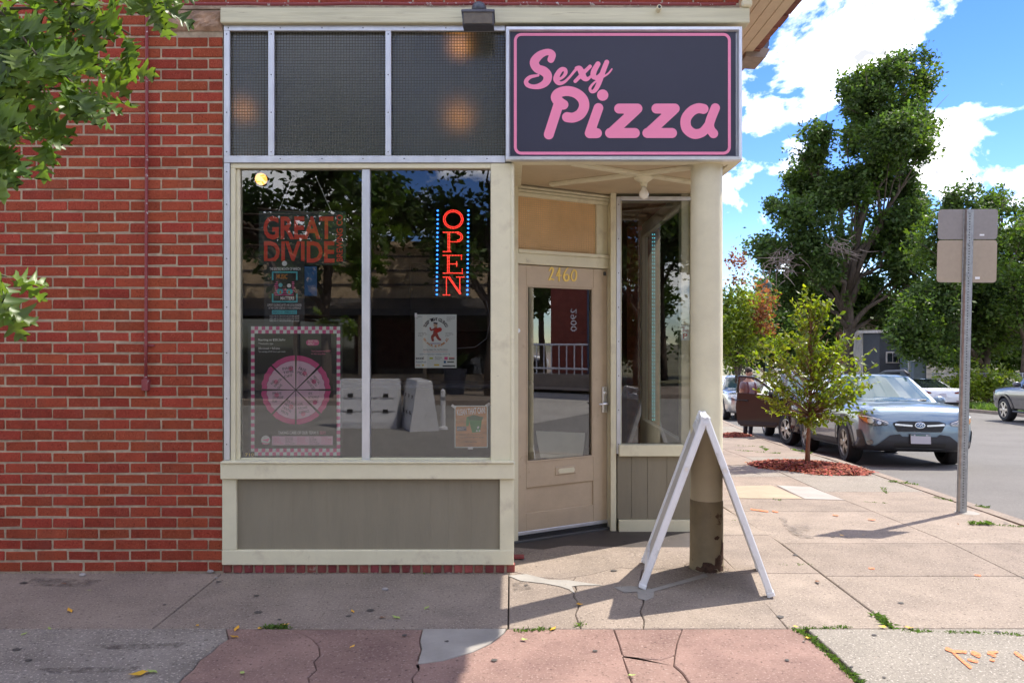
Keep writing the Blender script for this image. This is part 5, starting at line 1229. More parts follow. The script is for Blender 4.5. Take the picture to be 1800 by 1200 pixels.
def make_car(name, label, P, paint, loc, yaw, cat='car', group='cars parked along the side street'):
    root = empty(name, loc, yaw); tag(root, label, cat, group)
    V1, F1 = loft(loft_rings(P['st'])); cb = P['cab']; V2, F2_ = cabin(**cb)
    pr = Proj([(V1, F1), (V2, F2_)])
    me = bpy.data.meshes.new('body'); me.from_pydata(V1, [], F1); fix_normals(me)
    # cut wheel arches
    cut = MB(); r = P['r']; ra = r*1.17
    for y in P['axles']:
        for s in (-1, 1):
            w_ = max(q[1] for q in P['st']); cut.lathe([(ra, s*w_*0.55), (ra, s*(w_+0.3))] if s > 0 else [(ra, s*(w_+0.3)), (ra, s*w_*0.55)], 32, 'x', (0, y, r*1.02))
    cm = cut.mesh('cut'); fix_normals(cm)
    bo = bpy.data.objects.new('tb', me); co = bpy.data.objects.new('tc', cm); COL.objects.link(bo); COL.objects.link(co)
    md = bo.modifiers.new('b', 'BOOLEAN'); md.operation = 'DIFFERENCE'; md.object = co; md.solver = 'EXACT'
    dg = bpy.context.evaluated_depsgraph_get(); dg.update(); me2 = bpy.data.meshes.new_from_object(bo.evaluated_get(dg))
    bpy.data.objects.remove(bo); bpy.data.objects.remove(co)
    me2.materials.clear(); me2.polygons.foreach_set('use_smooth', [True]*len(me2.polygons)); me2.set_sharp_from_angle(angle=math.radians(38)); me2.name = 'body'
    put('body', me2, paint, root)
    me = bpy.data.meshes.new('cabin'); me.from_pydata(V2, [], F2_); fix_normals(me); me.polygons.foreach_set('use_smooth', [True]*len(me.polygons)); me.set_sharp_from_angle(angle=math.radians(32))
    put('cabin', me, paint, root)
    return root, pr
def xt(P): return [tuple(p) for p in P]
def car_details(root, pr, P, D):
    for key, (side, mname, off, outl, mir) in D.items():
        nm = key.split('/')[0]
        pr.patch(nm, poly2d(outl, P.get('cell', 0.025)), side, off, mname, root)
        if mir: pr.patch(nm, poly2d(mirror2(outl), P.get('cell', 0.025)), side, off, mname, root)
def both(pr, nm, vf, off, m, root):
    for s in ('left', 'right'): pr.patch(nm, vf, s, off, m, root)
def mirrors(root, x, y, z, m, s=1.0):
    for k in (-1, 1):
        b = MB(); b.ball((k*(x+0.10), y, z), 0.11*s, 12, 8, (1.05, 0.55, 0.72)); b.tube([(k*(x-0.02), y+0.02, z-0.05), (k*(x+0.06), y+0.01, z-0.03)], 0.025, 6); b.build('side_mirror', m, root, True)

# ---- grey-blue crossover facing the camera
PGB = mat('grey_blue_paint', (0.19, 0.26, 0.33), 0.28, metal=0.45, coat=0.8)
CT = dict(r=0.345, axles=(0.90, 3.565), st=[(0.0, .58, .42, .69, .015), (0.025, .69, .35, .79, .025), (0.09, .79, .29, .885, .03), (0.22, .86, .26, .95, .04), (0.52, .89, .24, .995, .05), (0.95, .90, .24, 1.02, .06), (1.4, .90, .24, 1.05, .05), (2.4, .90, .24, 1.06, .0), (3.5, .90, .24, 1.07, .0), (4.0, .885, .28, 1.05, 0), (4.35, .83, .36, 1.0, 0), (4.47, .70, .46, .9, 0)],
          cab=dict(yf0=1.16, yf1=2.00, yr1=3.75, yr0=4.28, zb=1.02, zr=1.545, wb=0.845, wr=0.615, bow=0.20, crown=0.045))
fx, fy = gp2(1497, 819, -0.134)[0], 12.0
CARYAW = -math.atan(0.165)
ctr_front = Vector((5.45, 12.05, 0))
def place(front_left_wheel_xy, y_axle, halfw, yaw):
    c, s = math.cos(yaw), math.sin(yaw); lx, ly = -halfw, y_axle
    ox = front_left_wheel_xy[0]-(lx*c-ly*s); oy = front_left_wheel_xy[1]-(lx*s+ly*c); return ox, oy
def seat_car(root, P, ox, oy, yaw):
    """rest on the sloping street: pitch so both axles touch"""
    c, s = math.cos(yaw), math.sin(yaw)
    def zr(l): return g(oy+l*c)-0.134
    y0, y1 = P['axles']; z0, z1 = zr(y0), zr(y1); pitch = math.atan2(z1-z0, y1-y0)
    root.rotation_mode = 'XYZ'
    M = Matrix.Translation((ox, oy, z0-math.tan(pitch)*y0))@Matrix.Rotation(yaw, 4, 'Z')@Matrix.Rotation(pitch, 4, 'X')
    root.matrix_world = M
CARYAW = -math.atan(0.14); ox, oy = place((5.74, 12.8), CT['axles'][0], 0.90, CARYAW)
car, pr = make_car('crossover_car', 'grey-blue crossover with grey plastic bumper facing the camera at the kerb', CT, PGB, (0, 0, 0), 0)
seat_car(car, CT, ox, oy, CARYAW)
CT['cell'] = 0.018
car_details(car, pr, CT, {
 'windscreen': ('front', WSHIELD, 0.006, [(-0.75, 1.06), (-0.60, 1.50), (-0.3, 1.525), (0.3, 1.525), (0.60, 1.50), (0.75, 1.06)], False),
 'grille': ('front', BLACK, 0.012, [(-0.40, 0.715), (-0.3, 0.745), (0.3, 0.745), (0.40, 0.715), (0.33, 0.575), (-0.33, 0.575)], False),
 'headlight': ('front', HEADL, 0.010, [(-0.87, 0.86), (-0.72, 0.82), (-0.45, 0.725), (-0.48, 0.67), (-0.70, 0.66), (-0.82, 0.72)], True),
 'bumper_cladding': ('front', CLAD, 0.012, [(-0.86, 0.26), (-0.86, 0.47), (-0.80, 0.47), (-0.78, 0.36), (-0.66, 0.34), (-0.45, 0.515), (-0.30, 0.54), (-0.26, 0.50), (0.26, 0.50), (0.30, 0.54), (0.45, 0.515), (0.66, 0.34), (0.78, 0.36), (0.80, 0.47), (0.86, 0.47), (0.86, 0.26), (0.4, 0.25), (-0.4, 0.25)], False),
 'lower_intake': ('front', BLACK, 0.020, [(-0.40, 0.40), (0.40, 0.40), (0.36, 0.31), (-0.36, 0.31)], False),
})
pr.patch('turn_lamp', poly2d([(-0.86, 0.815), (-0.76, 0.79), (-0.75, 0.70), (-0.80, 0.74)], 0.015), 'front', 0.015, AMBER, car); pr.patch('turn_lamp', poly2d([(0.86, 0.815), (0.76, 0.79), (0.75, 0.70), (0.80, 0.74)], 0.015), 'front', 0.015, AMBER, car)
pr.patch('grille_bar', stroke2d([[(-0.36, 0.69, 0.028), (-0.12, 0.675, 0.028)], [(0.12, 0.675, 0.028), (0.36, 0.69, 0.028)]], 0.01), 'front', 0.026, CHROME, car)
pr.patch('grille_mesh', stroke2d([[(x_, 0.60, 0.012), (x_+0.04, 0.65, 0.012)] for x_ in (-0.28, -0.16, -0.04, 0.08, 0.20)]+[[(-0.31, 0.615, 0.01), (0.31, 0.615, 0.01)]], 0.008), 'front', 0.024, CLAD, car)
for s in (-1, 1):
    for hx, hz, hr in ((0.72, 0.745, 0.085), (0.60, 0.715, 0.06)): pr.patch('headlight_projector', stroke2d([[(s*hx, hz, hr), (s*hx+0.001, hz, hr)]], 0.012), 'front', 0.016, CHROME, car)
    pr.patch('headlight_brow', stroke2d([[(s*0.85, 0.822, 0.014), (s*0.70, 0.795, 0.014), (s*0.47, 0.712, 0.012)]], 0.007), 'front', 0.018, WHP, car)
EMB = mat('emblem_blue', (0.03, 0.08, 0.25), 0.2, coat=1.0)
pr.patch('emblem', sdf2d(lambda A, B: np.hypot(A/0.078, (B-0.682)/0.047)-1, -0.09, 0.09, 0.62, 0.74, 0.008), 'front', 0.034, CHROME, car)
pr.patch('emblem_field', sdf2d(lambda A, B: np.hypot(A/0.066, (B-0.682)/0.037)-1, -0.09, 0.09, 0.62, 0.74, 0.008), 'front', 0.037, EMB, car)
pr.patch('emblem_star', stroke2d([[(sx, sz_, 0.012), (sx+0.004, sz_, 0.012)] for sx, sz_ in ((-0.035, 0.688), (-0.01, 0.70), (0.015, 0.69), (0.03, 0.70), (0.0, 0.672), (0.035, 0.675))], 0.004), 'front', 0.040, CHROME, car)
for s in (-1, 1): pr.patch('fog_lamp', stroke2d([[(s*0.73, 0.40, 0.085), (s*0.731, 0.40, 0.085)]], 0.012), 'front', 0.022, HEADL, car)
for s in (-1, 1): pr.patch('bumper_fin', poly2d([(s*0.87, 0.60), (s*0.84, 0.60), (s*0.80, 0.46), (s*0.86, 0.46)], 0.012), 'front', 0.016, CLAD, car)
yp = -0.028
b = MB(); b.cbox(-0.155, 0.155, yp-0.02, yp+0.05, 0.385, 0.545, 0.006); pl_ = b.build('plate_holder', CLAD, car)
b = MB(); b.cbox(-0.15, 0.15, yp-0.026, yp-0.0205, 0.39, 0.54, 0.003); b.build('number_plate', PLATEM, car); b = MB(); b.box(-0.08, 0.08, yp-0.0275, yp-0.0265, 0.515, 0.535); b.box(-0.147, -0.10, yp-0.0275, yp-0.0265, 0.518, 0.532); b.box(0.10, 0.147, yp-0.0275, yp-0.0265, 0.518, 0.532); b.build('plate_print', PGREEN, pl_)
both(pr, 'side_window', poly2d([(1.72, 1.09), (2.02, 1.46), (2.42, 1.485), (2.42, 1.09)], 0.025), 0.006, CARGLASS, car); both(pr, 'side_window', poly2d([(2.48, 1.09), (2.48, 1.485), (3.2, 1.47), (3.35, 1.10)], 0.025), 0.006, CARGLASS, car); both(pr, 'side_window', poly2d([(3.42, 1.12), (3.30, 1.45), (3.62, 1.42), (3.80, 1.16)], 0.025), 0.006, CARGLASS, car)
for y_ in CT['axles']: both(pr, 'arch_trim', ring_sector(y_, 0.352, 0.41, 0.475, 0.26), 0.014, CLAD, car)
both(pr, 'sill_trim', poly2d([(1.35, 0.27), (1.35, 0.40), (3.12, 0.40), (3.12, 0.27)], 0.03), 0.014, CLAD, car)
both(pr, 'door_seam', stroke2d([[(1.42, 0.42, 0.008), (1.40, 0.8, 0.008), (1.50, 1.03, 0.008)], [(2.45, 0.42, 0.008), (2.45, 1.04, 0.008)], [(3.10, 0.45, 0.008), (3.25, 0.7, 0.008), (3.38, 1.04, 0.008)]], 0.008), 0.005, BLACK, car)
both(pr, 'door_handle', stroke2d([[(2.22, 0.92, 0.03), (2.38, 0.925, 0.03)], [(3.1, 0.935, 0.03), (3.24, 0.94, 0.03)]], 0.012), 0.02, PGB, car)
pr.patch('hood_seam', stroke2d([[(-0.78, 0.42, 0.012), (-0.80, 0.8, 0.012), (-0.80, 1.35, 0.012)], [(0.78, 0.42, 0.012), (0.80, 0.8, 0.012), (0.80, 1.35, 0.012)], [(-0.78, 0.42, 0.012), (-0.55, 0.25, 0.012), (0.0, 0.15, 0.012), (0.55, 0.25, 0.012), (0.78, 0.42, 0.012)]], 0.010), 'top', 0.004, BLACK, car)
pr.patch('hood_crease', stroke2d([[(-0.52, 0.40, 0.012), (-0.62, 1.1, 0.012)], [(0.52, 0.40, 0.012), (0.62, 1.1, 0.012)]], 0.012), 'top', 0.004, PGB, car)
for s in (-1, 1):
    b = MB(); b.tube([(s*0.60, 2.0, 1.55), (s*0.60, 2.22, 1.635), (s*0.60, 3.2, 1.65), (s*0.59, 3.75, 1.57)], 0.024, 8); b.build('roof_rail', BLACK, car, True)
b = MB(); b.tube([(-0.62, 1.28, 1.085), (-0.1, 1.13, 1.075), (0.0, 1.13, 1.08)], 0.012, 6); b.tube([(0.02, 1.12, 1.08), (0.60, 1.25, 1.085)], 0.012, 6); b.build('wiper', BLACK, car)
mirrors(car, 0.86, 1.62, 1.08, PGB)
for y_ in CT['axles']:
    for s in (-1, 1): wheel(s*0.785, y_, CT['r'], 0.225, car, s, RIMM, 5)
# light edging on the two-tone rims
# ---- dark SUV with the open door
PDK = mat('dark_maroon_paint', (0.035, 0.018, 0.018), 0.2, metal=0.3, coat=1.0)
RV = dict(r=0.36, axles=(0.93, 3.62), st=[(0.0, .50, .50, .75, .02), (0.04, .66, .42, .88, .03), (0.15, .80, .32, .98, .035), (0.35, .88, .28, 1.05, .045), (0.65, .91, .25, 1.08, .05), (1.2, .92, .25, 1.12, .05), (2.4, .925, .25, 1.14, 0), (3.6, .92, .25, 1.15, 0), (4.2, .89, .32, 1.12, 0), (4.52, .84, .42, 1.02, 0), (4.6, .72, .5, .9, 0)],
          cab=dict(yf0=1.20, yf1=1.95, yr1=4.1, yr0=4.42, zb=1.10, zr=1.66, wb=0.86, wr=0.66, bow=0.18, crown=0.045))
SY = -math.atan(0.16); ox, oy = place((6.27, 17.0), 0.93, 0.92, SY)
suv, pr = make_car('dark_suv', 'dark maroon SUV with its front passenger door wide open', RV, PDK, (0, 0, 0), 0); seat_car(suv, RV, ox, oy, SY)
RV['cell'] = 0.025
car_details(suv, pr, RV, {'windscreen': ('front', WSHIELD, 0.006, [(-0.76, 1.15), (-0.63, 1.60), (0.63, 1.60), (0.76, 1.15)], False), 'grille': ('front', BLACK, 0.012, [(-0.5, 0.85), (0.5, 0.85), (0.42, 0.62), (-0.42, 0.62)], False),
 'headlight': ('front', HEADL, 0.010, [(-0.88, 0.96), (-0.5, 0.86), (-0.5, 0.80), (-0.82, 0.84)], True), 'fog_surround': ('front', CLAD, 0.010, [(-0.84, 0.66), (-0.62, 0.62), (-0.60, 0.46), (-0.82, 0.48)], True), 'bumper_cladding': ('front', CLAD, 0.010, [(-0.8, 0.45), (0.8, 0.45), (0.7, 0.30), (-0.7, 0.30)], False)})
for s in (-1, 1): pr.patch('fog_lamp', stroke2d([[(s*0.72, 0.55, 0.09), (s*0.721, 0.55, 0.09)]], 0.012), 'front', 0.02, HEADL, suv)
both(pr, 'side_window', poly2d([(2.42, 1.19), (2.42, 1.60), (3.25, 1.58), (3.45, 1.20)], 0.03), 0.006, CARGLASS, suv)
pr.patch('side_window', poly2d([(1.65, 1.18), (1.98, 1.58), (2.36, 1.60), (2.36, 1.18)], 0.03), 'right', 0.006, CARGLASS, suv)
pr.patch('door_opening', poly2d([(1.45, 0.36), (1.45, 1.14), (1.95, 1.60), (2.38, 1.62), (2.38, 0.36)], 0.03), 'left', 0.004, BLACK, suv)
for y_ in RV['axles']: both(pr, 'arch_trim', ring_sector(y_, 0.367, 0.43, 0.485, 0.26), 0.012, CLAD, suv)
for s in (-1, 1): MB().tube([(s*0.64, 2.05, 1.67), (s*0.64, 2.3, 1.73), (s*0.64, 3.6, 1.74), (s*0.63, 4.0, 1.69)], 0.02, 8).build('roof_rail', mat('roof_rail_silver', (0.6, 0.6, 0.6), 0.3, metal=0.9) if s < 0 else MATS['roof_rail_silver'], suv, True)
b = MB(); b.ball((1.0, 1.62, 1.18), 0.12, 12, 8, (1.05, 0.55, 0.72)); b.build('side_mirror', PDK, suv, True)
wheel(-0.80, 0.93, 0.36, 0.225, suv, -1, RIML, 5, 0.30); wheel(0.80, 0.93, 0.36, 0.225, suv, 1, RIML, 5, 0.30); wheel(-0.80, 3.62, 0.36, 0.225, suv, -1, RIML, 5); wheel(0.80, 3.62, 0.36, 0.225, suv, 1, RIML, 5)
# open door, hinged at its front edge: local hinge at (-0.93, 1.45)
dr = empty('open_door', (-0.925, 1.45, 0), math.radians(62), suv); dr.rotation_euler = (0, 0, math.radians(68))
def dpatch(P, x0, x1, m, nm, par): return MB().prism(P, x0, x1, 'x').build(nm, m, par)
# local: y backwards along the door, x outwards negative
PDB = mat('open_door_brown', (0.024, 0.019, 0.017), 0.3, metal=0.1, coat=0.35)
PO = [(0.0, 0.42), (-0.02, 0.80), (0.02, 1.10), (0.98, 1.17), (1.02, 0.80), (0.98, 0.45), (0.90, 0.36), (0.10, 0.36)]
dpatch(PO, -0.05, 0.06, PDB, 'door_skin', dr)
fr_ = MB(); fr_.tube([(0, 0.05, 1.11), (0.02, 0.38, 1.40), (0.06, 0.58, 1.53), (0.09, 0.97, 1.56), (0.05, 1.0, 1.17)], 0.035, 8); fr_.build('window_frame', PDB, dr, True)
MB().add([(0.02, y_, z_) for y_, z_ in ((0.10, 1.12), (0.40, 1.39), (0.60, 1.51), (0.95, 1.54), (0.97, 1.18))], [(0, 1, 2, 3, 4)]).build('window_glass', glass_mat('clear_car_glass', (0.85, 0.9, 0.88), 0.10, 1.5), dr)
MB().tube([(-0.06, 0.72, 0.98), (-0.075, 0.80, 0.98), (-0.075, 0.92, 0.99), (-0.06, 0.97, 0.99)], 0.018, 6).build('door_handle', BLACK, dr, True)
b = MB(); b.ball((-0.16, 0.16, 1.16), 0.12, 12, 8, (1.05, 0.55, 0.72)); b.build('side_mirror', BLACK, dr, True)
dpatch([(0.04, 0.40), (0.96, 0.40), (0.96, 0.50), (0.04, 0.48)], -0.062, -0.0505, CLAD, 'door_trim', dr)
# ---- silver car behind
PSV = mat('silver_paint', (0.55, 0.54, 0.51), 0.25, metal=0.6, coat=1.0)
CT['r'] = CT['r']; SV = dict(CT); SV['cab'] = dict(CT['cab'])
S2 = -math.atan(0.13); ox, oy = place((7.5, 26.3), 0.9, 0.9, S2)
sv, pr = make_car('silver_car', 'silver car parked behind the dark SUV, half hidden by the column', SV, PSV, (0, 0, 0), 0); seat_car(sv, SV, ox, oy, S2); SV['cell'] = 0.04
car_details(sv, pr, SV, {'windscreen': ('front', WSHIELD, 0.006, [(-0.75, 1.06), (-0.60, 1.50), (0.60, 1.50), (0.75, 1.06)], False), 'grille': ('front', BLACK, 0.012, [(-0.40, 0.72), (0.40, 0.72), (0.33, 0.57), (-0.33, 0.57)], False), 'headlight': ('front', HEADL, 0.010, [(-0.86, 0.83), (-0.46, 0.72), (-0.50, 0.67), (-0.82, 0.735)], True)})
both(pr, 'side_window', poly2d([(1.72, 1.09), (2.02, 1.46), (3.3, 1.47), (3.75, 1.14)], 0.04), 0.006, CARGLASS, sv); mirrors(sv, 0.86, 1.62, 1.08, PSV)
for y_ in SV['axles']:
    for s in (-1, 1): wheel(s*0.785, y_, SV['r'], 0.225, sv, s, RIML, 5)
# ---- white sedan across the street, seen from behind
PWH = mat('white_paint', (0.72, 0.73, 0.76), 0.25, coat=1.0)
TS = dict(r=0.335, axles=(0.85, 3.72), st=[(0.0, .50, .40, .60, .02), (0.05, .68, .30, .70, .03), (0.2, .82, .22, .78, .05), (0.5, .90, .18, .84, .06), (1.0, .92, .17, .90, .05), (2.0, .925, .17, .94, 0), (3.2, .925, .17, .97, 0), (3.9, .91, .20, 1.02, .02), (4.4, .86, .28, 1.03, .02), (4.60, .80, .34, 1.0, .0), (4.69, .70, .42, .88, 0)],
          cab=dict(yf0=1.0, yf1=1.95, yr1=2.9, yr0=4.25, zb=0.90, zr=1.40, wb=0.82, wr=0.58, bow=0.25, crown=0.045))
def place_rear(xy, yl, halfw, yaw): return place(xy, yl, halfw, yaw)
S3 = math.pi-math.atan(0.13)
def rear_at(X, Y, L, yaw):      # rear bumper centre at X,Y
    c, s = math.cos(yaw), math.sin(yaw); return X-(0*c-L*s), Y-(0*s+L*c)
ox, oy = rear_at(pX(1658, 33.0), 33.0, 4.69, S3)
ws, pr = make_car('white_sedan', 'white sedan with dark rear glass parked across the street', TS, PWH, (0, 0, 0), 0); seat_car(ws, TS, ox, oy, S3); TS['cell'] = 0.03
car_details(ws, pr, TS, {'rear_window': ('rear', CARGLASS, 0.008, [(-0.66, 1.04), (-0.55, 1.36), (0.55, 1.36), (0.66, 1.04)], False), 'tail_lamp': ('rear', REDLAMP, 0.012, [(-0.80, 0.92), (-0.5, 0.86), (-0.48, 0.80), (-0.78, 0.78)], True), 'number_plate': ('rear', PLATEM, 0.014, [(-0.15, 0.80), (0.15, 0.80), (0.15, 0.66), (-0.15, 0.66)], False), 'lower_bumper': ('rear', CLAD, 0.012, [(-0.78, 0.42), (0.78, 0.42), (0.70, 0.30), (-0.70, 0.30)], False)})
pr.patch('roof_glass', poly2d([(-0.50, 2.05), (0.50, 2.05), (0.56, 3.9), (-0.56, 3.9)], 0.05), 'top', 0.008, CARGLASS, ws)
pr.patch('emblem', stroke2d([[(-0.03, 0.95, 0.012), (0.03, 0.95, 0.012)], [(0, 0.95, 0.012), (0, 0.915, 0.008)]], 0.006), 'rear', 0.012, CHROME, ws)
for s in (-1, 1): pr.patch('reflector', poly2d([(s*0.70, 0.48), (s*0.55, 0.48), (s*0.55, 0.45), (s*0.70, 0.45)], 0.02), 'rear', 0.014, REDLAMP, ws)
both(pr, 'side_window', poly2d([(1.5, 0.98), (2.0, 1.33), (2.9, 1.35), (3.75, 1.06)], 0.03), 0.008, CARGLASS, ws); mirrors(ws, 0.86, 1.5, 1.0, PWH)
for y_ in TS['axles']:
    for s in (-1, 1): wheel(s*0.80, y_, TS['r'], 0.235, ws, s, RIMD, 5)
# ---- grey pickup across the street
PGR = mat('grey_metal_paint', (0.10, 0.10, 0.115), 0.25, metal=0.5, coat=1.0)
TK = dict(r=0.395, axles=(1.0, 4.25), st=[(0.0, .60, .52, .85, .02), (0.05, .76, .48, .98, .03), (0.2, .88, .42, 1.08, .04), (0.5, .93, .40, 1.13, .05), (1.2, .945, .40, 1.18, .05), (2.4, .945, .40, 1.20, 0), (4.2, .945, .42, 1.20, 0), (5.1, .94, .48, 1.20, 0), (5.30, .90, .52, 1.18, 0)],
          cab=dict(yf0=1.45, yf1=2.15, yr1=3.55, yr0=3.75, zb=1.16, zr=1.76, wb=0.86, wr=0.66, bow=0.16, crown=0.05))
Yt = 25.3; c, s = math.cos(S3), math.sin(S3); fwx, fwy = pX(1765, Yt), Yt; lx, ly = 0.945, 1.0
ox, oy = fwx-(lx*c-ly*s), fwy-(lx*s+ly*c)
tk, pr = make_car('pickup_truck', 'dark grey pickup truck cut off by the right picture edge', TK, PGR, (0, 0, 0), 0, 'truck'); seat_car(tk, TK, ox, oy, S3)
both(pr, 'side_window', poly2d([(1.95, 1.24), (2.25, 1.66), (2.75, 1.69), (2.75, 1.24)], 0.03), 0.008, CARGLASS, tk); both(pr, 'side_window', poly2d([(2.82, 1.24), (2.82, 1.69), (3.45, 1.66), (3.5, 1.24)], 0.03), 0.008, CARGLASS, tk)
pr.patch('windscreen', poly2d([(-0.76, 1.22), (-0.62, 1.70), (0.62, 1.70), (0.76, 1.22)], 0.04), 'front', 0.008, WSHIELD, tk)
for sgn_ in (-1, 1): pr.patch('headlight', poly2d([(sgn_*0.90, 1.04), (sgn_*0.55, 1.0), (sgn_*0.55, 0.88), (sgn_*0.88, 0.90)], 0.03), 'front', 0.012, HEADL, tk)
both(pr, 'side_lamp', poly2d([(0.10, 1.03), (0.30, 1.06), (0.34, 0.98), (0.12, 0.94)], 0.02), 0.012, REDLAMP, tk)
for y_ in TK['axles']: both(pr, 'arch_flare', ring_sector(y_, 0.40, 0.465, 0.53, 0.44), 0.03, PGR, tk)
both(pr, 'door_seam', stroke2d([[(1.78, 0.5, 0.012), (1.78, 1.15, 0.012)], [(2.78, 0.5, 0.012), (2.78, 1.18, 0.012)], [(3.6, 0.5, 0.012), (3.6, 1.18, 0.012)]], 0.012), 0.006, BLACK, tk)
mirrors(tk, 0.90, 1.95, 1.27, PGR, 1.15)
for y_ in TK['axles']:
    for s_ in (-1, 1): wheel(s_*0.83, y_, TK['r'], 0.27, tk, s_, RIML, 6, split=False)
b = MB(); b.tube([(-0.95, 1.6, 0.36), (-0.95, 3.6, 0.36)], 0.035, 8); b.tube([(0.95, 1.6, 0.36), (0.95, 3.6, 0.36)], 0.035, 8); b.build('side_step', BLACK, tk)

# ---------------------------------------------------------------- person at the open car door
def skin_mesh(name, verts, edges, radii, m, par, levels=1, root=0):
    me = bpy.data.meshes.new(name); me.from_pydata(verts, edges, []); ob = bpy.data.objects.new(name, me); COL.objects.link(ob)
    md = ob.modifiers.new('s', 'SKIN'); md.use_smooth_shade = True
    for i, r_ in enumerate(radii):
        v = me.skin_vertices[0].data[i]; v.radius = r_ if hasattr(r_, '__len__') else (r_, r_); v.use_root = (i == root)
    ss = ob.modifiers.new('u', 'SUBSURF'); ss.levels = levels; ss.render_levels = levels
    dg = bpy.context.evaluated_depsgraph_get(); dg.update(); m2 = bpy.data.meshes.new_from_object(ob.evaluated_get(dg)); bpy.data.objects.remove(ob)
    m2.materials.clear(); m2.polygons.foreach_set('use_smooth', [True]*len(m2.polygons)); m2.name = name
    return put(name, m2, m, par)
SKINM = mat('skin', (0.50, 0.30, 0.21), 0.6); SHIRT = mat('grey_shirt', (0.20, 0.23, 0.30), 0.8, var=0.15, vscale=10); JEANS = mat('dark_jeans', (0.03, 0.035, 0.055), 0.85); HAIR = mat('dark_hair', (0.03, 0.022, 0.016), 0.8); STRAP = mat('navy_strap', (0.02, 0.03, 0.07), 0.8)
PXp, PYp = pX(1316, 18.4), 18.4
man = empty('person', (PXp, PYp, g(PYp)-0.134), math.radians(25)); tag(man, 'person in grey shirt with navy backpack straps standing behind the open car door', 'person')
# facing -y ; z up
V = [(0, 0, 0.93), (0, 0.0, 1.10), (0, 0.0, 1.28), (0, 0.01, 1.42), (0, 0.0, 1.51), (0, -0.01, 1.58), (0, -0.02, 1.66), (0, -0.015, 1.74),
     (-0.17, 0.0, 1.40), (-0.22, 0.02, 1.24), (-0.24, -0.05, 1.10), (-0.22, -0.24, 1.03), (-0.21, -0.30, 1.03),
     (0.17, 0.0, 1.40), (0.23, 0.03, 1.22), (0.25, 0.0, 1.05), (0.24, -0.08, 0.90), (0.24, -0.11, 0.83),
     (-0.10, 0, 0.88), (-0.10, -0.02, 0.50), (-0.10, 0.02, 0.10), (-0.10, -0.02, 0.045), (-0.11, -0.15, 0.035),
     (0.10, 0, 0.88), (0.11, 0.03, 0.50), (0.11, 0.06, 0.10), (0.11, 0.02, 0.045), (0.13, -0.11, 0.035)]
E = [(0, 1), (1, 2), (2, 3), (3, 4), (4, 5), (5, 6), (6, 7), (3, 8), (8, 9), (9, 10), (10, 11), (11, 12), (3, 13), (13, 14), (14, 15), (15, 16), (16, 17), (0, 18), (18, 19), (19, 20), (20, 21), (21, 22), (0, 23), (23, 24), (24, 25), (25, 26), (26, 27)]
Rr = [(0.15, 0.11), (0.14, 0.10), (0.16, 0.11), (0.14, 0.09), 0.055, 0.065, (0.075, 0.095), (0.062, 0.08), 0.065, 0.05, 0.042, 0.032, 0.035, 0.065, 0.05, 0.042, 0.032, 0.035, 0.085, 0.06, 0.042, 0.045, 0.035, 0.085, 0.06, 0.042, 0.045, 0.035]
skin_mesh('body', V, E, Rr, SKINM, man)
sel = [0, 1, 2, 3, 8, 9, 13, 14]; mp2 = {k: i for i, k in enumerate(sel)}
skin_mesh('shirt', [V[k] for k in sel], [(mp2[a], mp2[b_]) for a, b_ in E if a in mp2 and b_ in mp2], [tuple(q*1.30 for q in (Rr[k] if hasattr(Rr[k], '__len__') else (Rr[k],)*2)) for k in sel], SHIRT, man)
sel = [0, 18, 19, 20, 23, 24, 25]; mp2 = {k: i for i, k in enumerate(sel)}
skin_mesh('trousers', [V[k] for k in sel], [(mp2[a], mp2[b_]) for a, b_ in E if a in mp2 and b_ in mp2], [tuple(q*1.15 for q in (Rr[k] if hasattr(Rr[k], '__len__') else (Rr[k],)*2)) for k in sel], JEANS, man)
b = MB(); b.ball((0, 0.0, 1.715), 0.092, 14, 10, (0.92, 1.08, 0.92)); hm_ = b.build('hair', HAIR, man, True)
b = MB(); b.ball((0, -0.115, 1.645), 0.016, 8, 6, (0.8, 1.0, 1.3)); b.ball((-0.082, -0.005, 1.65), 0.024, 8, 6, (0.5, 0.9, 1.2)); b.ball((0.082, -0.005, 1.65), 0.024, 8, 6, (0.5, 0.9, 1.2)); b.build('nose_and_ears', SKINM, man, True)
b = MB(); b.ball((-0.032, -0.105, 1.668), 0.009, 8, 6); b.ball((0.032, -0.105, 1.668), 0.009, 8, 6); b.cbox(-0.025, 0.025, -0.112, -0.10, 1.605, 1.612, 0.002); b.build('eyes_and_mouth', HAIR, man)
for s_ in (-1, 1): MB().tube([(s_*0.10, 0.11, 1.38), (s_*0.11, 0.02, 1.48), (s_*0.115, -0.10, 1.40), (s_*0.12, -0.135, 1.25), (s_*0.13, -0.10, 1.10)], 0.022, 6).build('backpack_strap', STRAP, man, True)
for k, (hx, hy, hz, dy) in enumerate(((-0.21, -0.30, 1.03, -1), (0.24, -0.11, 0.83, 0))):
    b = MB()
    for f_ in range(4):
        o_ = -0.03+0.02*f_
        b.tube([(hx+o_, hy, hz), (hx+o_*1.1, hy-(0.045 if dy else 0.015), hz-(0.01 if dy else 0.05)), (hx+o_*1.1, hy-(0.06 if dy else 0.03), hz-(0.04 if dy else 0.085))], [0.010, 0.009, 0.007], 6)
    b.tube([(hx+0.035*(1 if k == 0 else -1), hy+0.01, hz), (hx+0.055*(1 if k == 0 else -1), hy-0.02, hz-0.02)], 0.009, 6); b.build('fingers', SKINM, man, True)
for s_, (fx_, fy_) in ((-1, (-0.105, -0.06)), (1, (0.12, -0.02))): MB().ball((fx_, fy_, 0.04), 0.05, 10, 6, (0.9, 2.6, 0.8)).build('shoe', BLACK, man, True)
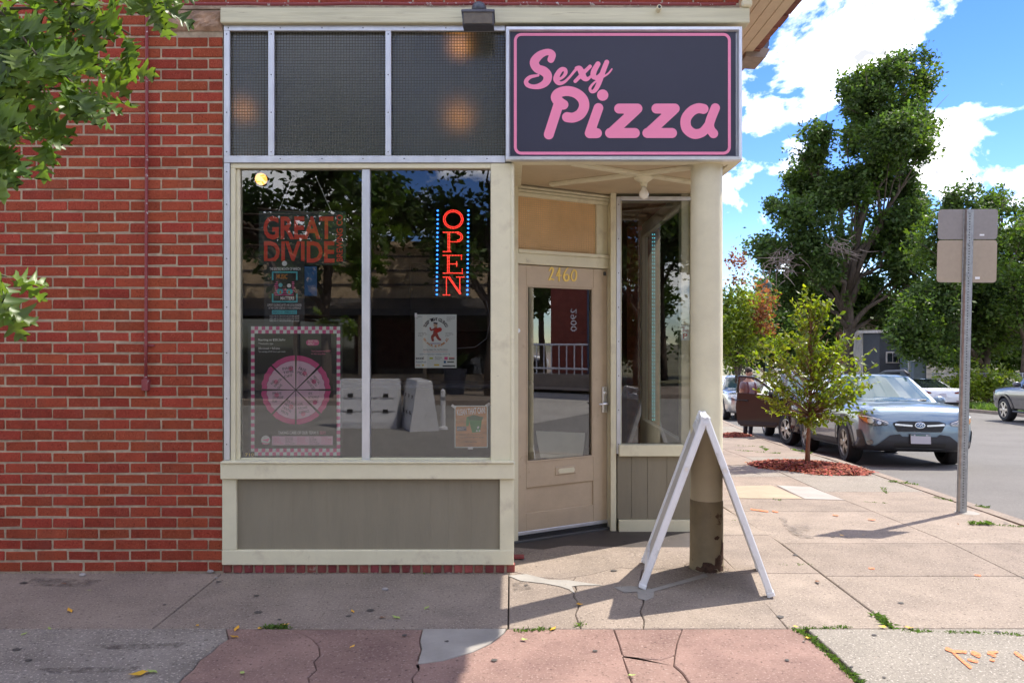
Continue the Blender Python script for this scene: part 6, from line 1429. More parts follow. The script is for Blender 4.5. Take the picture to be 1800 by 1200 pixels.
# ---------------------------------------------------------------- vegetation
BARK = mat('grey_bark', (0.10, 0.075, 0.055), 0.95, var=0.35, vscale=9, bump=1.0, bscale=14, stretch=(1, 1, 0.3))
BARKY = mat('young_bark', (0.22, 0.12, 0.07), 0.8, var=0.2, vscale=30)
TWIGD = mat('dead_twigs', (0.24, 0.19, 0.16), 0.95, var=0.2)
LF_DARK = mat('leaf_elm_dark', (0.072, 0.115, 0.030), 0.55, rnd=0.5, translucent=(1.3, 1.5, 0.6), spec=0.35)
LF_MID = mat('leaf_mid_green', (0.075, 0.125, 0.022), 0.5, rnd=0.45, translucent=(1.6, 1.7, 0.5), spec=0.4)
LF_BRI = mat('leaf_young_bright', (0.15, 0.21, 0.022), 0.38, rnd=0.45, translucent=(1.9, 1.8, 0.4), spec=0.5)
LF_BRN = mat('leaf_rusty', (0.23, 0.10, 0.04), 0.7, rnd=0.4, translucent=(1.4, 1.1, 0.7))
LF_OAK = mat('leaf_oak', (0.12, 0.19, 0.04), 0.42, rnd=0.40, translucent=(1.6, 1.7, 0.55), spec=0.45)
def leaves(C, n, spread, size, rs, aspect=0.5, updown=0.0, jitter=0.55):
    """C (k,3) clump centres, n leaves per clump -> quads"""
    k = len(C); N = k*n; P = np.repeat(C, n, 0)+rs.normal(0, 1, (N, 3))*np.asarray(spread)
    d = rs.normal(0, 1, (N, 3)); d[:, 2] = d[:, 2]*0.7+updown; d /= np.linalg.norm(d, axis=1)[:, None]
    s = np.cross(d, rs.normal(0, 1, (N, 3))); s /= np.linalg.norm(s, axis=1)[:, None]+1e-9
    L = (size*(1+jitter*rs.uniform(-1, 1, N)))[:, None]; nrm = np.cross(d, s)
    A = P; B = P+d*L*0.5+s*L*aspect*0.5+nrm*L*0.06; T = P+d*L; D_ = P+d*L*0.5-s*L*aspect*0.5+nrm*L*0.06
    V = np.stack([A, B, T, D_], 1).reshape(-1, 3); F = np.arange(4*N).reshape(-1, 4); return V, F
def blob_clumps(blobs, dens, rs, shell=0.35):
    C = []
    for (c, r_) in blobs:
        c = np.array(c); r_ = np.array(r_); k = max(3, int(dens*np.prod(r_)**(2/3)))
        d = rs.normal(0, 1, (k, 3)); d /= np.linalg.norm(d, axis=1)[:, None]; rad = shell+(1.10-shell)*rs.uniform(0, 1, k)**0.6
        out = rs.uniform(0, 1, k) < 0.12; rad[out] += rs.uniform(0.05, 0.32, out.sum())
        q = c+d*r_*rad[:, None]; s = 2.6/np.prod(r_)**(1/3)/1.6
        # airy gaps: drop clumps where a slow wave field is low
        w = np.sin(q[:, 0]*s*1.7+c[0])+np.sin(q[:, 1]*s*1.9+c[2])+np.sin(q[:, 2]*s*2.3+c[1])+0.8*np.sin((q[:, 0]+q[:, 2])*s*3.7)
        C.append(q[w > -0.75])
    return np.vstack(C)
def split(blobs, k, f, rs, stretch=1.0):
    out = []
    for c, r_ in blobs:
        for _ in range(k):
            v = rs.normal(0, 1, 3); v /= np.linalg.norm(v); q = rs.uniform(0.35, 0.92); s = f*rs.uniform(0.55, 1.25)
            out.append((tuple(np.array(c)+v*np.array(r_)*q), tuple(np.array(r_)*s*np.array([1, 1, stretch]))))
    return out
def limbs(b, base, blobs, r0, rs, n_seg=5, frac=0.42):
    base = Vector(base)
    top = Vector(np.mean([bl[0] for bl in blobs], 0)); 
    for c, r_ in blobs:
        c = Vector(c); fork = base.lerp(Vector((base.x, base.y, max(base.z+0.4, c.z*0.55+base.z*0.45))), frac+rs.uniform(0, 0.3))
        pts = [fork]; 
        for i in range(1, n_seg+1):
            t = i/n_seg; p = fork.lerp(c, t)+Vector(rs.normal(0, 1, 3))*0.05*(c-fork).length*math.sin(math.pi*t); p.z += 0.06*(c-fork).length*math.sin(math.pi*t); pts.append(p)
        rad = [max(0.012, r0*0.5*(1-0.85*i/n_seg)) for i in range(n_seg+1)]
        b.tube(pts, rad, 7)
        for _ in range(4):
            e = c+Vector(rs.normal(0, 1, 3)*np.array(r_)*0.6); m_ = pts[2+rs.randint(0, 3)]; b.tube([m_, m_.lerp(e, 0.5)+Vector(rs.normal(0, 0.04, 3)*(e-m_).length), e], [rad[3]*0.7, rad[3]*0.4, 0.008], 5)
def tree(name, label, base, blobs, m, leaf, dens, per, spread, trunk_r, seed, group=None, trunk_to=None, bark=BARK, extra=None, lean=0.0, cat='tree', dead=None, shell=0.35, rag=True):
    rs = np.random.RandomState(seed); root = empty(name, base); tag(root, label, cat, group)
    bw = Vector(base); rel = [((c[0]-bw.x, c[1]-bw.y, c[2]-bw.z), r_) for c, r_ in blobs]
    sub = split(rel, 6, 0.42, rs, 1.15) if rag else rel
    C = blob_clumps(sub, dens*(1.1 if rag else 1), rs, 0.15 if rag else shell); V, F = leaves(C, per, spread, leaf, rs, 0.55)
    put('crown', np_mesh('crown', V, F), m, root)
    if extra:
        m2, eb, ed = extra; C = blob_clumps([((c[0]-bw.x, c[1]-bw.y, c[2]-bw.z), r_) for c, r_ in eb], ed, rs); V, F = leaves(C, per, spread, leaf, rs, 0.55); put('rusty_foliage', np_mesh('crown', V, F), m2, root)
    b = MB(); zt = max(c[2] for c, _ in rel)*0.62 if trunk_to is None else trunk_to
    pts = [Vector((rs.normal(0, trunk_r*0.25)+lean*t*zt, rs.normal(0, trunk_r*0.25), zt*t-0.1*(t == 0))) for t in np.linspace(0, 1, 7)]; pts[0].x = pts[0].y = 0
    b.tube(pts, [trunk_r*(1.25 if i == 0 else 1-0.55*i/6) for i in range(7)], 12)
    limbs(b, pts[2], rel, trunk_r, rs); b.build('trunk', bark, root, True)
    if dead:
        for c, r_ in dead:
            b = MB(); c = Vector(c)-bw
            for _ in range(70):
                s = c+Vector(rs.normal(0, 0.35, 3)*np.array(r_)); e = s+Vector((rs.normal(0, 0.5), rs.normal(0, 0.5), rs.normal(-0.15, 0.4)))*r_[0]*0.8; b.tube([s, s.lerp(e, 0.5)+Vector(rs.normal(0, 0.08, 3)*r_[0]), e], [0.035, 0.022, 0.01], 4)
            tag(b.build('dead_branches', TWIGD, root), kind='stuff')
    return root
def B_(x, y, Y, rx, ry=None, rd=None):
    """blob from pixel centre and pixel radii at depth Y"""
    s = Y/FPX; c = px(x, y, Y); ry = ry or rx; return (tuple(c), (rx*s, (rd or rx)*s, ry*s))
# tall two-stemmed elm
Yb = 50.0
big = [B_(1560, 165, Yb, 72, 58), B_(1610, 135, Yb+1, 38, 40), B_(1570, 250, Yb-1, 75, 55), B_(1530, 210, Yb+2, 50, 50), B_(1425, 255, Yb, 40, 42), B_(1440, 330, Yb+1, 60, 50), B_(1395, 380, Yb-1, 58, 45), B_(1510, 340, Yb, 60, 50), B_(1585, 330, Yb+1, 42, 55), B_(1370, 440, Yb, 42, 45), B_(1440, 440, Yb-2, 55, 50), B_(1570, 420, Yb, 55, 55), B_(1500, 450, Yb+3, 60, 55), B_(1600, 480, Yb-1, 42, 50), B_(1470, 520, Yb+2, 75, 45), B_(1560, 540, Yb+2, 50, 40), B_(1590, 200, Yb+1, 55, 50), B_(1612, 250, Yb, 32, 45), B_(1380, 500, Yb+2, 60, 45)]
bx, by = pX(1492, Yb), Yb
tree('tall_elm_tree', 'tall ragged elm tree rising against the blue sky', (bx, by, g(by)-0.2), big, LF_DARK, 0.27, 40, 40, (0.26, 0.26, 0.26), 0.42, 21, 'trees beyond the parked cars', trunk_to=9.5, extra=(LF_MID, [big[k_] for k_ in (0, 2, 4, 5, 7, 11, 13, 17, 14)], 9), dead=[B_(1370, 460, Yb-3, 40, 30), B_(1480, 440, Yb-4, 30, 25)])
# second trunk forming the fork is a limb of the same tree
# right hand elm with hanging foliage
Yr = 40.0
rg = [B_(1650, 430, Yr, 48, 50), B_(1700, 400, Yr, 50, 60), B_(1765, 400, Yr, 55, 55), B_(1630, 540, Yr-2, 55, 55), B_(1690, 520, Yr, 60, 60), B_(1760, 500, Yr, 65, 60), B_(1600, 590, Yr-3, 42, 35), B_(1650, 600, Yr-2, 45, 35), B_(1720, 590, Yr, 55, 40), B_(1790, 580, Yr, 50, 45), B_(1840, 480, Yr, 70, 90), B_(1860, 380, Yr, 60, 60), B_(1668, 365, Yr, 24, 24), B_(1745, 355, Yr+2, 26, 26)]
tree('spreading_elm_tree', 'spreading dark elm behind the sign post with low hanging foliage', (pX(1735, Yr), Yr, g(Yr)-0.2), rg, LF_DARK, 0.20, 62, 42, (0.22, 0.22, 0.24), 0.26, 22, 'trees beyond the parked cars', trunk_to=5.0, extra=(LF_MID, rg[:12:2]+[B_(1600, 560, Yr-3, 40, 40), B_(1625, 620, Yr-3, 40, 22)], 22))
tree('slim_street_tree', 'slim tree beside the chain-link fence at the right edge', (pX(1800, 37), 37, g(37)-0.2), [B_(1800, 480, 37, 45, 60), B_(1820, 560, 37, 50, 45), B_(1795, 410, 37, 35, 40)], LF_MID, 0.18, 40, 50, (0.3, 0.3, 0.28), 0.16, 23, 'trees beyond the parked cars')
# street tree with rusty leaves just past the column
Yl_ = 27.0
tree('rusty_leaved_tree', 'yellow-green street tree with rusty leaves next to the column', (pX(1296, Yl_), Yl_, g(Yl_)-0.1), [B_(1290, 600, Yl_, 45, 42), B_(1320, 560, Yl_+1, 42, 45), B_(1290, 540, Yl_, 35, 45), B_(1340, 600, Yl_+1, 36, 38), B_(1262, 600, Yl_, 45, 50), B_(1345, 540, Yl_+2, 22, 30)], LF_BRI, 0.13, 95, 42, (0.17, 0.17, 0.15), 0.09, 24, 'trees beyond the parked cars', extra=(LF_BRN, [B_(1335, 530, Yl_, 24, 30), B_(1292, 480, Yl_, 16, 32), B_(1345, 560, Yl_, 18, 22)], 80))
# dark mass behind: further trees
for i, (x, y, Y, rx, ry, mm, lab) in enumerate(((1345, 600, 58, 75, 60, LF_DARK, 'dark round tree filling the gap behind the person'), (1440, 590, 62, 70, 60, LF_DARK, 'dark tree far behind the young sapling'), (1520, 620, 66, 60, 50, LF_DARK, 'dark low tree behind the grey shed'), (1640, 610, 60, 70, 50, LF_MID, 'green tree far behind the white sedan'), (1760, 610, 58, 80, 55, LF_MID, 'green tree far behind the chain-link fence'), (1880, 560, 56, 90, 80, LF_MID, 'green tree beyond the right picture edge'), (1375, 540, 64, 60, 60, LF_DARK, 'dark tree behind the dead branches of the tall elm'), (1585, 600, 70, 60, 45, LF_DARK, 'dark tree behind the grey shed roof'))):
    tree('background_tree', lab, (pX(x, Y), Y, g(Y)-0.3), [B_(x-rx*0.4, y, Y, rx*0.6, ry*0.7), B_(x+rx*0.4, y+8, Y, rx*0.6, ry*0.7), B_(x, y-ry*0.4, Y, rx*0.6, ry*0.6)], mm, 0.34, 26, 55, (0.55, 0.55, 0.45), 0.25, 40+i, 'trees beyond the parked cars', rag=False)
# young tree in the mulch
Yy = 11.1; yx, yy_ = gp2(1419, 817)
ybl = [(1420, 560, 34, 30), (1390, 610, 42, 32), (1450, 615, 45, 34), (1370, 655, 40, 26), (1420, 650, 52, 32), (1480, 655, 40, 28), (1400, 700, 50, 24), (1460, 700, 48, 24), (1500, 685, 24, 18), (1350, 690, 20, 16), (1420, 535, 18, 22), (1448, 545, 14, 20), (1493, 600, 16, 20), (1408, 738, 34, 10), (1475, 728, 20, 10)]
def young():
    rs = np.random.RandomState(77); base = Vector((yx, yy_, g(yy_))); root = empty('young_street_tree', base); tag(root, 'young street tree with bright glossy leaves growing in red mulch', 'tree')
    b = MB(); top = px(1424, 560, yy_)-base
    tr = [Vector((0, 0, -0.05)), Vector((0.01, 0, 0.3)), Vector((0.045, 0.01, 0.8)), Vector((0.06, 0, 1.3)), Vector((0.05, 0, 1.8)), top]
    b.tube(tr, [0.045, 0.030, 0.026, 0.02, 0.013, 0.006], 10); b.build('trunk', BARKY, root, True)
    TB = MB(); V = []; F = []; nl = 0
    base_leaf = []
    for (x, y, rx, ry) in ybl:
        s = yy_/FPX; c = px(x, y, yy_)-base
        for _ in range(int(5+rx*ry/85)):
            e = c+Vector((rs.normal(0, 0.72)*rx*s, rs.normal(0, 0.7)*rx*s, rs.normal(0, 0.75)*ry*s))
            zt = min(max(e.z-0.35-0.4*math.hypot(e.x, e.y), 0.75), top.z-0.1); t0 = Vector((np.interp(zt, [0, .8, 1.3, 1.8, 2.6], [0, .045, .06, .05, top.x]), 0, zt))
            mid = t0.lerp(e, 0.55)+Vector((0, 0, -0.03)); TB.tube([t0, mid, e], [0.007, 0.004, 0.002], 5)
            d = (e-mid).normalized()
            for q in range(rs.randint(11, 17)):
                t = q/14; p = mid.lerp(e+d*0.05, t)
                dirn = (d*0.5+Vector(rs.normal(0, 0.8, 3))); dirn.z -= 0.15; dirn.normalize(); sd = dirn.cross(Vector(rs.normal(0, 1, 3))).normalized(); nn = dirn.cross(sd); L = rs.uniform(0.06, 0.10); w = L*0.27
                k = len(V); V += [p, p+dirn*L*0.35+sd*w+nn*0.006, p+dirn*L*0.7+sd*w*0.8-nn*0.004, p+dirn*L-nn*0.014, p+dirn*L*0.7-sd*w*0.8-nn*0.004, p+dirn*L*0.35-sd*w+nn*0.006]
                F += [(k, k+1, k+2, k+5), (k+5, k+2, k+3, k+4)]
    TB.build('branches', BARKY, root, True)
    me = bpy.data.meshes.new('crown'); me.from_pydata([tuple(v) for v in V], [], F); me.update(); put('crown', me, LF_BRI, root)
young()
# mulch bed
MULCH = mat('red_bark_mulch', (0.27, 0.068, 0.036), 0.9, rnd=0.65, mix=(0.16, 0.08, 0.045), mixscale=25, mixpos=(0.55, 0.7))
def mulch(name, outl, n, label, seed):
    rs = np.random.RandomState(seed); P = np.array([gp2(*p) for p in outl]); lo, hi = P.min(0), P.max(0)
    Q = rs.uniform(lo, hi, (n*4, 2)); d = poly_sdf(Q[:, 0], Q[:, 1], [tuple(p) for p in P]); keep = (d < 0.02+np.abs(rs.normal(0, 0.05, len(d)))*0.8); Q = Q[keep][:n]; d = d[keep][:n]
    V = []; F = []
    for (x, y), dd in zip(Q, d):
        h = 0.012+0.05*min(1, max(0, -dd)/0.25)*rs.uniform(0.6, 1); a = rs.uniform(0, math.pi); L = rs.uniform(0.012, 0.05); w = rs.uniform(0.004, 0.012); tl = rs.normal(0, 0.35)
        c, s = math.cos(a), math.sin(a); z = g(y)+h; k = len(V); dz = L*tl*0.5
        for (u, v) in ((-1, -1), (1, -1), (1, 1), (-1, 1)): V.append((x+c*u*L-s*v*w, y+s*u*L+c*v*w, z+u*dz+v*rs.normal(0, 0.006)))
        F.append((k, k+1, k+2, k+3))
    o = put(name, np_mesh(name, V, F), MULCH); tag(o, label, 'mulch', kind='stuff')
    b = MB(); n_ = len(P); cen = P.mean(0); b.add([(cen[0], cen[1], g(cen[1])+0.045)]+[(p[0], p[1], g(p[1])+0.006) for p in P], [(0, i+1, (i+1) % n_+1) for i in range(n_)]); q = b.build('mulch_mound', MULCH, o)
mulch('mulch_bed', [(1318, 816), (1340, 811), (1400, 811), (1450, 814), (1500, 820), (1528, 831), (1510, 836), (1440, 834), (1380, 826), (1330, 821)], 5200, 'red bark mulch spread round the young street tree', 1)
mulch('mulch_patch', [(1275, 762), (1300, 761), (1322, 766), (1300, 768), (1275, 769)], 1500, 'red bark mulch patch on the pavement beyond the column', 2)
# weeds in the joints
def weeds():
    rs = np.random.RandomState(9); V = []; F = []
    lines = [((905, 1108), (972, 1107), 170, .028), ((465, 1103), (508, 1104), 230, .035), ((1398, 1105), (1440, 1134), 260, .03), ((1440, 1134), (1510, 1200), 480, .026), ((1410, 1104), (1498, 1102), 260, .022), ((1540, 1082), (1568, 1105), 330, .035), ((1568, 1107), (1800, 1115), 560, .02), ((1705, 920), (1748, 921), 220, .045), ((1748, 922), (1798, 925), 90, .02), ((1400, 992), (1428, 991), 40, .02), ((1370, 992), (1402, 993), 30, .012), ((1012, 1100), (1024, 1098), 30, .04), ((1560, 846), (1612, 852), 120, .05), ((1390, 790), (1425, 797), 130, .07), ((1338, 786), (1346, 792), 60, .06), ((1290, 791), (1370, 797), 170, .04), ((1292, 783), (1345, 785), 120, .03), ((1640, 873), (1672, 880), 70, .03), ((1715, 889), (1735, 893), 90, .04), ((1550, 858), (1562, 868), 40, .05), ((1515, 881), (1560, 884), 60, .02), ((735, 1008), (755, 1009), 30, .02), ((40, 1004), (120, 1004), 60, .02), ((270, 1003), (300, 1003), 40, .03), ((1672, 1017), (1730, 1019), 20, .012), ((1360, 877), (1372, 880), 30, .03), ((1290, 913), (1310, 925), 20, .012)]
    for a, b_, n, h in lines:
        n = int(n*0.8)
        for _ in range(n):
            t = rs.uniform(0, 1); env = 0.35+0.65*abs(math.sin(t*9+h*300)); x, y = gp2(a[0]+(b_[0]-a[0])*t, a[1]+(b_[1]-a[1])*t); x += rs.normal(0, 0.010); y += rs.normal(0, 0.010)
            L = h*env*rs.uniform(0.5, 1.3); d = np.array([rs.normal(0, 0.6), rs.normal(0, 0.6), 1.0]); d /= np.linalg.norm(d); s = np.cross(d, rs.normal(0, 1, 3)); s /= np.linalg.norm(s); w = rs.uniform(0.0015, 0.004)
            p = np.array([x, y, g(y)-0.004]); k = len(V); bend = np.array([rs.normal(0, 0.3), rs.normal(0, 0.3), -0.2])*L
            V += [p-s*w, p+s*w, p+d*L*0.6+s*w*1.3, p+d*L+bend]; F.append((k, k+1, k+2, k+3))
    o = put('weeds', np_mesh('weeds', np.array(V), F), GRASSM); tag(o, 'green weeds and grass tufts growing out of the pavement joints', 'weeds', kind='stuff')
weeds()
# far verge plants near the fence
def sprays(name, label, spots, m, L, n, seed, group):
    rs = np.random.RandomState(seed)
    for i, (x, y, Y, lab) in enumerate(spots):
        c = px(x, y, Y); c.z = g(Y); root = empty(name, c); tag(root, lab, 'plant', group)
        rad = L*0.9; C = rs.normal(0, 1, (n, 3))*np.array([rad*0.6, rad*0.5, rad*0.35])+np.array([0, 0, L*0.75]); V, F = leaves(C, 14, (0.08, 0.08, 0.08), 0.16, rs, 0.5); put('foliage', np_mesh('foliage', V, F), m, root)
        b = MB(); [b.tube([(0, 0, -0.05), tuple(q)], [0.015, 0.006], 5) for q in C[:8]]; b.build('stem', BARKY, root)
sprays('garden_shrub', '', [(1705, 700, 35.5, 'bright green shrub against the fence left of the sign post'), (1740, 700, 35.5, 'bright green shrub behind the chain-link fence'), (1690, 690, 36.5, 'leafy garden shrub behind the white sedan'), (1775, 700, 35.5, 'leafy shrub behind the pickup truck')], LF_BRI, 1.2, 110, 5, 'shrubs along the fence')
rs_ = np.random.RandomState(4); V = []; F = []
for _ in range(2600):
    y = rs_.uniform(26, 34); x = kerbX(y)+SW+rs_.uniform(0.2, 1.5); k = len(V); d = np.array([rs_.normal(0, .4), rs_.normal(0, .4), 1]); L = rs_.uniform(0.1, 0.35); p = np.array([x, y, g(y)-0.03]); s = np.array([rs_.normal(0, 1), rs_.normal(0, 1), 0])*0.02
    V += [p-s, p+s, p+d*L*0.6+s, p+d*L]; F.append((k, k+1, k+2, k+3))
tag(put('verge_grass', np_mesh('verge_grass', np.array(V), F), GRASSM), 'long grass on the verge across the street', 'grass', kind='stuff')

# overhanging oak branch, near the camera at the upper left
def oak():
    root = empty('oak_tree', (-4.6, 2.3, 0)); tag(root, 'oak tree reaching lobed green leaves into the upper left', 'tree')
    half = [(0.0, 0.0), (0.02, 0.10), (0.10, 0.15), (0.19, 0.17), (0.205, 0.205), (0.16, 0.235), (0.085, 0.27), (0.085, 0.32), (0.20, 0.37), (0.30, 0.40), (0.335, 0.445), (0.29, 0.475), (0.13, 0.475), (0.10, 0.525), (0.20, 0.585), (0.31, 0.64), (0.345, 0.69), (0.29, 0.715), (0.14, 0.67), (0.095, 0.725), (0.16, 0.80), (0.215, 0.87), (0.17, 0.895), (0.085, 0.85), (0.055, 0.92), (0.03, 0.975), (0.0, 1.0)]
    metas = []
    for s in range(6):
        r_ = random.Random(s+3); cur = r_.uniform(0.05, 0.35)*(1 if s % 2 else -0.6); fold = r_.uniform(0.15, 0.5); V = []; F = []; n = len(half)
        ph = r_.uniform(0, 6)
        def P(x, t): return (x*math.cos(fold)*0.98, t, abs(x)*math.sin(fold)+cur*t*t+0.04*math.sin(t*9+ph+x*8))
        for i_ in range(n): V.append(P(0.0, i_/(n-1)))
        jl = [1+r_.uniform(-0.18, 0.18) for _ in half]; jr = [1+r_.uniform(-0.18, 0.18) for _ in half]
        for (x, t), j in zip(half, jl): V.append(P(-x*j, t))
        for (x, t), j in zip(half, jr): V.append(P(x*j, t))
        for i in range(n-1): F.append((i, i+1, n+i+1, n+i)); F.append((i, 2*n+i, 2*n+i+1, i+1))
        k = len(V); V += [(-0.006, 0, 0), (0.006, 0, 0), (0.004, -0.14, 0.01), (-0.004, -0.14, 0.01)]; F.append((k, k+1, k+2, k+3))
        me = bpy.data.meshes.new('leaf'); me.from_pydata(V, [], F); me.update(); me.polygons.foreach_set('use_smooth', [True]*len(me.polygons)); me.materials.append(LF_OAK); metas.append(me)
    rs = random.Random(19); bw = Vector((-4.6, 2.3, 0))
    b = MB(); b.tube([(0, 0, -0.1), (0.02, 0, 0.8), (-0.05, 0, 2.2), (0.05, 0.05, 3.6), (0, 0, 5.5)], [0.20, 0.17, 0.15, 0.12, 0.06], 14); b.build('trunk', BARK, root, True)
    br = MB(); cnt = [0]; extra = MB()
    # twigs given as pixel paths at a depth
    tw = [([(-420, 60), (-120, 40), (60, 30), (200, 25), (285, 75)], 2.55), ([(-420, 20), (-100, -10), (100, -20), (240, 0), (320, -10)], 2.7), ([(-400, 90), (-80, 90), (60, 100), (150, 130), (200, 175)], 2.4), ([(-400, 150), (-120, 150), (20, 150), (110, 165), (235, 180)], 2.6), ([(-380, 160), (-100, 190), (20, 200), (90, 215), (140, 260)], 2.45), ([(-380, 140), (-120, 180), (-20, 220), (30, 250), (60, 280)], 2.3), ([(-380, 80), (-60, 60), (80, 70), (170, 85), (250, 130)], 2.75), ([(-400, -40), (-60, -40), (40, 20), (80, 60), (120, 110)], 2.35), ([(-400, -60), (0, -60), (130, -20), (170, 30), (190, 80)], 2.5), ([(-400, 120), (-140, 120), (-40, 130), (20, 160), (45, 215)], 2.2), ([(-400, 30), (-100, 30), (10, 50), (60, 90), (70, 150)], 2.65), ([(-300, -70), (40, -70), (220, -45), (300, -15), (335, 10)], 2.45), ([(-400, 100), (-120, 110), (0, 120), (60, 130), (130, 180)], 2.8), ([(-300, 470), (-90, 480), (-40, 485), (10, 490), (45, 500)], 2.5), ([(-300, 490), (-90, 510), (-40, 520), (0, 530), (30, 540)], 2.45)]
    allp = []
    tw = [([(x-((56 if y_ < 400 else 32) if i_ >= 2 else 0), y_-14) for i_, (x, y_) in enumerate(p_)], Y_) for p_, Y_ in tw]
    for path, Y in tw:
        pts = [px(x, y, Y+rs.uniform(-0.08, 0.08))-bw for x, y in path]; br.tube(pts, [0.016, 0.009, 0.006, 0.0045, 0.003], 6)
        C = catmull([tuple(p) for p in pts], 10); n = len(C)
        i0 = int(n*0.30)
        nl = 25 if path[0][1] < 400 else 13
        for q in range(nl):
            t = (q+rs.uniform(0, 1))/nl; t = 1-(1-t)**1.25; k = i0+int((n-1-i0)*t); p = Vector(C[k]); d = Vector(C[min(k+1, n-1)])-Vector(C[max(k-1, 0)]); d.normalize()
            side = rs.choice((-1, 1)); dirn = d*rs.uniform(0.3, 1.0)+Vector((rs.uniform(-0.5, 0.7), rs.uniform(-0.8, 0.5), rs.uniform(-0.95, 0.35))); dirn.normalize()
            nrm = Vector((rs.uniform(-0.7, 0.7), rs.uniform(-1.4, -0.1), rs.uniform(-0.1, 0.9))); x_ = dirn.cross(nrm).normalized(); nrm = x_.cross(dirn)
            L = rs.uniform(0.10, 0.165); M = Matrix((x_, dirn, nrm)).transposed().to_4x4(); M = Matrix.Translation(p+dirn*0.14*L)@M@Matrix.Diagonal((L, L, L, 1))
            allp.append(M)
    br.tube([(0.05, 0, 3.0), (0.6, 0.1, 2.95), tuple(px(-420, 60, 2.5)-bw)], [0.07, 0.05, 0.03], 8)
    j0 = px(-420, 60, 2.5)-bw
    for path, Y in tw: br.tube([tuple(j0), tuple(px(*path[0], Y)-bw)], [0.03, 0.016], 6)
    br.build('branch', BARK, root, True)
    for i, M in enumerate(allp):
        me = metas[rs.randrange(6)]
        if i < 300: o = put('leaf', me, None, root); o.matrix_local = M
        else: extra.add([tuple(M@v.co) for v in me.vertices], [tuple(p.vertices) for p in me.polygons])
    # the rest of the crown, above and to the left of the picture
    rsn = np.random.RandomState(3); C = blob_clumps([((-0.6, -0.3, 4.6), (1.9, 1.3, 1.1)), ((0.4, 0.2, 4.9), (1.2, 0.9, 0.7)), ((-1.6, 0.0, 3.4), (1.0, 0.9, 0.7))], 11, rsn); Vn, Fn = leaves(C, 30, (0.2, 0.2, 0.18), 0.14, rsn, 0.6)
    o = put('crown', np_mesh('crown', Vn, Fn), LF_OAK, root); tag(o, kind='stuff')
    if extra.v: tag(extra.build('leaf_remainder', LF_OAK, root, True), kind='stuff')
oak()

# ---------------------------------------------------------------- background buildings, fence, pole
SHED = mat('dark_grey_siding', (0.055, 0.06, 0.07), 0.8, var=0.1, vscale=3); LITE = mat('pale_stucco', (0.52, 0.48, 0.45), 0.85, var=0.2, vscale=3); BROWN = mat('brown_siding', (0.16, 0.08, 0.06), 0.8, var=0.2, vscale=2)
def house(name, label, x0, x1, Y, depth, z1, m, roofm, peak=0.0, windows=(), door=None, over=0.25):
    X0, X1 = pX(x0, Y), pX(x1, Y); z0 = g(Y+depth)-0.6; zt = z1; root = empty(name, ((X0+X1)/2, Y, g(Y))); tag(root, label, 'building', 'buildings across the side street')
    b = MB(); b.box(X0, X1, Y, Y+depth, z0, zt); w = b.build('wall', m, None); w.parent = root; w.matrix_parent_inverse = Matrix.Translation(root.location).inverted()
    b = MB()
    if peak: b.prism([(X0-over, zt), (X1+over, zt), ((X0+X1)/2, zt+peak)], Y-over, Y+depth+over)
    else: b.box(X0-over, X1+over, Y-over, Y+depth+over, zt+0.002, zt+0.18)
    r_ = b.build('roof', roofm, None); r_.parent = root; r_.matrix_parent_inverse = Matrix.Translation(root.location).inverted()
    for (a, c, e, f) in windows:
        p, q = px(a, c, Y), px(e, f, Y); b = MB(); b.cbox(p.x, q.x, Y-0.05, Y+0.02, q.z, p.z, 0.01); wf = b.build('window', LITE, None); wf.parent = root; wf.matrix_parent_inverse = Matrix.Translation(root.location).inverted()
        n = 3; wd = (q.x-p.x-0.12)/n
        for k in range(n): b = MB(); b.box(p.x+0.06+k*wd+0.02, p.x+0.06+(k+1)*wd-0.02, Y-0.056, Y-0.0505, q.z+0.06, p.z-0.06); b.build('pane', CARGLASS, wf)
    return root
house('grey_shed', 'dark grey shed with a wide window behind the parked cars', 1546, 1606, 47.0, 2.2, px(0, 585, 47).z, SHED, LITE, windows=((1557, 618, 1590, 638),))
house('stucco_house', 'pale house with a pitched roof half hidden by the elm', 1515, 1552, 53.0, 3, px(0, 560, 53).z, LITE, BROWN, 2.6)
house('brown_house', 'brown house glimpsed behind the young tree', 1470, 1532, 60.0, 4, px(0, 590, 60).z, BROWN, BROWN, 2.0)
house('garage', 'blue-grey garage with white roller door beyond the white sedan', 1606, 1690, 45.0, 1.6, px(0, 628, 45).z, mat('blue_grey_siding', (0.10, 0.13, 0.16), 0.8, var=0.1), SHED)
b = MB(); Yg = 44.95; zg = px(0, 640, Yg).z
for k in range(9): b.cbox(pX(1628, Yg), pX(1682, Yg), Yg-0.05, Yg-0.005, g(Yg)+0.25*k, g(Yg)+0.25*k+0.235, 0.01)
o = b.build('roller_door', LITE); o.parent = bpy.data.objects['garage']; o.matrix_parent_inverse = Matrix.Translation(bpy.data.objects['garage'].location).inverted()
# utility pole with a notice
Yu = 40; up = empty('utility_pole', (pX(1598, Yu), Yu, g(Yu)-0.1)); tag(up, 'thin grey pole with a white notice near the grey shed', 'pole')
MB().tube([(0, 0, 0), (0, 0, px(0, 560, Yu).z-g(Yu))], 0.06, 10).build('pole', GALV, up, True)
zz = px(0, 620, Yu).z-g(Yu); b = MB(); b.cbox(0.1, 0.55, -0.03, -0.01, zz-0.35, zz+0.35, 0.01); b.build('notice', WHP, up)
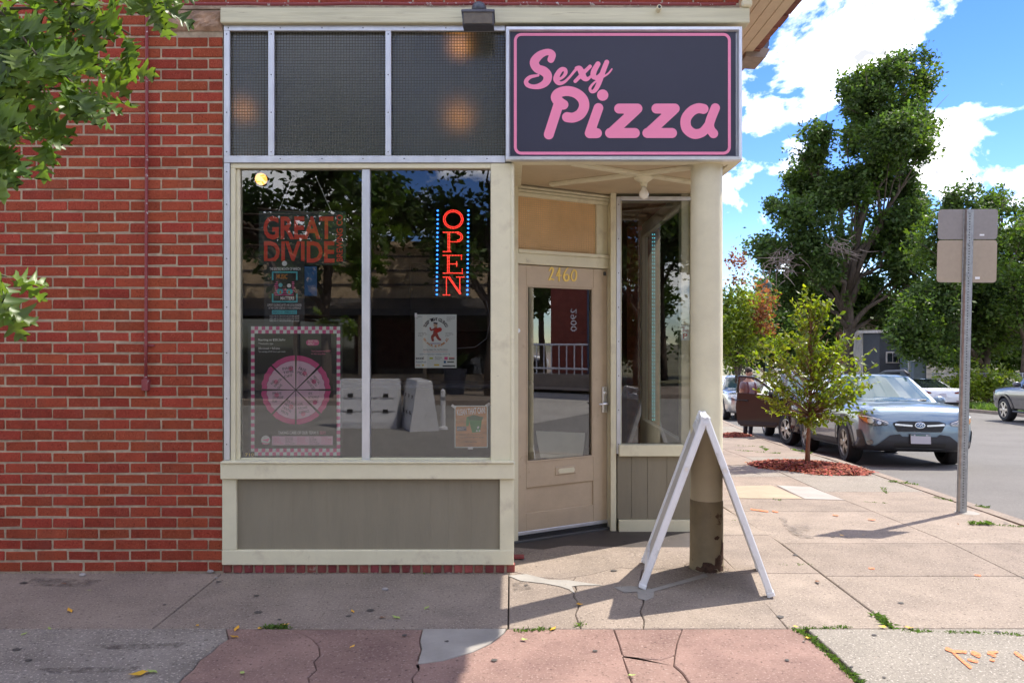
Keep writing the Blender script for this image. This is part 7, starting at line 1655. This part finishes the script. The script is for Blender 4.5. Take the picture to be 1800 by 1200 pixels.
# street lamp column behind the dark SUV
Ye = 33; up = empty('green_lamp_post', (pX(1348, Ye), Ye, g(Ye)-0.1)); tag(up, 'dark green lamp post standing behind the dark SUV', 'lamp post')
GRNP = mat('dark_green_paint', (0.02, 0.05, 0.04), 0.5); MB().tube([(0, 0, 0), (0, 0, 0.9), (0, 0, 5.2)], [0.12, 0.07, 0.05], 10).build('post', GRNP, up); MB().lathe([(0.05, 5.2), (0.2, 5.3), (0.22, 5.6), (0.1, 5.8), (0.0, 5.85)], 14).build('lantern', GRNP, up, 'auto')
# chain-link fence
def fence():
    Yf0, Yf1 = 34.6, 24.0; root = empty('chain_link_fence', (kerbX(Yf0)+SW+3.6, Yf0, g(Yf0))); tag(root, 'chain-link fence with steel posts behind the far pavement', 'fence'); O = Vector(root.location)
    wires = MB(); n = 0; posts = []
    A = Vector((pX(1640, 36.4), 36.4, 0)); Bv = Vector((pX(1900, 36.4), 36.4, 0)); L = (Bv-A).length; d = (Bv-A).normalized(); zg = g(36.4); H = 1.55
    k = 0.0
    while k <= L:
        p = A+d*k-O; MB().tube([(p.x, p.y, zg-O.z-0.1), (p.x, p.y, zg-O.z+H+0.04)], 0.03, 8).build('post', GALV, root, True); k += 2.2
    a, c = A-O, Bv-O; MB().tube([(a.x, a.y, zg-O.z+H), (c.x, c.y, zg-O.z+H)], 0.022, 8).build('top_rail', GALV, root, True)
    s = 0.0
    while s < L-1.55:
        for (q0, q1) in ((s, s+H), (s+H, s)):
            p = A+d*q0-O; q = A+d*q1-O; wires.tube([(p.x, p.y-0.01, zg-O.z), (q.x, q.y-0.01, zg-O.z+H)], 0.004, 3, False)
        s += 0.12
    tag(wires.build('mesh_wire', GALV, root), kind='stuff')
fence()

# ---------------------------------------------------------------- across the front street (seen in the glass)
TANB = mat('tan_block_wall', (0.60, 0.45, 0.29), 0.9, var=0.15, vscale=3, bump=0.5, bscale=12, mix=(0.36, 0.26, 0.16), mixscale=1.2, mixpos=(0.5, 0.7))
DKF = mat('dark_shopfront', (0.06, 0.06, 0.065), 0.4, var=0.3, vscale=2)
op_b = empty('opposite_shop', (0, -13.6, 0)); tag(op_b, 'tan block shop across the street mirrored in the display window', 'building', 'buildings mirrored in the glass')
zo_ = 0
b = MB(); b.box(-26, 3.5, -8, -0.0, 2.9, 4.55); b.box(-26, 3.5, -8, -0.6, -0.1, 2.9); b.build('wall', TANB, op_b)
b = MB()
for k in range(14): b.box(-26+2.1*k, -26+2.1*k+0.12, -0.6, -0.35, 0, 2.9)
b.build('pier', TANB, op_b)
MB().box(-26, 3.5, -0.58, -0.55, 0.5, 2.75).build('shopfront_glass', CARGLASS, op_b)
b = MB(); b.prism([(0.0, 2.95), (1.3, 2.55), (1.3, 2.35), (1.25, 2.35), (0.0, 2.7)], -18, 3.4, 'x'); b.build('awning', DKF, op_b)
b = MB(); b.box(-26.1, 3.6, -8.1, 0.1, 4.552, 4.75); b.build('parapet', TANB, op_b)
b = MB()
for zz in (3.35, 3.8, 4.25): b.box(-26, 3.5, 0.0, 0.02, zz, zz+0.05)
b.build('string_course', DKF, op_b)
bb = empty('brick_block', (18.6, -4.2, 0)); tag(bb, 'dark red brick building mirrored at the right of the door glass', 'building', 'buildings mirrored in the glass')
REDW = mat('mirrored_red_brick', (0.20, 0.045, 0.03), 0.9, var=0.2, vscale=6, bump=0.4, bscale=20)
MB().box(0, 9, 0, 11.5, -0.2, 7.5).build('wall', REDW, bb)
MB().box(-0.06, 0.0, 1.5, 1.95, -0.1, 7.4).build('blue_pier', mat('blue_paint', (0.04, 0.09, 0.16), 0.6), bb)
b = MB(); [b.box(-0.05, -0.002, y_, y_+0.9, z_, z_+1.5) for y_ in (3.2, 5.6, 8.0) for z_ in (0.9, 4.3)]; b.build('window', CARGLASS, bb)
V, F = text2d('2900'); sx = 0.55
me = bpy.data.meshes.new('wall_number'); me.from_pydata([(-0.012, 0.95-(v[1]-0.3)*0.34, 2.75-v[0]*0.42) for v in V], [], F); me.update(); put('wall_number', me, WHP, bb)
rl = empty('ramp_railing', (17.6, -11.5, 0)); tag(rl, 'white metal ramp railing mirrored in the door glass', 'railing')
MB().box(0.1, 0.9, 0, 9.5, -0.2, 0.42).build('ramp', CONC, rl)
for zz in (0.62, 1.45): MB().tube([(0.15, 0, zz), (0.15, 9.2, zz)], 0.035, 6).build('rail', WHITEP, rl)
k_ = 0.0
while k_ < 9.3: MB().box(0.135, 0.165, k_-0.018, k_+0.018, 0.42, 1.45).build('baluster', WHITEP, rl); k_ += 0.3
tag(put('corner_ground', MB().quad((16.4, -60, -0.02), (90, -60, -0.02), (90, 1.2, -0.02), (16.4, 1.2, -0.02)).mesh('corner_ground'), CONC), 'pavement at the far corner mirrored in the door glass', kind='structure')
# white water-filled barriers
def barrier(x, y, yaw, label):
    o = empty('traffic_barrier', (x, y, -0.13), yaw); tag(o, label, 'barrier', 'white barriers in the street')
    prof = [(-0.27, 0.0), (-0.27, 0.12), (-0.22, 0.30), (-0.235, 0.34), (-0.18, 0.56), (-0.195, 0.60), (-0.13, 0.95), (0.13, 0.95), (0.195, 0.60), (0.18, 0.56), (0.235, 0.34), (0.22, 0.30), (0.27, 0.12), (0.27, 0.0)]
    MB().prism(prof, -0.55, 0.55, 'x').build('shell', WHITEP, o)
    for k in (-0.35, 0.0, 0.35):
        b = MB()
        for zz, yy in ((0.30, 0.235), (0.60, 0.195)): b.box(k-0.05, k+0.05, -yy-0.004, yy+0.004, zz, zz+0.07)
        b.build('fork_slot', BLACK, o)
    b = MB()
    for k in (-0.54, -0.2, 0.2, 0.54): b.prism([(-0.28, 0.0), (-0.23, 0.30), (-0.19, 0.58), (-0.14, 0.93), (0.14, 0.93), (0.19, 0.58), (0.23, 0.30), (0.28, 0.0)], k-0.035, k+0.035, 'x')
    b.build('rib', WHITEP, o)
barrier(pX(650, 14.6), -4.6, 0.05, 'white plastic barrier broadside in the mirrored street'); barrier(pX(735, 14.4), -4.4, 1.25, 'white plastic barrier end-on in the mirrored street')
o = empty('delineator_post', (pX(778, 14.2), -4.2, -0.13)); tag(o, 'white delineator post beside the mirrored barriers', 'post'); MB().lathe([(0.10, 0), (0.09, 0.04), (0.05, 0.06), (0.045, 0.75), (0.0, 0.78)], 14).build('tube', WHITEP, o, 'auto'); MB().lathe([(0.0475, 0.55), (0.0475, 0.63)], 14).build('reflective_band', GALV, o)
o = empty('street_planter', (pX(800, 22), -12, 0)); tag(o, 'dark planter with spiky grass mirrored beside the white flyer', 'planter'); MB().lathe([(0.25, 0), (0.36, 0.75), (0.33, 0.75), (0.30, 0.68)], 18).build('pot', DARKMET, o, 'auto')
rs_ = np.random.RandomState(8); V = []; F = []
for _ in range(160):
    a = rs_.uniform(0, 6.28); t = rs_.uniform(0.2, 0.9); d = np.array([math.cos(a)*t, math.sin(a)*t, 1.0]); L = rs_.uniform(0.4, 0.75); s = np.array([-math.sin(a), math.cos(a), 0])*0.012; p = np.array([0, 0, 0.7]); k = len(V); V += [p-s, p+s, p+d*L*0.6+s, p+d*L*0.9+np.array([0, 0, -0.1])]; F.append((k, k+1, k+2, k+3))
put('blades', np_mesh('blades', np.array(V), F), LF_MID, o)
for i, (x, y, s, lab) in enumerate(((-5.2, -10.6, 1.0, 'leafy street tree mirrored in the left window pane'), (-0.6, -11.2, 1.0, 'leafy street tree mirrored in the right window pane'), (-12, -11, 1.1, 'leafy street tree across the road to the left'), (20.9, -6.9, 0.8, 'dark street tree mirrored behind the ramp railing'), (25.0, -8.2, 1.1, 'second dark tree mirrored in the door glass'), (22.5, -11.0, 0.9, 'third dark tree mirrored in the door glass'), (4.6, -14.5, 1.0, 'dark street tree mirrored beside the column reflection'), (8.6, -15.5, 1.1, 'tall street tree mirrored at the recess window edge'), (6.4, -19, 1.3, 'far street tree mirrored in the recess window'))):
    tree('mirrored_street_tree', lab, (x, y, 0), [((x-1.3*s, y, 4.9*s), (1.7*s, 1.6*s, 1.2*s)), ((x+1.2*s, y+0.4, 5.4*s), (1.7*s, 1.5*s, 1.3*s)), ((x, y+0.8, 6.6*s), (2.0*s, 1.7*s, 1.3*s)), ((x+0.4, y-0.5, 7.8*s), (1.5*s, 1.4*s, 1.2*s)), ((x-0.9*s, y+1.1, 3.9*s), (1.1*s, 1.0*s, 0.8*s))], LF_DARK, 0.20, 34, 46, (0.24, 0.24, 0.22), 0.17, 60+i, 'street trees mirrored in the glass')
for i, (x, y) in enumerate(((3.6, -21), (6.4, -22), (9.4, -22), (12.4, -21.5))):
    tree('mirrored_hedge_tree', ('first', 'second', 'third', 'fourth')[i]+' low bushy tree in the hedge row mirrored in the recess window', (x, y, 0), [((x, y, 1.7), (1.7, 1.2, 1.5)), ((x+0.4, y, 3.4), (1.5, 1.2, 1.2))], LF_DARK, 0.22, 34, 42, (0.26, 0.26, 0.24), 0.14, 80+i, 'hedge row mirrored in the glass')

def copy_tree(o, parent=None):
    q = o.copy(); COL.objects.link(q); q.parent = parent
    for ch in list(o.children): copy_tree(ch, q)
    return q
q = copy_tree(ws); q.matrix_world = Matrix.Translation((26.5, -9.0, -0.02))@Matrix.Rotation(2.2, 4, 'Z'); tag(q, 'white sedan parked beyond the ramp railing in the door reflection', 'car', 'cars parked along the side street')
# ---------------------------------------------------------------- small litter
LY = mat('fallen_leaf_yellow', (0.62, 0.34, 0.03), 0.7, rnd=0.3); LG = mat('fallen_leaf_green', (0.30, 0.38, 0.10), 0.7); LB = mat('fallen_leaf_brown', (0.20, 0.09, 0.04), 0.8)
lit = [(123, 1075, LY, 1.3), (87, 1106, LG, .7), (42, 1116, LG, .8), (347, 1101, LY, .8), (416, 1107, LY, 1.2), (412, 1121, LY, 1.1), (456, 1106, LY, .8), (502, 1100, LY, 1.0), (245, 1188, LY, 2.2), (268, 1183, LG, 1.2), (426, 1185, LG, 1.0), (620, 1076, LY, .8), (672, 1087, LB, 1.0), (697, 1087, LG, 1.2), (750, 1070, LG, .9), (619, 1138, LY, .7), (1437, 1024, LB, 1.3), (1552, 1104, LY, 1.2), (1597, 1105, LY, 1.2), (1018, 1064, LY, 1.2), (921, 1126, LG, 1.0), (972, 1107, LY, 1.0), (1398, 1103, LY, .9), (1420, 1123, LY, .8), (1480, 942, LY, .7), (1518, 941, LY, .6), (1684, 922, LB, .7), (1110, 1189, LG, .9), (112, 1027, LB, .8), (157, 1039, LG, .7)]
where = ['on the shaded slab below the brick wall', 'on the pavement joint at the far left', 'nearest the left picture edge', 'on the joint left of the first flagstone', 'at the top left corner of the first flagstone', 'on the broken edge of the first flagstone', 'just left of the weed tuft under the window', 'on the weed tuft under the window', 'the largest, on the gravelly concrete', 'touching the largest yellow leaf', 'near the bottom of the first flagstone', 'on the slab below the middle of the taupe panel', 'on the slab below the right of the taupe panel', 'the larger one on the slab below the taupe panel', 'on the slab before the sunlit edge', 'in the middle of the shaded flagstone', 'right of the sandwich board foot', 'in the weed corner right of the flagstones', 'in the weed line at the grey slab', 'in the crack left of the sandwich board', 'on the sunlit flagstone by the grey patch', 'at the right end of the weed row by the grey patch', 'at the top right corner of the sunlit flagstone', 'in the diagonal weed row', 'left of two beside the sign shadow', 'right of two beside the sign shadow', 'near the sign post foot', 'at the bottom of the sunlit flagstone joint', 'close to the foot of the brick wall', 'on the slab close to the brick wall']
for (x, y, m_, s), wh in zip(lit, where):
    X, Y = gp2(x, y); a = R.uniform(0, 6.28); L = 0.022*s; w = 0.010*s
    b = MB(); V = []
    for t, ww, zz in ((-1, 0, .001), (-0.5, .8, .006), (0.1, 1, .004), (0.6, .6, .007), (1.1, 0, .012)):
        for sd in (-1, 1): V.append((t*L, sd*ww*w+0.0002*sd, zz*s+0.003*abs(sd*ww)*R.uniform(0, 1.2)))
    b.add(V, [(2*i, 2*i+1, 2*i+3, 2*i+2) for i in range(4)]); o = b.build('fallen_leaf', m_, loc=(X, Y, g(Y)+0.004), rot=(0, 0, a)); tag(o, m_.name.split('_')[-1]+' fallen leaf '+wh, 'leaf', 'fallen leaves on the pavement')
PEB = mat('pebble', (0.35, 0.32, 0.30), 0.9, rnd=0.3)
for (x, y, s, lab) in ((145, 1012, .02, 'small grey stone at the foot of the brick wall'), (370, 1006, .02, 'pale stone at the corner of the brick wall'), (677, 1037, .018, 'grey pebble on the shaded pavement slab'), (380, 1016, .01, 'tiny pebble beside the pavement joint')):
    X, Y = gp2(x, y); o = MB().ball((0, 0, 0), s, 8, 6, (1.2, 0.9, 0.6)).build('stone', PEB, None, False, (X, Y, s*0.45)); tag(o, lab, 'stone')
# gum spots, dark stains and loose grit on the pavement
GUM = mat('old_gum', (0.07, 0.062, 0.055), 0.8, var=0.3, vscale=40)
rg_ = random.Random(31)
for k in range(34):
    x, y = rg_.uniform(20, 1780), rg_.choice((rg_.uniform(1015, 1100), rg_.uniform(1110, 1195), rg_.uniform(900, 1010)))
    if y < 1012 and x < 930: continue
    X, Y = gp2(x, y); r0 = rg_.uniform(0.006, 0.020); n = 9
    sheet('gum_spot', [(X+r0*rg_.uniform(0.7, 1.25)*math.cos(2*math.pi*i/n)*1.2, Y+r0*rg_.uniform(0.7, 1.25)*math.sin(2*math.pi*i/n)) for i in range(n)], GUM, 0.0055)
STAIN = mat('dark_drip_stain', (0.15, 0.125, 0.105), 0.9, alpha=(14, 0.40, 0.80))
for P in ([(1368, 909), (1385, 912), (1383, 920), (1395, 925), (1420, 922), (1425, 930), (1405, 934), (1425, 943), (1395, 938), (1380, 925)], [(1395, 935), (1432, 944), (1410, 946)], [(60, 1015), (190, 1020), (150, 1032), (40, 1030)], [(165, 1135), (330, 1130), (310, 1140), (190, 1142)], [(60, 1175), (250, 1172), (230, 1182), (90, 1184)], [(900, 1025), (925, 1022), (935, 1035), (905, 1040)]):
    sheet('dark_stain', [gp2(*p) for p in P], STAIN, 0.005)
rs_ = np.random.RandomState(12); V = []; F = []
def grit_at(X, Y, s):
    k = len(V); z = g(Y)+0.001
    a = rs_.uniform(0, 6.28, 3)
    for i in range(3): V.append((X+s*math.cos(2.1*i+a[0])*rs_.uniform(0.6, 1.2), Y+s*math.sin(2.1*i+a[0])*rs_.uniform(0.6, 1.2), z+0.004))
    V.append((X, Y, z+0.005+s*0.8)); F.extend([(k, k+1, k+3), (k+1, k+2, k+3), (k+2, k, k+3)])
for _ in range(420): grit_at(rs_.uniform(-3.6, 0.0), 4.985-abs(rs_.normal(0, 0.02))-0.006, rs_.uniform(0.002, 0.007))
for _ in range(420): grit_at(rs_.uniform(-3.2, 3.2), 4.02+rs_.normal(0, 0.02), rs_.uniform(0.0015, 0.005))
for _ in range(700):
    Y = rs_.uniform(3.4, 8.5); grit_at(rs_.uniform(-3.2, min(4.4, 0.69*Y)) if Y < 4.95 else rs_.uniform(0.9, min(4.6, 0.69*Y)), Y, rs_.uniform(0.0015, 0.0045))
for _ in range(160): a_ = rs_.uniform(0, 6.28); grit_at(CXc+0.122*math.cos(a_)*rs_.uniform(1, 1.25), CYc+0.122*math.sin(a_)*rs_.uniform(1, 1.25), rs_.uniform(0.002, 0.006))
GRIT = mat('loose_grit', (0.24, 0.19, 0.15), 0.95, rnd=0.6)
tag(put('loose_grit', np_mesh('loose_grit', np.array(V), F), GRIT), 'loose grit and crumbs along the wall foot and pavement joints', 'grit', kind='stuff')
